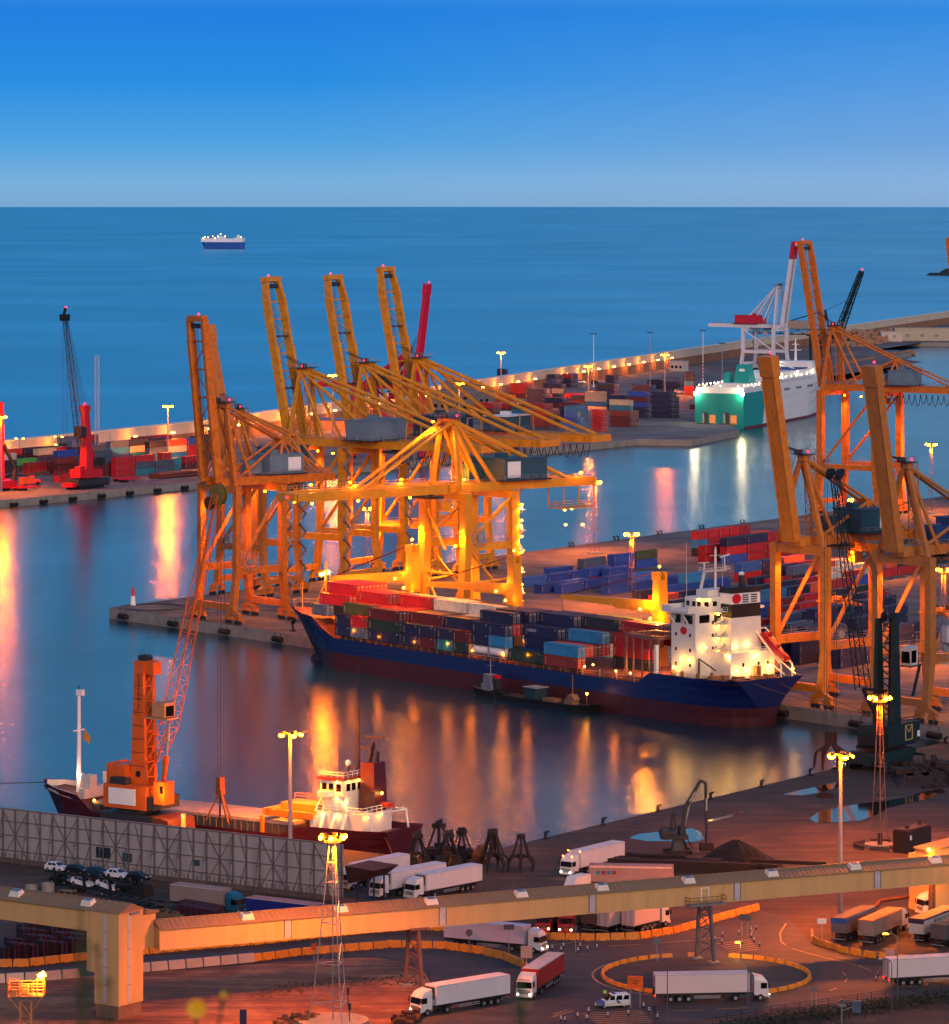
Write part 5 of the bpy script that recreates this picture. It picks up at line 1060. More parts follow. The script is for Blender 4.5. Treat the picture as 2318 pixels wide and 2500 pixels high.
b = B(); b.box((4.4,-1.7,22),(7.6,1.7,24.6)); b.box((7.5,-1.2,22.2),(7.7,1.2,24),1); b.box((2,-1.8,21.6),(8.4,1.8,21.9)); P('operator_cabin', b, [M('a87a50',.6),GLS], t)
b = B()
for q in range(5): b.line([(q*.4+.2,-1+q*.45,32.4), hd+V((-.4+q*.1,-.6+q*.25,.6))],.03)
for q in (-.6,.6): b.line([hd+V((1.6,q,-.2)), hd+V((1.2,q*.8,-51))],.05); b.line([hd+V((.6,q,-1)), hd+V((.6,q*.8,-51))],.05)
P('ropes', b, DGR, t)
b = B(); base = hd+V((.9,0,-53)); b.box(tuple(base+V((-.5,-.8,0))),tuple(base+V((.5,.8,2.4))))
for x, y in ((-2.6,-1.4),(2.8,-1.2),(1.4,1.8),(-1.4,1.6)): b.bar(base, base+V((x,y,-5.4)),.35)
b.box(tuple(base+V((-.7,-.7,-.8))),tuple(base+V((.7,.7,.2)))); P('grab_suspension', b, M('5a3018',.7,0,.3,.8), t)
b = B(); b.box((12.6,-2.6,2.2),(13.2,-2,5.4)); P('access_light', b, EM('ff6a10',3), t); pt((12,-3.6,5),700,(1,.35,.05),.3,t)
pt((10.5,-6.4,9.5),2600,(1,.4,.08),.4,t)
# dark green crane on the right
g0 = G(2152,1872); t = T('mobile_harbour_crane', 'dark green mobile crane on the near quay with black lattice boom and white cabin', 'mobile crane', tuple(g0), math.atan2(d2.y,d2.x))
b = B(); b.box((-7,-3.6,1.3),(7,3.6,3.6)); b.box((-9,-2.6,1.5),(-7,2.6,2.8)); b.box((7,-2.6,1.5),(10,2.6,3))
for x in (-6,-4.4,-2.8,2.8,4.4,6):
    for y in (-3.2,3.2): b.wheel((x,y,.75),.75,.8,(0,1,0),1,2)
for x in (-8,8):
    for y in (-5.5,5.5): b.bar((x,0,2),(x,y,2),.6); b.box((x-.9,y-.9,0),(x+.9,y+.9,.4)); b.rod((x,y,.4),(x,y,2.2),.3)
P('undercarriage', b, [DGN,RUB,DGR], t)
b = B(); b.box((-3.4,-3.6,4.6),(9.6,3.4,8.6)); b.box((-5,-3,4),(9,3,4.6),1); b.box((-6.4,-3.2,5),(-3.4,1.8,7.2),1); b.rail([(-6.4,-3.2,7.2),(-3.4,-3.2,7.2),(-3.4,-3.6,8.6),(9.6,-3.6,8.6)],1.1,.06,1); P('slewing_house', b, [DGN, BLK], t)
b = B(); b.add([(3.6,-3.64,5.2),(6.2,-3.64,5.2),(6.2,-3.66,8.2),(3.6,-3.66,8.2)],[(0,1,2,3)]) if False else None
for p, q in (((3.6,5.2),(3.6,8.1)),((6.4,5.2),(6.4,8.1)),((3.6,8.1),(6.4,8.1)),((3.6,8.1),(5,6.7)),((6.4,8.1),(5,6.7)),((3.6,5.2),(6.4,5.2))): b.bar((p[0],-3.66,p[1]),(q[0],-3.66,q[1]),.12)
P('house_emblem', b, M('c0a860',.6), t)
b = B(); b.box((8.6,-3.7,5.4),(9.5,-3.61,6.6)); P('warning_plate', b, WHT, t)
b = B()
for y in (-1.9,1.9): b.frus((2.4,y),1.6,.5,8.6,29.5,0,.8,.4)
b.frus((5.4,0),.7,1.0,8.6,30.5,0,.55,.8)
for k in range(8): z = 10+k*2.4; b.bar((2.6,-1.8,z),(2.6,1.8,z+2.4),.22); b.bar((2.6,-1.8,z),(5,-.8,z+2.4),.2); b.bar((2.6,1.8,z),(5,.8,z),.2)
for y in (-1,1): b.wheel((3,y,29.8),1.0,.4,(0,1,0),1)
P('tower', b, [DGN, BLK], t)
b = B(); b.hexa([(5.6,-3.9,20),(8.2,-3.9,20),(8.2,-1.5,20),(5.6,-1.5,20),(5.3,-3.9,23.4),(8.2,-3.9,23.8),(8.2,-1.5,23.8),(5.3,-1.5,23.4)]); b.box((5.0,-4,19.7),(10,-1.4,19.95),1); b.rail([(8.3,-4,19.95),(10,-4,19.95),(10,-1.4,19.95)],1.1,.06,1); b.bar((9.6,-3.6,19.7),(7.4,-3.2,13.6),.7,.12,1)
P('operator_cabin', b, [M('b8b8b4',.5), DGN], t); b = B(); b.box((5.55,-3.95,20.5),(7.6,-3.9,23.0)); b.box((5.3,-3.6,20.5),(5.5,-1.8,22.8)); P('cabin_window', b, GLS, t)
b = B(); f0 = V((-4.5,1.6,16)); h0 = V((-7.7,6.3,58.4)); b.lat(f0,h0,2.0,2.5,15,.1,0,1.3,1.2,up=(0,1,0),rd=.055)
P('boom', b, DGN, t)
b = B()
for y in (-1.1,1.1):
    b.wheel(h0+V((-.2,y,.6)),1.1,.6,(0,1,0)); b.wheel(h0+V((1.0,y,.9)),.8,.5,(0,1,0))
P('boom_head', b, BLK, t)
b = B(); b.rod((-1,0,9),(-4.5,1.6,16),.4); b.bar((2,0,15),(-4.5,1.6,16),.6)
for q in range(6): b.line([(3,-1.2+q*.4,30.4), h0+V((.6,-.6+q*.2,.4))],.06)
for q in (-1.1,1.1):
    for x in (-1,0): b.line([h0+V((x-1.0,q,0)), (h0.x-1.4+x,h0.y+q,7.5)],.06)
P('ropes', b, BLK, t)
gb = V((h0.x-1.6,h0.y,0)); b = B(); b.box(tuple(gb+V((-.7,-1,5.2))),tuple(gb+V((.7,1,7.6))))
for k in range(6):
    a = k*math.pi/3; o = V((math.cos(a),math.sin(a),0)); b.bar(gb+Zv*5.2+o*.6, gb+Zv*3.4+o*3.0,.5,.5,0,w2=.6); b.bar(gb+Zv*3.4+o*3.0, gb+Zv*.3+o*3.4,.7,.4,0,w2=.15)
P('scrap_grab', b, M('3a1c10',.8,0,.3,.8,.5), t)
# red crane on the far left quay
g0 = G(207,1192,2.8); t = T('mobile_harbour_crane', 'red mobile crane with thin black lattice boom on the far left quay', 'mobile crane', tuple(g0), math.atan2(d2.y,d2.x))
b = B(); b.box((-8,-3.5,1.4),(9.6,3.5,3.8)); b.box((-10.5,-2.6,1),(-8,2.6,2.6),2); b.box((9.6,-3,.8),(11.4,3,3.4))
for k in range(9):
    for y in (-3,3): b.wheel((-6.6+k*1.7,y,.75),.75,.8,(0,1,0),1)
P('undercarriage', b, [DGR,RUB,RED], t)
b = B(); b.box((-4.5,-3.6,4.2),(7.8,3.6,7.4)); b.box((-6.6,-3.2,4.4),(-3.6,-.6,8.8)); b.box((6.6,-3.8,4.6),(7.9,3.8,11.6),1); b.rail([(-3,-3.6,7.4),(6.6,-3.6,7.4)],1.1,.06); b.box((3,-2,7.4),(6.6,2,11),1); P('slewing_house', b, [RED, DGR], t)
b = B(); b.frus((1,0),2.1,1.8,7.4,16,0,1.7,1.5); b.frus((1,0),1.7,1.5,16,30,0,1.25,1.1,dx=-.8); b.box((-1.6,-1.6,29.6),(1.6,1.6,32)); b.bar((6.8,0,11),(1.5,0,20),.4); P('tower', b, RED, t)
b = B(); f0 = V((-2.4,-.6,16)); h0 = V((-13,-1,65.5)); b.lat(f0,f0.lerp(h0,.14)+V((-.6,0,0)),1.6,1.6,3,.12,0,2.4,2.6,up=(0,1,0)); b.lat(f0.lerp(h0,.14)+V((-.6,0,0)),h0,2.4,2.6,15,.11,0,1.2,1.1,up=(0,1,0),rd=.06); b.box((-4.6,-2,20),(-1.4,1.6,24)); P('boom', b, DGR, t)
b = B(); b.box(tuple(h0+V((-1.8,-1.2,-.5))),tuple(h0+V((1.6,1.2,2)))); b.bar(h0+V((-.6,0,2)),h0+V((.4,0,4.4)),.8); P('boom_head', b, BLK, t)
b = B(); [b.line([(0,q,31.5), h0+V((1,q*.6,.6))],.07) for q in (-1,-.3,.4,1.1)]; [b.line([h0+V((x,0,0)),(h0.x+x,h0.y,20)],.06) for x in (-1.6,-.8,.8,1.5)]; P('ropes', b, DGR, t)
PL('warning_light', [h0+V((.6,0,4.6)),(0,0,32.6)], .5, REDL, t)
b = B(); b.box((-3,-.8,22),(-2.2,0,22.8)); P('work_lamp', b, AMB2, t)
g0 = G(2,1200,2.8); t = T('mobile_harbour_crane', 'red crane cut off by the left edge of the picture', 'mobile crane', (g0.x-3,g0.y,2.8), math.atan2(d2.y,d2.x))
b = B(); b.box((-8,-3.5,1.2),(10,3.5,4)); P('undercarriage', b, RED, t)
b = B(); b.frus((4.2,0),1.3,1.2,4,34,0,.9,.9); b.bar((4,0,32.6),(-4,0,35),1.6); P('tower', b, RED, t)
b = B(); b.bar((4,-2,18),(9.5,-3,8),1.0); b.bar((9.5,-3,8),(8.8,-3,4),1.4); P('lower_arm', b, DGR, t)
# trailers, reach stackers and boxes on the far quay edge
def trailer(px, py, n, lb, seed):
    g = G(px,py,2.8); t = T('terminal_trailers', lb, 'trailer', tuple(g), math.atan2(d2.y,d2.x)); r = random.Random(seed); b = B()
    for k in range(n):
        o = V((r.uniform(-2,2),k*2.7,.0)); b.bar(o+V((0,-.6,1.2)),o+V((11,-.6,1.2)),.3,.4); b.bar(o+V((0,.6,1.2)),o+V((11,.6,1.2)),.3,.4)
        for x in (.2,3.5,7,10.8): b.bar(o+V((x,-1.2,1.3)),o+V((x,1.2,1.3)),.4,.3)
        for x in (1.6,2.8):
            for y in (-.9,.9): k_ = B(); k_.wheel(o+V((x,y,.5)),.5,.4,(0,1,0)); P('wheel', k_, RUB, t)
        b.rod(o+V((9,0,0)),o+V((9,0,1.1)),.12)
    P('trailer_frames', b, RED, t)
trailer(300,1178,3,'red skeletal trailers parked on the quay edge right of the red crane',1)
trailer(40,1200,4,'red skeletal trailers parked at the left end of the far quay',2)
def reach(px, py, lb, a):
    g = G(px,py,2.8); t = T('reach_stacker', lb, 'reach stacker', tuple(g), a)
    b = B(); b.box((-4,-1.6,.9),(3,1.6,2.4)); b.box((-4.4,-1.8,1.2),(-2.6,1.8,2.9)); b.box((-1,-.9,2.4),(.8,.9,4.0)); P('chassis', b, RED, t)
    b = B(); b.bar((-3.4,0,3.6),(5.8,0,5.2),.9,1.0); b.box((5,-3.2,4.4),(6.4,3.2,5)); P('lifting_arm', b, BLK, t)
    for x in (-2.8,2):
        for y in (-1.7,1.7): b = B(); b.wheel((x,y,.85),.85,.7,(0,1,0)); P('wheel', b, RUB, t)
reach(78,1185,'red reach stacker with black lifting arm, on the quay left of the red crane',.3); reach(12,1192,'red reach stacker half hidden at the left edge of the far quay',.9)
for px, py, c, lb in ((137,1178,'R','bright red container standing on its own left of the red crane'),(157,1172,'R','bright red container set down right behind the lone short one'),(52,1192,'o','orange container on a trailer at the left end of the quay'),(30,1192,'u','light blue container on a trailer at the left end of the quay')):
    p = G(px,py,2.8); cont(c, (p.x,p.y,2.8 if py < 1190 else 4.3), aD2, lb, gf, 6.06)
g0 = G(392,1170,2.8); b = B()
for k in range(7): b.rod((k*.25,k*1.15,.6),(24+k*.2,k*1.15,.6),.55,0,10); 
for k in range(6): b.rod((k*.25,.6+k*1.15,1.5),(24+k*.2,.6+k*1.15,1.5),.55,0,10)
S('steel_pipes', b, M('6a2a14',.7,0,.3,.4,.4), 'stack of rusty brown steel pipes on the far quay edge', 'pipes', tuple(g0), math.atan2(d2.y,d2.x))
# far buildings
def blockb(name, lb, cat, px, py, w, d, h, mt, a=None, win=None, roof=None, z=2.8, para=.5):
    g = G(px,py,z); t = T(name, lb, cat, tuple(g), math.atan2(d2.y,d2.x) if a is None else a)
    b = B(); b.box((0,0,0),(w,d,h)); P('wall', b, mt, t)
    b = B(); b.box((-.3,-.3,h),(w+.3,d+.3,h+para)); P('roof', b, roof or mt, t)
    if win:
        for (x0,z0,n,st,ww,hh,side) in win:
            for k in range(n):
                b = B(); x = x0+k*st
                if side == 'f': b.box((x,-.08,z0),(x+ww,0,z0+hh))
                else: b.box((w,x,z0),(w+.08,x+ww,z0+hh))
                P('window', b, GLS, t)
    return t
GB = M('6a6764',.8,0,.15,.1,.2)
an = math.atan2(n2.y,n2.x)
bt = blockb('warehouse_building','grey flat roofed concrete building between the yellow cranes and far containers','building',1048,1008,27,20,11,GB,an,[(3,7.5,5,4.6,2.2,1.5,'f'),(3,3,5,4.6,2.2,1.8,'f'),(2,6,3,5,2,1.5,'r')],M('7a7774',.8))
b = B(); b.box((4,5,11.5),(22,16,16)); b.box((6,6,16),(12,12,18)); P('upper_storey', b, GB, bt)
blockb('long_shed','pale grey long shed with a plain wall beside the warehouse','building',1128,992,9,10,7,M('8a8884',.8,0,.15,.1),an,[(3,1,1,3,3,4,'f')])
blockb('site_office','white low office with dark roof edge behind the left red containers','building',430,1098,26,6,4,WHT,None,[(2,1.4,9,2.5,1.6,1.2,'f')],M('20242c',.6))
blockb('blue_roof_shed','low shed with a blue roof behind the yellow cranes','building',760,1050,26,12,5,M('96735a',.8),an,None,M('234a86',.5))
blockb('far_shed','pale low shed on the bare land by the far basin','building',2186,832,52,14,9,M('a89c84',.8),R(2),[(8,3,4,11,3,2,'f')])
blockb('far_shed','small white hut on the far basin bank, left of the pale shed','building',2152,834,16,9,7,M('b8a898',.8),R(4),[(3,3,2,6,2,2,'f')])
blockb('gatehouse','tiny white block standing alone on the apron before the breakwater','building',1636,906,10,6,6,M('a8a4a0',.7),an,[(1,2,3,3,1.6,1.6,'f')])
# ---------------------------------------------------------------- grabs, excavator, heaps on the near quay
IRON = M('1f1410',.8,.1,.35,.8,.6,rustc='3a1a0c')
def clam(px, py, rz, s, lb, o=0):
    t = T('clamshell_grab', lb, 'grab bucket', tuple(G(px,py)), rz, 'grab buckets on the quay')
    for sg in (-1, 1):
        b = B(); pr = [(0,0.2),(.6*sg,.05),(1.7*sg,.5),(2.3*sg,1.5),(2.2*sg,2.6),(.9*sg,2.8)]; A = [(x*s,-1.6*s,z*s) for x, z in pr]; Q = [(x*s,1.6*s,z*s) for x, z in pr]; n_ = len(pr); b.add(A+Q, [tuple(range(n_)),tuple(range(n_,2*n_))[::-1]]+[(i,n_+i,n_+(i+1)%n_,(i+1)%n_) for i in range(n_)]); P('shell', b, IRON, t)
    b = B()
    for x in (-1.7,1.7):
        for y in (-1.2,1.2): b.bar((x*s,y*s,2.5*s),(x*.25*s,y*.4*s,6.3*s),.34*s)
    b.box((-.9*s,-.9*s,6.1*s),(.9*s,.9*s,6.9*s)); b.box((-.6*s,-.6*s,2.6*s),(.6*s,.6*s,3.4*s)); b.bar((-.3*s,-.5*s,3*s),(-.3*s,-.5*s,6*s),.12); b.bar((.3*s,.5*s,3*s),(.3*s,.5*s,6*s),.12)
    for k in range(6): b.bar((1.55*s-k*.2*s,1.0*s,2.8*s+k*.5*s),(1.55*s-k*.2*s,-1.0*s,2.8*s+k*.5*s),.08)
    P('linkage', b, IRON, t)
    b = B(); [b.wheel((x*s,0,7.1*s),.45*s,.3,(0,1,0)) for x in (-.45,.45)]; b.bar((-.8*s,0,7*s),(.8*s,0,7.5*s),.35*s); P('head_sheaves', b, BLK, t)
clam(1020,2120,.35,0.85,'rusty clamshell grab standing leftmost on the quay'); clam(1095,2126,.2,0.93,'tallest rusty clamshell grab in the middle of the three'); clam(1128,2103,-.5,0.78,'clamshell grab standing farther back, right of the tallest one')
clam(1072,2104,.9,0.96,'clamshell grab at the back, its linkage rising above the others')
def peel(px, py, rz, s, lb):
    t = T('orange_peel_grab', lb, 'grab bucket', tuple(G(px,py)), rz, 'grab buckets on the quay')
    for k in range(6):
        a = k*math.pi/3; o = V((math.cos(a),math.sin(a),0)); b = B(); pts = [(.7,3.3),(2.3,2.9),(3.1,1.8),(2.9,.0)]
        for (r0,z0),(r1,z1),w0,w1 in zip(pts,pts[1:],(.5,.9,.6),(.9,.6,.08)): b.bar(o*r0*s+Zv*z0*s, o*r1*s+Zv*z1*s, w0*s,.3*s,0,w2=w1*s)
        P('tine', b, IRON, t)
    b = B()
    for k in range(6): a = k*math.pi/3; o = V((math.cos(a),math.sin(a),0)); b.bar(o*2.1*s+Zv*2.9*s,o*.7*s+Zv*7*s,.34*s)
    b.rod((0,0,2.8*s),(0,0,3.6*s),.9*s,0,8); b.rod((0,0,6.8*s),(0,0,7.4*s),1.0*s,0,8); b.rod((0,0,3*s),(0,0,7*s),.3*s); b.bar((-.9*s,0,7.6*s),(.9*s,0,7.6*s),.5*s)
    P('linkage', b, IRON, t)
peel(1203,2128,.2,0.93,'large orange peel grab with splayed tines, nearer of the two'); peel(1272,2126,.5,0.80,'smaller orange peel grab at the right end of the row of grabs')
b = B(); b.ball((0,0,1.2),1.5,0,10,.9); b.frus((0,0),.8,.8,2,3.2,0,.4,.4); S('spare_grab', b, M('8a4a08',.7,0,.3,.6,.4), 'yellow painted spare grab hidden behind the large orange peel grab', 'grab bucket', tuple(G(1172,2108)), 0, 'grab buckets on the quay')
# material handler
HDK = M('0a1412', .6, 0, .25, .5, .3)
g0 = G(1655,2085); t = T('material_handler', 'dark green tracked material handler beside the coal heap, long arm raised', 'excavator', tuple(g0), R(8)); t.scale = (.7,.7,.69)
b = B()
for y in (-2.2,2.2):
    b.box((-2.9,y-.45,.15),(2.9,y+.45,1.15)); b.rod((-2.9,y-.45,.65),(-2.9,y+.45,.65),.5,0,10); b.rod((2.9,y-.45,.65),(2.9,y+.45,.65),.5,0,10)
P('tracks', b, M('241410',.8,0,.3,1,.4), t)
b = B(); b.frus((0,0),1.6,1.6,.9,3.8,0,1.0,1.0); b.bar((1.4,1.0,3.8),(2.6,1.6,1.2),.5); P('pedestal', b, HDK, t)
b = B(); b.box((-4.2,-1.9,3.9),(2.4,1.9,5.0)); b.box((-4.4,-1.9,4.8),(-.6,1.9,6.2)); b.rail([(-4.4,-1.9,6.2),(-1,-1.9,6.2)],1,.06); b.box((.2,.5,5),(2.2,1.8,7)); b.bar((2.2,1.9,4.4),(4.2,2.2,1.2),.7,.15); P('upper_carriage', b, HDK, t)
b = B(); b.bar((-.6,-.5,5),(-1,-.5,11),.5); b.bar((-1.7,-.5,5),(-1.6,-.5,10.4),.6); P('counter_linkage', b, BLK, t)
b = B(); b.bar((.8,-.5,5),(2,-.5,12),.9,1.1); b.bar((2,-.5,12),(5.6,-.5,18.4),.9,1.1,0,w2=.6,h2=.7); b.rod((1.6,-.5,7),(3,-.5,13),.25,1); P('main_boom', b, [HDK,STL], t)
b = B(); b.bar((5.5,-.5,18.6),(7.0,-.5,17.9),.7); b.bar((7.0,-.5,18.2),(7.2,-.5,4.6),.7,.8,0,w2=.5,h2=.5); P('stick', b, HDK, t)
b = B(); b.rod((7.2,-.5,4.6),(7.2,-.5,2.8),.3); b.box((5.6,-1.6,.8),(8.9,.6,2.8)); P('grab', b, M('3a1c10',.8,0,.3,.8,.4), t)
text('MANTSINEN', .55, WHT, t, (7.15,-.95,12.4), (R(90),R(90),0))
text('MANTSINEN', .5, WHT, t, (3.6,-1.05,14.6), (R(90),R(-60),0))
b = B(); n_ = 28; r_ = random.Random(5); rings = [(11,0),(9.4,.9),(7,2.3),(4.6,3.8),(2.4,5.0),(.8,5.7)]
vs = []
for rr__, zz in rings:
    for i in range(n_): a = 2*math.pi*i/n_; k = 1+r_.uniform(-.05,.05); vs.append((math.cos(a)*rr__*k*1.02, math.sin(a)*rr__*k*.75, max(0,zz+r_.uniform(-.15,.15) if zz else 0)))
vs.append((0,0,5.9)); fs = [(k*n_+i,k*n_+(i+1)%n_,(k+1)*n_+(i+1)%n_,(k+1)*n_+i) for k in range(len(rings)-1) for i in range(n_)]+[((len(rings)-1)*n_+i,(len(rings)-1)*n_+(i+1)%n_,len(vs)-1) for i in range(n_)]
b.add(vs,fs); S('coal_heap', b, M('0d0b0d',.95,0,.3,1.2,key='coal',bump=.8), 'tall smooth heap of black coal on the near quay', 'coal heap', tuple(G(1797,2112))).scale = (.72,.7,.74)
b = B(); r_ = random.Random(8)
for k in range(26):
    p = V((r_.uniform(-14,16), r_.uniform(-3.5,3.5), 0)); L_ = r_.uniform(8,13); z = r_.choice([.3,.9,1.5]); b.bar(p+Zv*z, p+V((L_,r_.uniform(-.5,.5),z)), .8,.6)
b.box((-15,-4,0),(17,-3,1.8)); S('steel_beams', b, M('1a0f0c',.85,0,.4,.5,.5), 'long low stack of dark rusty steel beams left of the coal heap', 'steel beams', tuple(G(1620,2118)), R(-14))
b = B(); b.box((0,0,1),(14,2.5,3.8)); b.box((.2,-.06,3.4),(13.8,0,3.7),1); [b.box((1.2+k*.9,-.07,2.3),(1.9+k*.9,0,2.9),2+k % 2) for k in range(4)]; [b.wheel((x,y,.5),.5,.4,(0,1,0),4) for x in (1.5,3,11,12.5) for y in (.3,2.2)]
S('pink_trailer', b, [M('94746c',.7,0,.2,.5,.3),M('d0a898',.7),M('2c6a8a',.6),M('7a2a2a',.6),RUB], 'faded pink box trailer with small coloured logo behind the conveyor gallery', 'trailer', tuple(G(1438,2168)), R(-6))
b = B(); b.box((0,0,.3),(8.6,3,3.8)); b.box((.2,.2,3.8),(8.4,2.8,4.0)); b.rod((7,1.5,4),(7,1.5,4.9),.3); b.rod((1.5,1,4),(1.5,1,4.7),.4); b.box((.7,-.06,2.2),(1.3,0,3.0),1); b.box((0,0,0),(1,3,.3)); b.box((7.6,0,0),(8.6,3,.3))
S('plant_container', b, [M('2c1c12',.6,0,.3,.5,.3),WHT], 'dark green technical container with roof vents standing on the earth quay', 'technical container', tuple(G(2218,2084)), aD2)
rubble('scrap_heap', [tuple(G(x,y,3)) for x, y in ((2235,1912),(2290,1895),(2345,1880))], 9, 420, 3.2, 4, '2a2220', 'heap of dark scrap metal at the right edge of the near quay', 'scrap heap', None, .3, .9)
rubble('debris', [tuple(G(x,y,3)) for x, y in ((2008,1946),(2030,1944))], 1.2, 30, .6, 6, '2e1812', 'small clump of dark debris between the puddles', 'debris', None, .2, .5)
t = T('mast_foot', 'round concrete foot with timber barriers under the lattice mast on the earth quay', 'mast base', tuple(G(2149,2070)))
b = B(); [b.bar((math.cos(k*1.05)*4.6,math.sin(k*1.05)*4.6,.5),(math.cos(k*1.05+.8)*4.6,math.sin(k*1.05+.8)*4.6,.5),.25,.7) for k in range(6)]; P('barriers', b, M('4a3a30',.8,0,.3,.6), t); b = B(); b.box((-.4,-.5,.2),(.4,.3,2.6)); P('switch_box', b, M('4a1414',.7), t)
# white silo at the right edge
g0 = G(2318,1828); t = T('white_silo_tower', 'round white tower with flared tank cut by the right edge', 'tower', (g0.x+2.4,g0.y-1,3))
b = B(); b.rod((0,0,0),(0,0,21),2.3,0,20); P('shaft', b, M('b8bac0',.6,0,.06,.2,.1), t); b = B(); b.rod((0,0,21),(0,0,22.4),2.3,0,20,4.2); b.rod((0,0,22.4),(0,0,26),4.2,0,20); b.rod((0,0,26),(0,0,26.6),4.4,1,20,3.6); [b.bar((math.cos(k*.42)*4.25,math.sin(k*.42)*4.25,22.2),(math.cos(k*.42)*4.25,math.sin(k*.42)*4.25,26),.12,.12,1) for k in range(15)]; P('tank', b, [M('c0c2c6',.6,0,.06,.2,.1),GRY], t)
# ---------------------------------------------------------------- corrugated fence of the bulk store
fa = G(838,2203); fb = G(-60,2097); fu = (fb-fa).normalized(); fl = (fb-fa).length; fz = math.atan2(fu.y,fu.x)
t = T('corrugated_fence', 'tall grey corrugated steel fence with bracing frames along the left quay', 'fence', tuple(fa), fz)
b = B(); Hf = 9.3; n_ = int(fl/.5); 
for k in range(31): z = .9+k*.275; b.box((0,-.06-(.05 if k % 2 else 0),z),(fl,-.0,z+.275)) if k % 2 else b.box((0,-.05,z),(fl,.02,z+.275))
P('corrugated_sheet', b, M('98928f',.6,.1,.22,.5,.2,rustc='4a3c38',stretch=(1.2,1,.15)), t)
k = 0; x = .2
FR = M('5a5254',.7,.1,.2,.6)
while x < fl:
    b = B(); b.bar((x,.18,0),(x,.18,Hf),.17,.2)
    if k % 2 == 0:
        b.bar((x,.25,Hf-.6),(x-.6 if k else x,2.6,0),.08,.08); b.bar((x,.2,4.6),(x,1.4,4.4),.1); b.bar((x,.2,2.4),(x,2.0,2.2),.1)
    P('frame_post', b, FR, t)
    if k % 4 in (1,3) and x+2.7 < fl:
        b = B()
        for (x0,z0),(x1,z1) in (((x,4.8),(x+2.7,Hf-.3)),((x,4.8),(x-2.7,Hf-.3)),((x,4.8),(x+2.7,.9)),((x,4.8),(x-2.7,.9))) if k % 4 == 1 else (((x,4.8),(x+1.35,Hf-.3)),((x,4.8),(x+1.35,.9))):
            if x0 >= 0 and x1 >= 0: b.bar((x0,.2,z0),(x1,.2,z1),.09)
        P('cross_brace', b, FR, t)
    x += 2.75; k += 1
b = B()
for z in (2.2,4.8,7.2,Hf): b.bar((0,.14,z),(fl,.14,z),.09,.12)
b.box((0,-.15,0),(fl,.1,.9),1)
for k in range(int(fl/.9)): b.bar((k*.9,.16,.1),(k*.9,.16,1.7),.08,.08)
P('rails', b, [FR, M('5a4a44',.8,0,.3,.4)], t)
for x0, w_, z0, h_ in ((42.2,3.1,2.7,1.8),(37.6,2,2.5,1.5),(23.3,1.3,3.2,1.0)):
    b = B(); b.box((fl*0+x0+6,.03,z0),(x0+w_+6,.1,z0+h_)); P('dark_panel', b, M('131c28' if w_ > 2 else '24404a',.6), t)
# loading hopper at the fence end
g0 = G(848,2212); t = T('loading_hopper', 'dark red loading hopper on blue legs at the end of the corrugated fence', 'hopper', tuple(g0), fz+math.pi)
b = B(); b.hexa([(-.5,1,3.4),(3.6,1,4.6),(3.6,6,4.6),(-.5,6,3.4),(-.5,0,6.4),(5.4,0,6.2),(5.4,7,6.2),(-.5,7,6.4)]); P('trough', b, [M('3a1410',.8,0,.3,.4,.4)], t)
b = B(); [b.bar((x,y,0),(x,y,4.6),.22) for x in (1.4,3.4) for y in (1,5.6)]; b.bar((1.4,1,3.2),(3.4,1,3.2),.18); b.bar((1.4,1,2.4),(3.4,1,2.4),.14); P('legs', b, M('16204a',.6), t)
# ---------------------------------------------------------------- conveyor gallery
CRM = M('bc9660', .75, 0, .14, .6, .22, stretch=(1,1,.1), rustc='6a5a40'); RFM = M('806a4c', .7, .1, .15, .5, .15, rustc='5a4a38', stretch=(6,.15,1)); JNT = M('a8a4a8',.6)
def gallery(root, L, W_, zb, ze, rise, ribs=.8):
    b = B(); b.box((0,0,zb),(L,W_,ze)); b.prism([(0,0),(L,0),(L,W_),(0,W_)], zb-.15, zb, 0); P('side_walls', b, CRM, root)
    b = B(); m_ = W_/2; b.add([(0,-.25,ze),(L,-.25,ze),(L,m_,ze+rise),(0,m_,ze+rise),(L,W_+.25,ze),(0,W_+.25,ze),(0,-.25,ze-.14),(L,-.25,ze-.14),(L,W_+.25,ze-.14),(0,W_+.25,ze-.14)],[(0,1,2,3),(3,2,4,5),(6,7,1,0),(5,4,8,9),(0,3,5),(1,4,2)])
    k = .5
    while k < L:
        b.bar((k,-.2,ze+.04),(k,m_,ze+rise+.04),.07,.06); b.bar((k,m_,ze+rise+.04),(k,W_+.2,ze+.04),.07,.06); k += ribs
    b.bar((0,m_,ze+rise+.04),(L,m_,ze+rise+.04),.3,.12); P('roof', b, RFM, root)
def skylight(root, x, y, z, sl):
    b = B(); b.hexa([(x-1.0,y-.7,z-.35),(x+1.0,y-.7,z-.35),(x+1.0,y+.7,z+.2),(x-1.0,y+.7,z+.2),(x-.75,y-.5,z+.55),(x+.75,y-.5,z+.55),(x+.75,y+.5,z+.75),(x-.75,y+.5,z+.75)]); o = P('skylight', b, M('d0c8b8',.5,0,.05,1), root)
    b = B(); b.hexa([(x-.6,y-.4,z+.56),(x+.6,y-.4,z+.56),(x+.6,y+.4,z+.72),(x-.6,y+.4,z+.72),(x-.6,y-.4,z+.6),(x+.6,y-.4,z+.6),(x+.6,y+.4,z+.77),(x-.6,y+.4,z+.77)]); P('pane', b, M('5a6a80',.15), o)
ga = V((-44.4,577.2,0)); gu = V((.905,.426,0)); gL = 132
t = T('conveyor_gallery', 'long beige roofed conveyor gallery crossing above the road', 'conveyor gallery', (ga.x,ga.y,0), math.atan2(gu.y,gu.x))
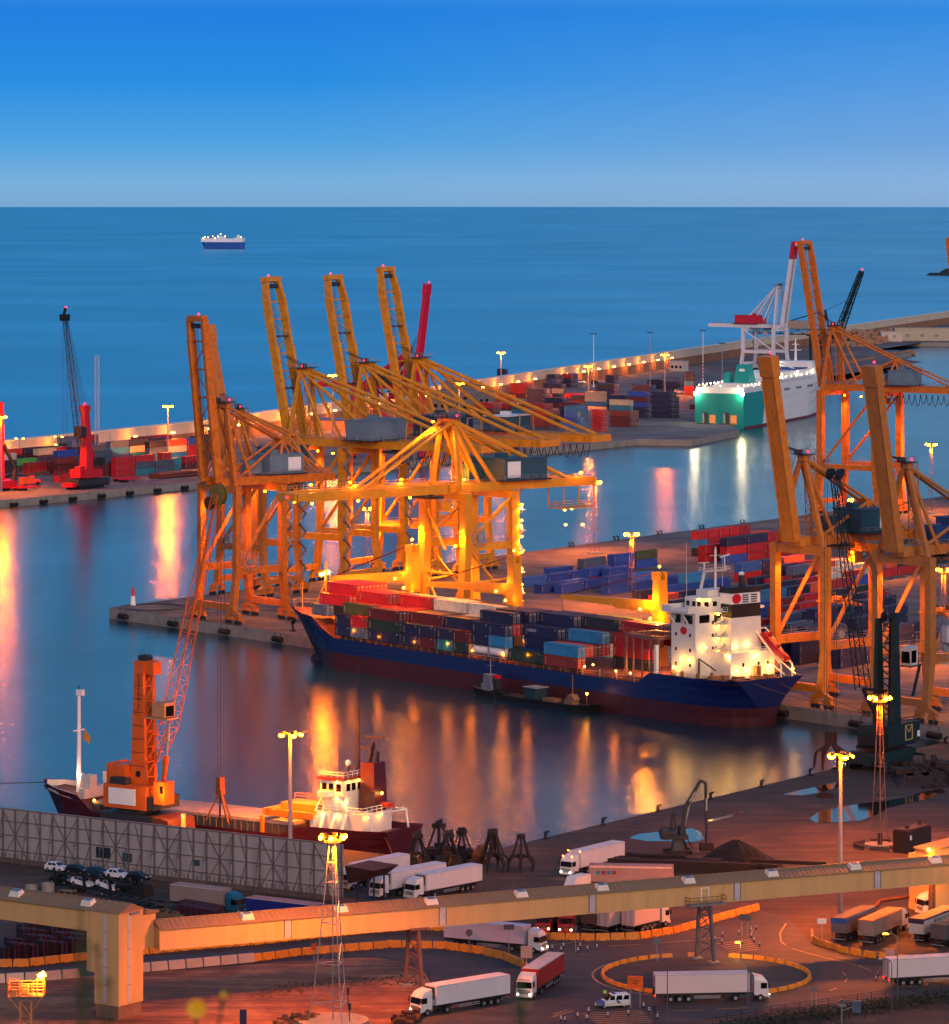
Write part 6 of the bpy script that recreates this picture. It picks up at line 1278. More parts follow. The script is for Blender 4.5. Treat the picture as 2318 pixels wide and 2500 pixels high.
gallery(t, gL, 4.0, 12.15, 15.0, 1.0)
def gx(px):    # gallery position seen on picture column px
    r_ = (px-CXP)/FP; return (r_*ga.y-ga.x)/(gu.x-r_*gu.y)
for px in (593,823,1044,1264,1462,1674,1878,2081,2278): skylight(t, gx(px)+1, .9, 15.45, .5)
for px in (703,1081,1447,1801,2143):
    x = gx(px); b = B(); b.box((x-.5,-.06,12.2),(x+.5,0,14.9)); b.box((x-.6,-.09,12.2),(x-.5,0,14.9),1); b.box((x+.5,-.09,12.2),(x+.6,0,14.9),1); P('expansion_joint', b, [JNT, M('4a3a34',.7)], t)
xd = gx(1722); b = B(); b.box((xd-.7,-.08,12.4),(xd+.7,0,14.5)); b.box((xd-.55,-.1,12.4),(xd+.55,-.02,14.4),1); P('door', b, [WHT,CRM], t)
b = B(); b.box((xd-3.4,-1.6,12.0),(xd+2.8,0,12.25),1); b.rail([(xd-3.4,0,12.25),(xd-3.4,-1.6,12.25),(xd+2.8,-1.6,12.25),(xd+2.8,0,12.25)],1.1,.06,0,1.5); P('service_platform', b, [M('8a6a20',.6),GRY], t)
def trestle(px, lb, mt, wdt=2.2):
    x = gx(px); p = ga+gu*x; t = T('gallery_trestle', lb, 'trestle', (p.x,p.y,3), math.atan2(gu.y,gu.x))
    for y, q in ((.3,-.4),(3.7,1.0)):
        b = B(); x_ = .35 if y < 1 else -.35; b.bar((x_,y-(.5 if y < 1 else -.3),.3),(0,y,9.0),.42,.45); P('leg', b, mt, t)
        b = B(); b.box((x_-.8,y-(.5 if y < 1 else -.3)-.8,-.1),(x_+.8,y-(.5 if y < 1 else -.3)+.8,.35)); P('footing', b, CON, t)
    b = B(); A = lambda z, e: V(((.35-.35*z/9) if e == 0 else (-.35+.35*z/9), (-.2+.5*z/9) if e == 0 else (4.0-.3*z/9), z))
    for z0, z1 in ((.6,2.8),(2.8,5.0),(5.0,7.0),(7.0,9.0)): b.bar(A(z0,0),A(z1,1),.13); b.bar(A(z0,1),A(z1,0),.13); b.bar(A(z1,0),A(z1,1),.2)
    b.box((-1.4,-.2,8.75),(1.4,4.2,9.1)); P('bracing', b, mt, t)
trestle(1024,'brown steel trestle holding the gallery over the dirt field',M('6a4a3c',.7,.1,.2,.5,.3)); trestle(1737,'grey steel trestle standing on the roundabout island',M('50565c',.6,.1,.2,.5,.2))
# tower and left gallery
ta = G(290,2492); e5 = V((-.825,.565,0)); ua = math.atan2(-e5.y,-e5.x)      # local x from the left end to the corner, y away
tl = ta + e5*60
t = T('conveyor_gallery', 'shorter beige roofed gallery entering from the left above the dark crates', 'conveyor gallery', (tl.x,tl.y,0), ua)
gallery(t, 54.2, 5.4, 15.1, 17.9, 1.1)
for px in (6,181): r_ = (px-CXP)/FP; x = (r_*tl.y-tl.x)/(-e5.x+r_*e5.y); skylight(t, x+1.5, 1.3, 18.45, .5)
t = T('transfer_tower', 'beige clad transfer tower with two glazed strips where the galleries meet', 'tower', (ta.x,ta.y,0), ua)
b = B(); b.box((-4.4,0,4.9),(0,5.4,9.3)); b.box((-5.8,0,9.3),(0,5.4,17.9)); b.prism([(-5.8,5.4),(0,5.4),(0,8.2),(-5.8,8.2)],12.15,17.0,0); P('cladding', b, CRM, t)
b = B(); b.add([(-5.8,-.2,17.9),(.2,-.2,17.9),(.2,2.7,19.05),(-5.8,2.7,19.05),(.2,5.6,17.9),(-5.8,5.6,17.9)],[(0,1,2,3),(3,2,4,5),(1,4,2),(0,3,5)]); b.add([(-5.6,5.6,17.05),(.4,5.6,17.05),(.4,8.4,17.0),(-5.6,8.4,17.0),(-5.6,5.6,17.2),(.4,5.6,17.8),(.4,8.4,17.3),(-5.6,8.4,17.2)],[(0,1,2,3),(4,5,6,7),(0,1,5,4),(1,2,6,5)])
for k in range(5): b.bar((-5+k*1.2,-.15,17.97),(-5+k*1.2,2.7,19.1),.1,.08)
P('roof', b, RFM, t)
b = B(); b.box((-4.2,.15,2.9),(-.2,5.2,4.9)); P('plinth', b, M('7a5a4a',.9,0,.25,.4,.2), t)
gw = M('a6a8b2',.3,0,.05,1)
for kk in range(5):
    z0 = 5.2+kk*2.5; b = B(); b.box((-2.75,-.06,z0),(-2.25,0,z0+2.35)); b.box((-2.82,-.08,z0-.08),(-2.18,-.01,z0),1); P('window', b, [gw,GRY], t)
    b = B(); b.box((0,2.0,z0),(.06,2.5,z0+2.35)); b.box((.01,1.93,z0-.08),(.08,2.57,z0),1); P('window', b, [gw,GRY], t)
b = B(); b.box((.02,2.3,17.4),(.3,4.3,17.7)); P('cable_duct', b, GRY, t)
# towers at the right end of the gallery
p = ga+gu*(gx(2282)); t = T('transfer_tower', 'beige transfer tower at the right end of the gallery, glowing orange', 'tower', (p.x,p.y,0), math.atan2(gu.y,gu.x))
b = B(); b.box((12.4,20,3),(24,28,12)); P('lower_cladding', b, CRM, t); b = B(); b.hexa([(2,4.6,12),(17,4.6,12),(17,9,12),(2,9,12),(2,4.6,16.2),(17,4.6,18.4),(17,9,18.4),(2,9,16.2)]); P('upper_cladding', b, CRM, t); b = B(); b.hexa([(1.8,4.4,16.17),(17.2,4.4,18.43),(17.2,9.2,18.43),(1.8,9.2,16.17),(1.8,4.4,16.4),(17.2,4.4,18.7),(17.2,9.2,18.7),(1.8,9.2,16.4)]); P('roof', b, RFM, t)
b = B(); b.box((11.2,19.6,3),(11.6,20,12)); b.box((11.9,19.6,3),(12.3,20,12)); P('downpipes', b, M('6a4030',.7), t)
b = B(); b.rod((7.6,-1.0,15.5),(7.6,-1.0,19.5),1.0,0,10); b.rail([(6.6,-2,15.4),(8.8,-2,15.4)],1.4,.06); P('vent_drum', b, M('7a1a0a',.6), t)
b = B(); b.ball((1.6,4.2,16.6),.3,0,6); P('wall_lamp', b, AMB, t); pt((1.0,3.6,17.2),900,(1,.36,.05),.3,t); pt((10,15,10.5),3500,(1,.36,.05),.3,t); pt((6,-3.6,18.6),1500,(1,.3,.05),.3,t)
# lamp platform in the bottom left corner
pm = V(((64-CXP)/FP*452,452,3)); t = T('lamp_platform_mast', 'orange lit lamp platform on a mast in the bottom left corner', 'light mast', tuple(pm))
b = B(); b.lat((0,0,0),(0,0,27),1.2,1.2,16,.07); P('tower', b, M('9a6a40',.6), t)
b = B(); z = 27.6; cs = [(-1.9,-.9,z),(2.0,-.9,z),(2.0,.9,z),(-1.9,.9,z)]; b.box((-1.9,-.9,z-.1),(2,.9,z)); b.rail(cs+[cs[0]],1.3,.06,0,1); b.bar((-1.9,-.9,z),(-.3,0,z-2.4),.1); b.bar((2,-.9,z),(.3,0,z-2.4),.1)
for x in (-1.9,-.7,1.3,2.0): b.bar((x,-.9,z),(x,-.9,z+1.9),.09)
b.box((-1.5,-.8,z+.1),(-1.0,-.4,z+.7)); b.box((-.4,-.6,z+.1),(.3,.2,z+1.0)); b.bar((-1.9,-.9,z+1.9),(-1,-.9,z+1.9),.09); b.bar((-.6,-.9,z+.3),(.2,-.9,z+1.1),.07); b.bar((.2,-.9,z+.3),(-.6,-.9,z+1.1),.07); P('platform', b, M('b8763c',.6), t)
b = B(); b.bar((1.6,-1.0,z+2.1),(2.1,-1.1,z+2.5),.5,.6); P('floodlight', b, AMB, t); pt((1.1,-1.6,z+2.3), 1040, (1,.42,.06), .25, t)
# ---------------------------------------------------------------- vehicles
WT = M('c4bfc0',.45,0,.12,.5,.22,rustc='8a7a6c',stretch=(1,1,.3)); CABW = M('c8c4c0',.35,0,.04,.3)
def lights(t, x, ys, z, on, name='headlight', mt=None):
    for y in ys: b = B(); b.box((x-.06,y-.16,z),(x+.03,y+.16,z+.22)); P(name, b, mt or (HEADL if on else M('b0b0a8',.2)), t)
def wheels(t, xs, ys, r=.5, w_=.5):
    for x in xs:
        for y in ys: b = B(); b.wheel((x,y,r),r,w_,(0,1,0),0,1,14); P('wheel', b, [RUB,HUB], t)
def cab(t, x, mt, h=3.6, L_=2.2, hood=True, bt=None):
    b = B(); b.hexa([(x-L_,-1.22,.9),(x,-1.22,.55),(x,1.22,.55),(x-L_,1.22,.9),(x-L_,-1.22,h-.5),(x-.25,-1.18,h-.9),(x-.25,1.18,h-.9),(x-L_,1.22,h-.5)]); b.hexa([(x-L_,-1.2,h-.5),(x-.25,-1.16,h-.9),(x-.25,1.16,h-.9),(x-L_,1.2,h-.5),(x-L_,-1.1,h+.1),(x-.75,-1.05,h-.25),(x-.75,1.05,h-.25),(x-L_,1.1,h+.1)])
    b.box((x-.05,-1.24,.45),(x+.06,1.24,.9)); c = P('cab', b, mt, t)
    b = B(); b.hexa([(x-.1,-1.1,1.75),(x-.07,-1.1,1.75),(x-.07,1.1,1.75),(x-.1,1.1,1.75),(x-.27,-1.06,h-1.0),(x-.19,-1.06,h-1.0),(x-.19,1.06,h-1.0),(x-.27,1.06,h-1.0)]); P('windscreen', b, GLS, c)
    for s_ in (-1,1): b = B(); b.box((x-1.25,s_*1.225-.02,1.8),(x-.35,s_*1.225+.02,2.6)); b.box((x-.15,s_*1.4-.1,1.9),(x-.05,s_*1.4+.1,2.6),1); P('side_window', b, [GLS,BLK], c)
    b = B(); [b.box((x-.03,-.9,.95+k*.2),(x+.02,.9,1.05+k*.2)) for k in range(3)]; P('grille', b, DGR, c)
def semi(name, lb, loc, rz, cm, tm, roofm=None, on=False, group=None, L_=13.6, tip=False, tail=False, tarp=None, h=4.0, reefer=False, kind='truck', cabin=True, stripe=None):
    """front of the cab at x=0, the truck extends to -x"""
    t = T(name, lb, kind, loc, rz, group)
    x0 = -2.9 if cabin else 0
    if cabin:
        cab(t, 0, cm); b = B(); b.box((-6.4,-.5,.6),(-1.9,.5,1.0)); b.box((-4.4,-1.15,.5),(-3.2,-.6,1.0)); P('chassis', b, DGR, t); lights(t, .06, (-.9,.9), .75, on); wheels(t, (-1.3,), (-1.05,1.05)); wheels(t, (-4.9,), (-.95,.95), .5, .6)
    b = B(); b.box((x0-L_,-1.27,1.25),(x0,1.27,h)) if not tip else b.hexa([(x0-L_,-1.25,1.5),(x0,-1.25,1.3),(x0,1.25,1.3),(x0-L_,1.25,1.5),(x0-L_,-1.25,h-.1),(x0,-1.25,h-.2),(x0,1.25,h-.2),(x0-L_,1.25,h-.1)])
    b.box((x0-L_,-.5,.85),(x0-.5,.5,1.25),1)
    if tip:
        k = .3
        while k < L_: b.box((x0-k-.08,-1.32,1.4),(x0-k,-1.24,h-.2)); b.box((x0-k-.08,1.24,1.4),(x0-k,1.32,h-.2)); k += .72
    else:
        for y in (-1.29,1.27): b.box((x0-L_,y,1.22),(x0,y+.02,1.36),1); b.box((x0-L_,y,h-.1),(x0,y+.02,h),2)
        for y in (-1.1,.0): b.box((x0-L_-.03,y+.03,1.4),(x0-L_,y+1.05,h-.15),0); b.rod((x0-L_-.05,y+.5,1.4),(x0-L_-.05,y+.5,h-.2),.03,1,4)
    tr = P('trailer_body', b, [tm, DGR, M('a8a6a8',.4)], t)
    b = B(); b.box((x0-L_+.05,-1.24,h),(x0-.05,1.24,h+.04)) if not tip else b.hexa([(x0-L_,-1.3,h-.12),(x0,-1.3,h-.22),(x0,1.3,h-.22),(x0-L_,1.3,h-.12),(x0-L_,-1.2,h+.1),(x0,-1.2,h),(x0,1.2,h),(x0-L_,1.2,h+.1)]); P('roof' if not tip else 'tarpaulin', b, roofm or tm, tr)
    if stripe: b = B(); b.box((x0-L_-.04,-1.3,h-.75),(x0-L_,1.3,h+.02)); b.box((x0-L_,-1.33,h-.25),(x0,-1.28,h)); b.box((x0-L_,1.28,h-.25),(x0,1.33,h)); P('blue_edge', b, stripe, tr)
    if reefer: b = B(); b.box((x0,-.9,2.2),(x0+.45,.9,3.8)); P('cooling_unit', b, DGR, tr)
    wheels(t, (x0-L_+2.2,x0-L_+3.5,x0-L_+4.8), (-.98,.98)); lights(t, x0-L_, (-1,1), .95, False, 'tail_light', TAILL if tail else M('5a0c0c',.3))
    b = B(); b.box((x0-L_-.1,-1.2,.5),(x0-L_,1.2,.68)); P('bumper', b, GRY, t)
    for y in (-1.1,.5): b = B(); b.box((x0-L_+1.55,y,.35),(x0-L_+1.6,y+.6,1.0)); P('mudflap', b, BLK, t)
    for y in (-1.2,1.16): b = B(); b.box((x0-L_+5.6,y,.55),(x0-4.2,y+.04,.68)); b.box((x0-L_+5.6,y,.82),(x0-4.2,y+.04,.95)); P('side_guard', b, STL, t)
    if on: pt((1.4,0,1), 18, (1,.75,.4), .2, t)
    return t
def frompx(px, py, rz): g = G(px,py); return tuple(g), rz
hd_ = lambda x, y: math.atan2(y, x)
semi('articulated_truck','white articulated truck driving out at the bottom edge',(-8.4,575.9,3),hd_(-.77,-.64),CABW,WT,None,True,reefer=True)
t_ = semi('articulated_truck','truck with crimson curtain trailer and white cab behind the white truck',(7.1,587.0,3),hd_(-.3,-.955),CABW,M('90060e',.5,0,.08,.4),M('c8b8b0',.6),True,L_=13.4)
b = B(); [b.hexa([(-1.9+k*.35,-1.235,1.2),(-1.7+k*.35,-1.235,1.2),(-1.7+k*.35,-1.22,1.2),(-1.9+k*.35,-1.22,1.2),(-1.9+k*.1,-1.235,2.7),(-1.7+k*.1,-1.235,2.7),(-1.7+k*.1,-1.22,2.7),(-1.9+k*.1,-1.22,2.7)]) for k in range(4)]; b.box((.0,-.9,2.9),(.0,.9,3.0)); P('cab_stripes', b, M('8a0a10',.5), t_)
semi('articulated_truck','white truck half hidden by the loading hopper at the fence end',(-21.8,678.5,3),hd_(-.6,-.8),CABW,WT)
semi('articulated_truck','white truck parked behind the gallery, left one with its whole cab front showing',(-16.4,670.4,3),hd_(-.65,-.76),CABW,WT,reefer=True)
semi('articulated_truck','white truck parked behind the gallery, right one with only its cab roof showing',(-10.7,669.0,3),hd_(-.67,-.74),CABW,WT,reefer=True)
t_ = semi('articulated_truck','white truck with lit marker lamps driving below the steel beams',(15.4,691.4,3),hd_(-.57,-.82),CABW,WT,None,True); b = B(); [b.ball((x,y,z),.12,0,6) for x, y, z in ((-2.6,-1.2,4.1),(-2.6,1.2,4.1),(-.5,-.9,3.5),(-.5,.9,3.5),(-2.9,-1.35,1.4))]; P('marker_lamps', b, AMB2, t_)
REDC = M('a0101c',.35,0,.06,.3)
semi('articulated_truck','red cab truck parked behind the barriers, leftmost of the row',frompx(1326,2281,0)[0],hd_(-.22,-.97),REDC,M('3a2c28',.7),None,True,h=3.7)
semi('articulated_truck','red cab truck parked behind the barriers, second from the left',frompx(1381,2284,0)[0],hd_(-.2,-.98),REDC,M('453530',.7),None,True,h=3.7)
def backin(px, py, rz, L_): g = G(px,py); d = V((math.cos(rz),math.sin(rz),0)); return tuple(g+d*L_)
a_ = hd_(.5,.86); semi('parked_trailer','grey brown tipper trailer between the red cabs and the white trailers',backin(1437,2279,a_,9),a_,None,M('54423a',.8,0,.3,.5,.3),None,L_=9,cabin=False,kind='trailer',h=3.9,tip=True)
a_ = hd_(.6,.8); semi('parked_trailer','white box trailer with closed rear doors left of the small white truck',backin(1471,2281,a_,13),a_,None,M('b4a8a4',.5,0,.06,.3),None,L_=13,cabin=False,kind='trailer',h=4.0)
a_ = hd_(.62,.78); semi('box_truck','white box truck showing its rear doors, rightmost behind the barriers',backin(1534,2280,a_,9.6),a_,CABW,M('c8b4ae',.5,0,.06,.3),None,L_=6.7)
TP = 'tipper trailers parked at right'; AL = M('8c7a70',.55,.2,.25,.4,.3,rustc='5a3a2a')
a_ = hd_(.45,.89); semi('tipper_trailer','tipper trailer with blue tailgate edge, leftmost of the four',backin(2048,2302,a_,13),a_,None,M('5e5a5c',.6,.1,.2,.4,.3),M('4a4644',.8),TP and False,TP,13,True,cabin=False,kind='trailer',h=3.7,stripe=M('12509a',.5))
semi('tipper_truck','ribbed grey tipper trailer with orange cover and white cab, second from left',backin(2114,2309,hd_(.43,.9),16),hd_(.43,.9),CABW,AL,M('a86a40',.8),False,TP,13,True,h=3.8)
tw_ = semi('tipper_trailer','white tipper trailer with green lettering and pale cover',backin(2238,2304,hd_(.5,.86),13),hd_(.5,.86),None,M('b0aca8',.5,.1,.1,.4,.2),M('c08a5c',.8),False,TP,13,True,cabin=False,kind='trailer',h=3.8,stripe=M('2a2440',.6))
text('WINDREX', .95, M('0c5a3c',.6), tw_, (-6.4,-1.345,3.0), (R(90),0,0), 'lettering', 1.5)
semi('tipper_trailer','grey open tipper trailer nearest the right edge',backin(2290,2317,hd_(.6,.8),13),hd_(.6,.8),None,M('57504e',.6,.1,.2,.4,.3),M('4a4644',.8),False,TP,13,True,cabin=False,kind='trailer',h=3.6)
semi('articulated_truck','white tractor cab with dark green load behind the tipper trailers',frompx(2246,2236,0)[0],hd_(-.9,-.44),CABW,M('5a4038',.7),M('1c2a22',.7),False,L_=10,h=3.4)
semi('articulated_truck','white truck rounding the roundabout in front of the island',tuple(G(1876,2440)),hd_(.995,.1),CABW,M('c8b6b2',.5,0,.05,.3),None,True,tail=True)
semi('articulated_truck','white truck leaving to the right beyond the roundabout',tuple(G(2420,2392)),hd_(.96,.28),CABW,M('c4b8b8',.5,0,.05,.3),None,False,tail=True)
semi('articulated_truck','white truck driving below the gallery towards the roundabout',tuple(G(1330,2328)),hd_(.9,-.44),CABW,M('b8b4c0',.5,0,.05,.3),None,True)
fd_ = V((.84,-.543,0)); fzz = hd_(.84,-.543)
semi('articulated_truck','teal cab truck with grey trailer parked along the fence',tuple(G(590,2236)),fzz,M('0d5068',.4,0,.06,.3),M('7d7068',.6,0,.12,.4,.2),M('a07c68',.7),L_=10.5)
p_ = G(612,2250); q_ = p_+fd_*13.6; semi('parked_trailer','blue curtain trailer with red and white roof parked by the fence end',tuple(q_),fzz,None,M('0c1c6a',.5,0,.1,.4),M('b0706a',.6),L_=13.6,cabin=False,kind='trailer')
g0 = G(1385,2182); t = T('white_van', 'white van roof just showing above the gallery below the marker lamp truck', 'van', tuple(g0), hd_(-.6,-.8)); b = B(); b.hexa([(-5.4,-1,.5),(0,-1,.5),(0,1,.5),(-5.4,1,.5),(-5.4,-1,2.6),(-1.4,-.95,2.6),(-1.4,.95,2.6),(-5.4,1,2.6)]); P('body', b, CABW, t); wheels(t, (-1,-4.3), (-.9,.9), .36, .25)
# car transporter with its cars
def car(lb, loc, rz, mt, pitch=0, group='cars on the transporter', nm='hatchback_car'):
    t = T(nm, lb, 'car', loc, rz, group); t.rotation_euler = (0,pitch,rz)
    b = B(); S_ = [(-2,.75,.35,.75),(-1.95,.82,.3,.98),(-1.2,.85,.28,.95),(.6,.85,.28,.95),(1.6,.82,.3,.82),(1.98,.7,.36,.62)]; n_ = len(S_)
    for (x,h_,z0,z1),(x2,h2,z02,z12) in zip(S_,S_[1:]): b.hexa([(x,-h_,z0),(x2,-h2,z02),(x2,h2,z02),(x,h_,z0),(x,-h_,z1),(x2,-h2,z12),(x2,h2,z12),(x,h_,z1)])
    b.hexa([(-1.85,-.74,.96),(.95,-.76,.94),(.95,.76,.94),(-1.85,.74,.96),(-1.45,-.6,1.46),(.1,-.6,1.5),(.1,.6,1.5),(-1.45,.6,1.46)]); bd = P('body', b, mt, t)
    b = B()
    for s_ in (-1,1):
        for x0,x1,x2,x3 in ((-1.35,-.55,-.6,-1.25),(-.45,.62,.05,-.5)): b.add([(x0,s_*.765,1.0),(x1,s_*.765,1.0),(x2,s_*.645,1.4),(x3,s_*.645,1.4)],[(0,1,2,3)])
    b.add([(.9,-.7,1.0),(.9,.7,1.0),(.2,.56,1.45),(.2,-.56,1.45)],[(0,1,2,3)]); b.add([(-1.87,-.66,1.02),(-1.87,.66,1.02),(-1.52,.54,1.42),(-1.52,-.54,1.42)],[(0,1,2,3)]); P('windows', b, GLS, bd)
    wheels(t, (-1.25,1.25), (-.76,.76), .31, .2); lights(t, 1.93, (-.55,.55), .66, False); return t
cb0 = G(120,2170); tc_ = T('car_transporter', 'dark two deck car transporter loaded with cars, parked along the fence', 'car transporter', tuple(cb0), fzz)
b = B()
for y in (-1.2,1.2): b.bar((0,y,1.2),(19.5,y,.9),.2,.35); b.bar((0,y,3.1),(19,y,2.9),.18,.25)
for x in (2.2,8.2,13.6,17.4):
    for y in (-1.25,1.25): b.bar((x+.4,y,.8),(x-.2,y,3.9),.28,.4)
for x in range(0,20,2): b.bar((x,-1.2,2.98),(x,1.2,2.98),.4,.08); b.bar((x,-1.2,1.05),(x,1.2,1.05),.4,.08)
P('decks', b, BLK, tc_); wheels(tc_, (5.4,6.5,12,13), (-1,1), .45, .4)
b = B(); b.hexa([(18,-1.2,.6),(21,-1.2,.6),(21,1.2,.6),(18,1.2,.6),(18,-1.2,2.6),(20.6,-1.15,2.5),(20.6,1.15,2.5),(18,1.2,2.6)]); P('cab', b, BLK, tc_)
def onT(x, z, dy=0): v = cb0+fd_*x; return (v.x,v.y,3+z)
CW = M('c8ccd0',.3,0,.04,.5); CB = M('0c1418',.3,0,.1,.5); CBL = M('1c3c4c',.3,.3,.1,.5)
for x, m_, lb in ((1.6,CW,'white hatchback on the upper deck, rearmost on the transporter'),(6.0,CB,'black hatchback on the upper deck behind the first white one'),(10.2,CBL,'steel blue car in the middle of the upper deck'),(14.4,CW,'white hatchback on the upper deck near the front'),(18.8,CB,'black car above the transporter cab')): car(lb, onT(x,3.1), fzz, m_)
for x, m_, lb, pi_ in ((2.6,CB,'dark car on the lower deck, rearmost',0),(7.0,CW,'white car on the lower deck behind the post, nose down',.12),(12.2,CW,'white hatchback tilted on the lower deck',.2),(16.4,CB,'dark car on the lower deck behind the cab',0)): car(lb, onT(x,1.15), fzz, m_, pi_)
tb = T('car_transporter', 'empty dark low transporter deck in front of the loaded one', 'car transporter', tuple(G(232,2216)), fzz); b = B()
for y in (-1.2,1.2): b.bar((0,y,1.1),(13,y,1.1),.3,.4); b.bar((1,y,2.3),(13,y,2.0),.2,.3)
for x in range(0,14,2): b.bar((x,-1.2,1.3),(x,1.2,1.3),.6,.12); b.bar((x,-1.2,2.2),(x,1.2,2.2),.5,.1)
P('decks', b, BLK, tb); wheels(tb, (3,4.2,9), (-1,1), .45, .4)
for px, py, mt, lb in ((1660,960,CW,'white van parked left of the ferry on the far apron'),(1694,962,CW,'white van parked nearest the ferry stern on the far apron'),(1420,936,CW,'white van by the small far container group'),(1455,938,CB,'dark van beside the far breakwater lamps'),(575,1058,CW,'white truck cab behind the yellow crane boom foot'),(1640,962,CBL,'blue car parked behind the slate containers')): o = car(lb, tuple(G(px,py,2.8)), an, mt, 0, 'vehicles parked on the far quay', 'parked_van'); o.scale = (1.5,1.3,1.5)
# police van
g0 = G(1458,2462); t = T('police_van', 'white police van with blue bonnet parked on the hatched markings', 'van', tuple(g0), hd_(-.96,-.28)+math.pi*0)
b = B(); b.hexa([(-4.8,-.95,.4),(-.9,-.95,.4),(-.9,.95,.4),(-4.8,.95,.4),(-4.75,-.95,1.15),(-.9,-.95,1.1),(-.9,.95,1.1),(-4.75,.95,1.15)]); b.hexa([(-4.75,-.95,1.15),(-1.3,-.95,1.1),(-1.3,.95,1.1),(-4.75,.95,1.15),(-4.6,-.82,1.95),(-2.1,-.8,1.95),(-2.1,.8,1.95),(-4.6,.82,1.95)]); P('body', b, CW, t)
b = B(); b.hexa([(-.95,-.94,.42),(0,-.82,.42),(0,.82,.42),(-.95,.94,.42),(-1.35,-.9,1.12),(-.12,-.78,.86),(-.12,.78,.86),(-1.35,.9,1.12)]); P('bonnet', b, M('0c2c80',.3), t)
b = B(); b.add([(-1.28,-.82,1.14),(-1.28,.82,1.14),(-2.0,.72,1.86),(-2.0,-.72,1.86)],[(0,1,2,3)])
for s_ in (-1,1):
    for x0,x1 in ((-2.4,-1.6),(-3.5,-2.5),(-4.5,-3.6)): b.add([(x0,s_*.955,1.2),(x1,s_*.955,1.2),(x1-.25,s_*.86,1.8),(x0,s_*.86,1.8)],[(0,1,2,3)])
P('windows', b, GLS, t); b = B(); b.box((-2.6,-.6,1.96),(-2.3,.6,2.12)); P('light_bar', b, M('1030a0',.2), t)
b = B(); [b.box((-4.6,s_*.955-.01,.62),(-1.1,s_*.955+.01,.72)) for s_ in (-1,1)]; P('yellow_stripe', b, M('c8a810',.5), t); b = B(); [b.hexa([(-3.3,s_*.955-.012,.72),(-2.9,s_*.955-.012,.72),(-2.9,s_*.955+.012,.72),(-3.3,s_*.955+.012,.72),(-2.9,s_*.955-.012,1.15),(-2.5,s_*.955-.012,1.15),(-2.5,s_*.955+.012,1.15),(-2.9,s_*.955+.012,1.15)]) for s_ in (-1,1)]; P('blue_stripe', b, M('14246a',.5), t)
wheels(t, (-.85,-3.8), (-.82,.82), .34, .22); lights(t, .0, (-.6,.6), .62, False)
# ---------------------------------------------------------------- barriers, posts, signs
b = B(); b.hexa([(-1.0,-.3,0),(1.0,-.3,0),(1.0,.3,0),(-1.0,.3,0),(-1.0,-.24,.35),(1.0,-.24,.35),(1.0,.24,.35),(-1.0,.24,.35)]); b.hexa([(-1.0,-.24,.35),(1.0,-.24,.35),(1.0,.24,.35),(-1.0,.24,.35),(-.97,-.14,.95),(.97,-.14,.95),(.97,.14,.95),(-.97,.14,.95)]); b.box((-.75,-.32,0),(-.5,.32,.1),1); b.box((.5,-.32,0),(.75,.32,.1),1)
bar_ = b.mesh('road_barrier'); bar_.materials.append(M('dc8410',.55,0,.15,.8,0,.12)); bar_.materials.append(BLK)
barw = bar_.copy(); barw.materials.clear(); barw.materials.append(M('b8a494',.85,0,.2,.6,.2,.08)); barw.materials.append(BLK)
def barriers(px, lb, gp, me=bar_, sp_=2.16, z=3.05, s=1.0, jit=0, gapp=0):
    pts = [G(*p, z) for p in px]; d = 0; tot = sum((q-p).length for p, q in zip(pts,pts[1:])); r = random.Random(len(lb))
    while d < tot:
        p, t_ = along(pts, d); o = bpy.data.objects.new('road_barrier' if me is bar_ else 'concrete_barrier', me); C.objects.link(o); o.location = p; o.rotation_euler = (0,0,math.atan2(t_.y,t_.x)+r.uniform(-jit,jit)); o.scale = (s,s,s*1.05); tag(o, lb, 'barrier', gp); d += sp_*s
O = 'orange plastic road barrier '
barriers([(-30,2361),(60,2360),(207,2344)], O+'in the line left of the transfer tower','barriers left of the tower',s=1.15)
barriers([(345,2331),(480,2318),(620,2307),(800,2288),(900,2278),(1010,2270),(1130,2274),(1200,2282)], O+'in the far line beneath the gallery','barriers on the far side of the road',s=1.1)
barriers([(622,2347),(720,2336),(850,2323),(960,2316),(1080,2320),(1180,2333),(1240,2347),(1290,2362)][0:1]+[(720,2334),(850,2322),(960,2313),(1080,2316),(1170,2328),(1230,2342),(1278,2362)], O+'in the near curve beside the dirt field','barriers on the near side of the road',s=1.1)
barriers([(1286,2368),(1300,2390),(1302,2420)], O+'in the short run behind the crimson trailer','barriers behind the crimson trailer',s=1.0)
barriers([(-10,2400),(100,2394),(207,2385)], 'pale concrete barrier left of the transfer tower on the near side of the road','concrete barriers left of the tower',barw,s=1.3)
barriers([(345,2373),(480,2361),(618,2348)], 'pale concrete barrier right of the transfer tower on the near side of the road','concrete barriers right of the tower',barw,s=1.3)
barriers([(1300,2288),(1340,2294),(1450,2296),(1560,2293),(1640,2280),(1700,2264),(1760,2246),(1852,2222)], O+'in the line in front of the parked white trailers','barriers before the parked trucks',s=1.08)
barriers([(1983,2286),(1983,2298),(2000,2308),(2050,2322)], O+'in the close set curve left of the tipper trailers','barriers round the tipper yard',s=.95)
barriers([(2058,2326),(2100,2334),(2150,2342),(2210,2346),(2330,2347)], O+'in the spaced line in front of the tipper trailers','barriers before the tipper trailers',sp_=2.9,s=.95)
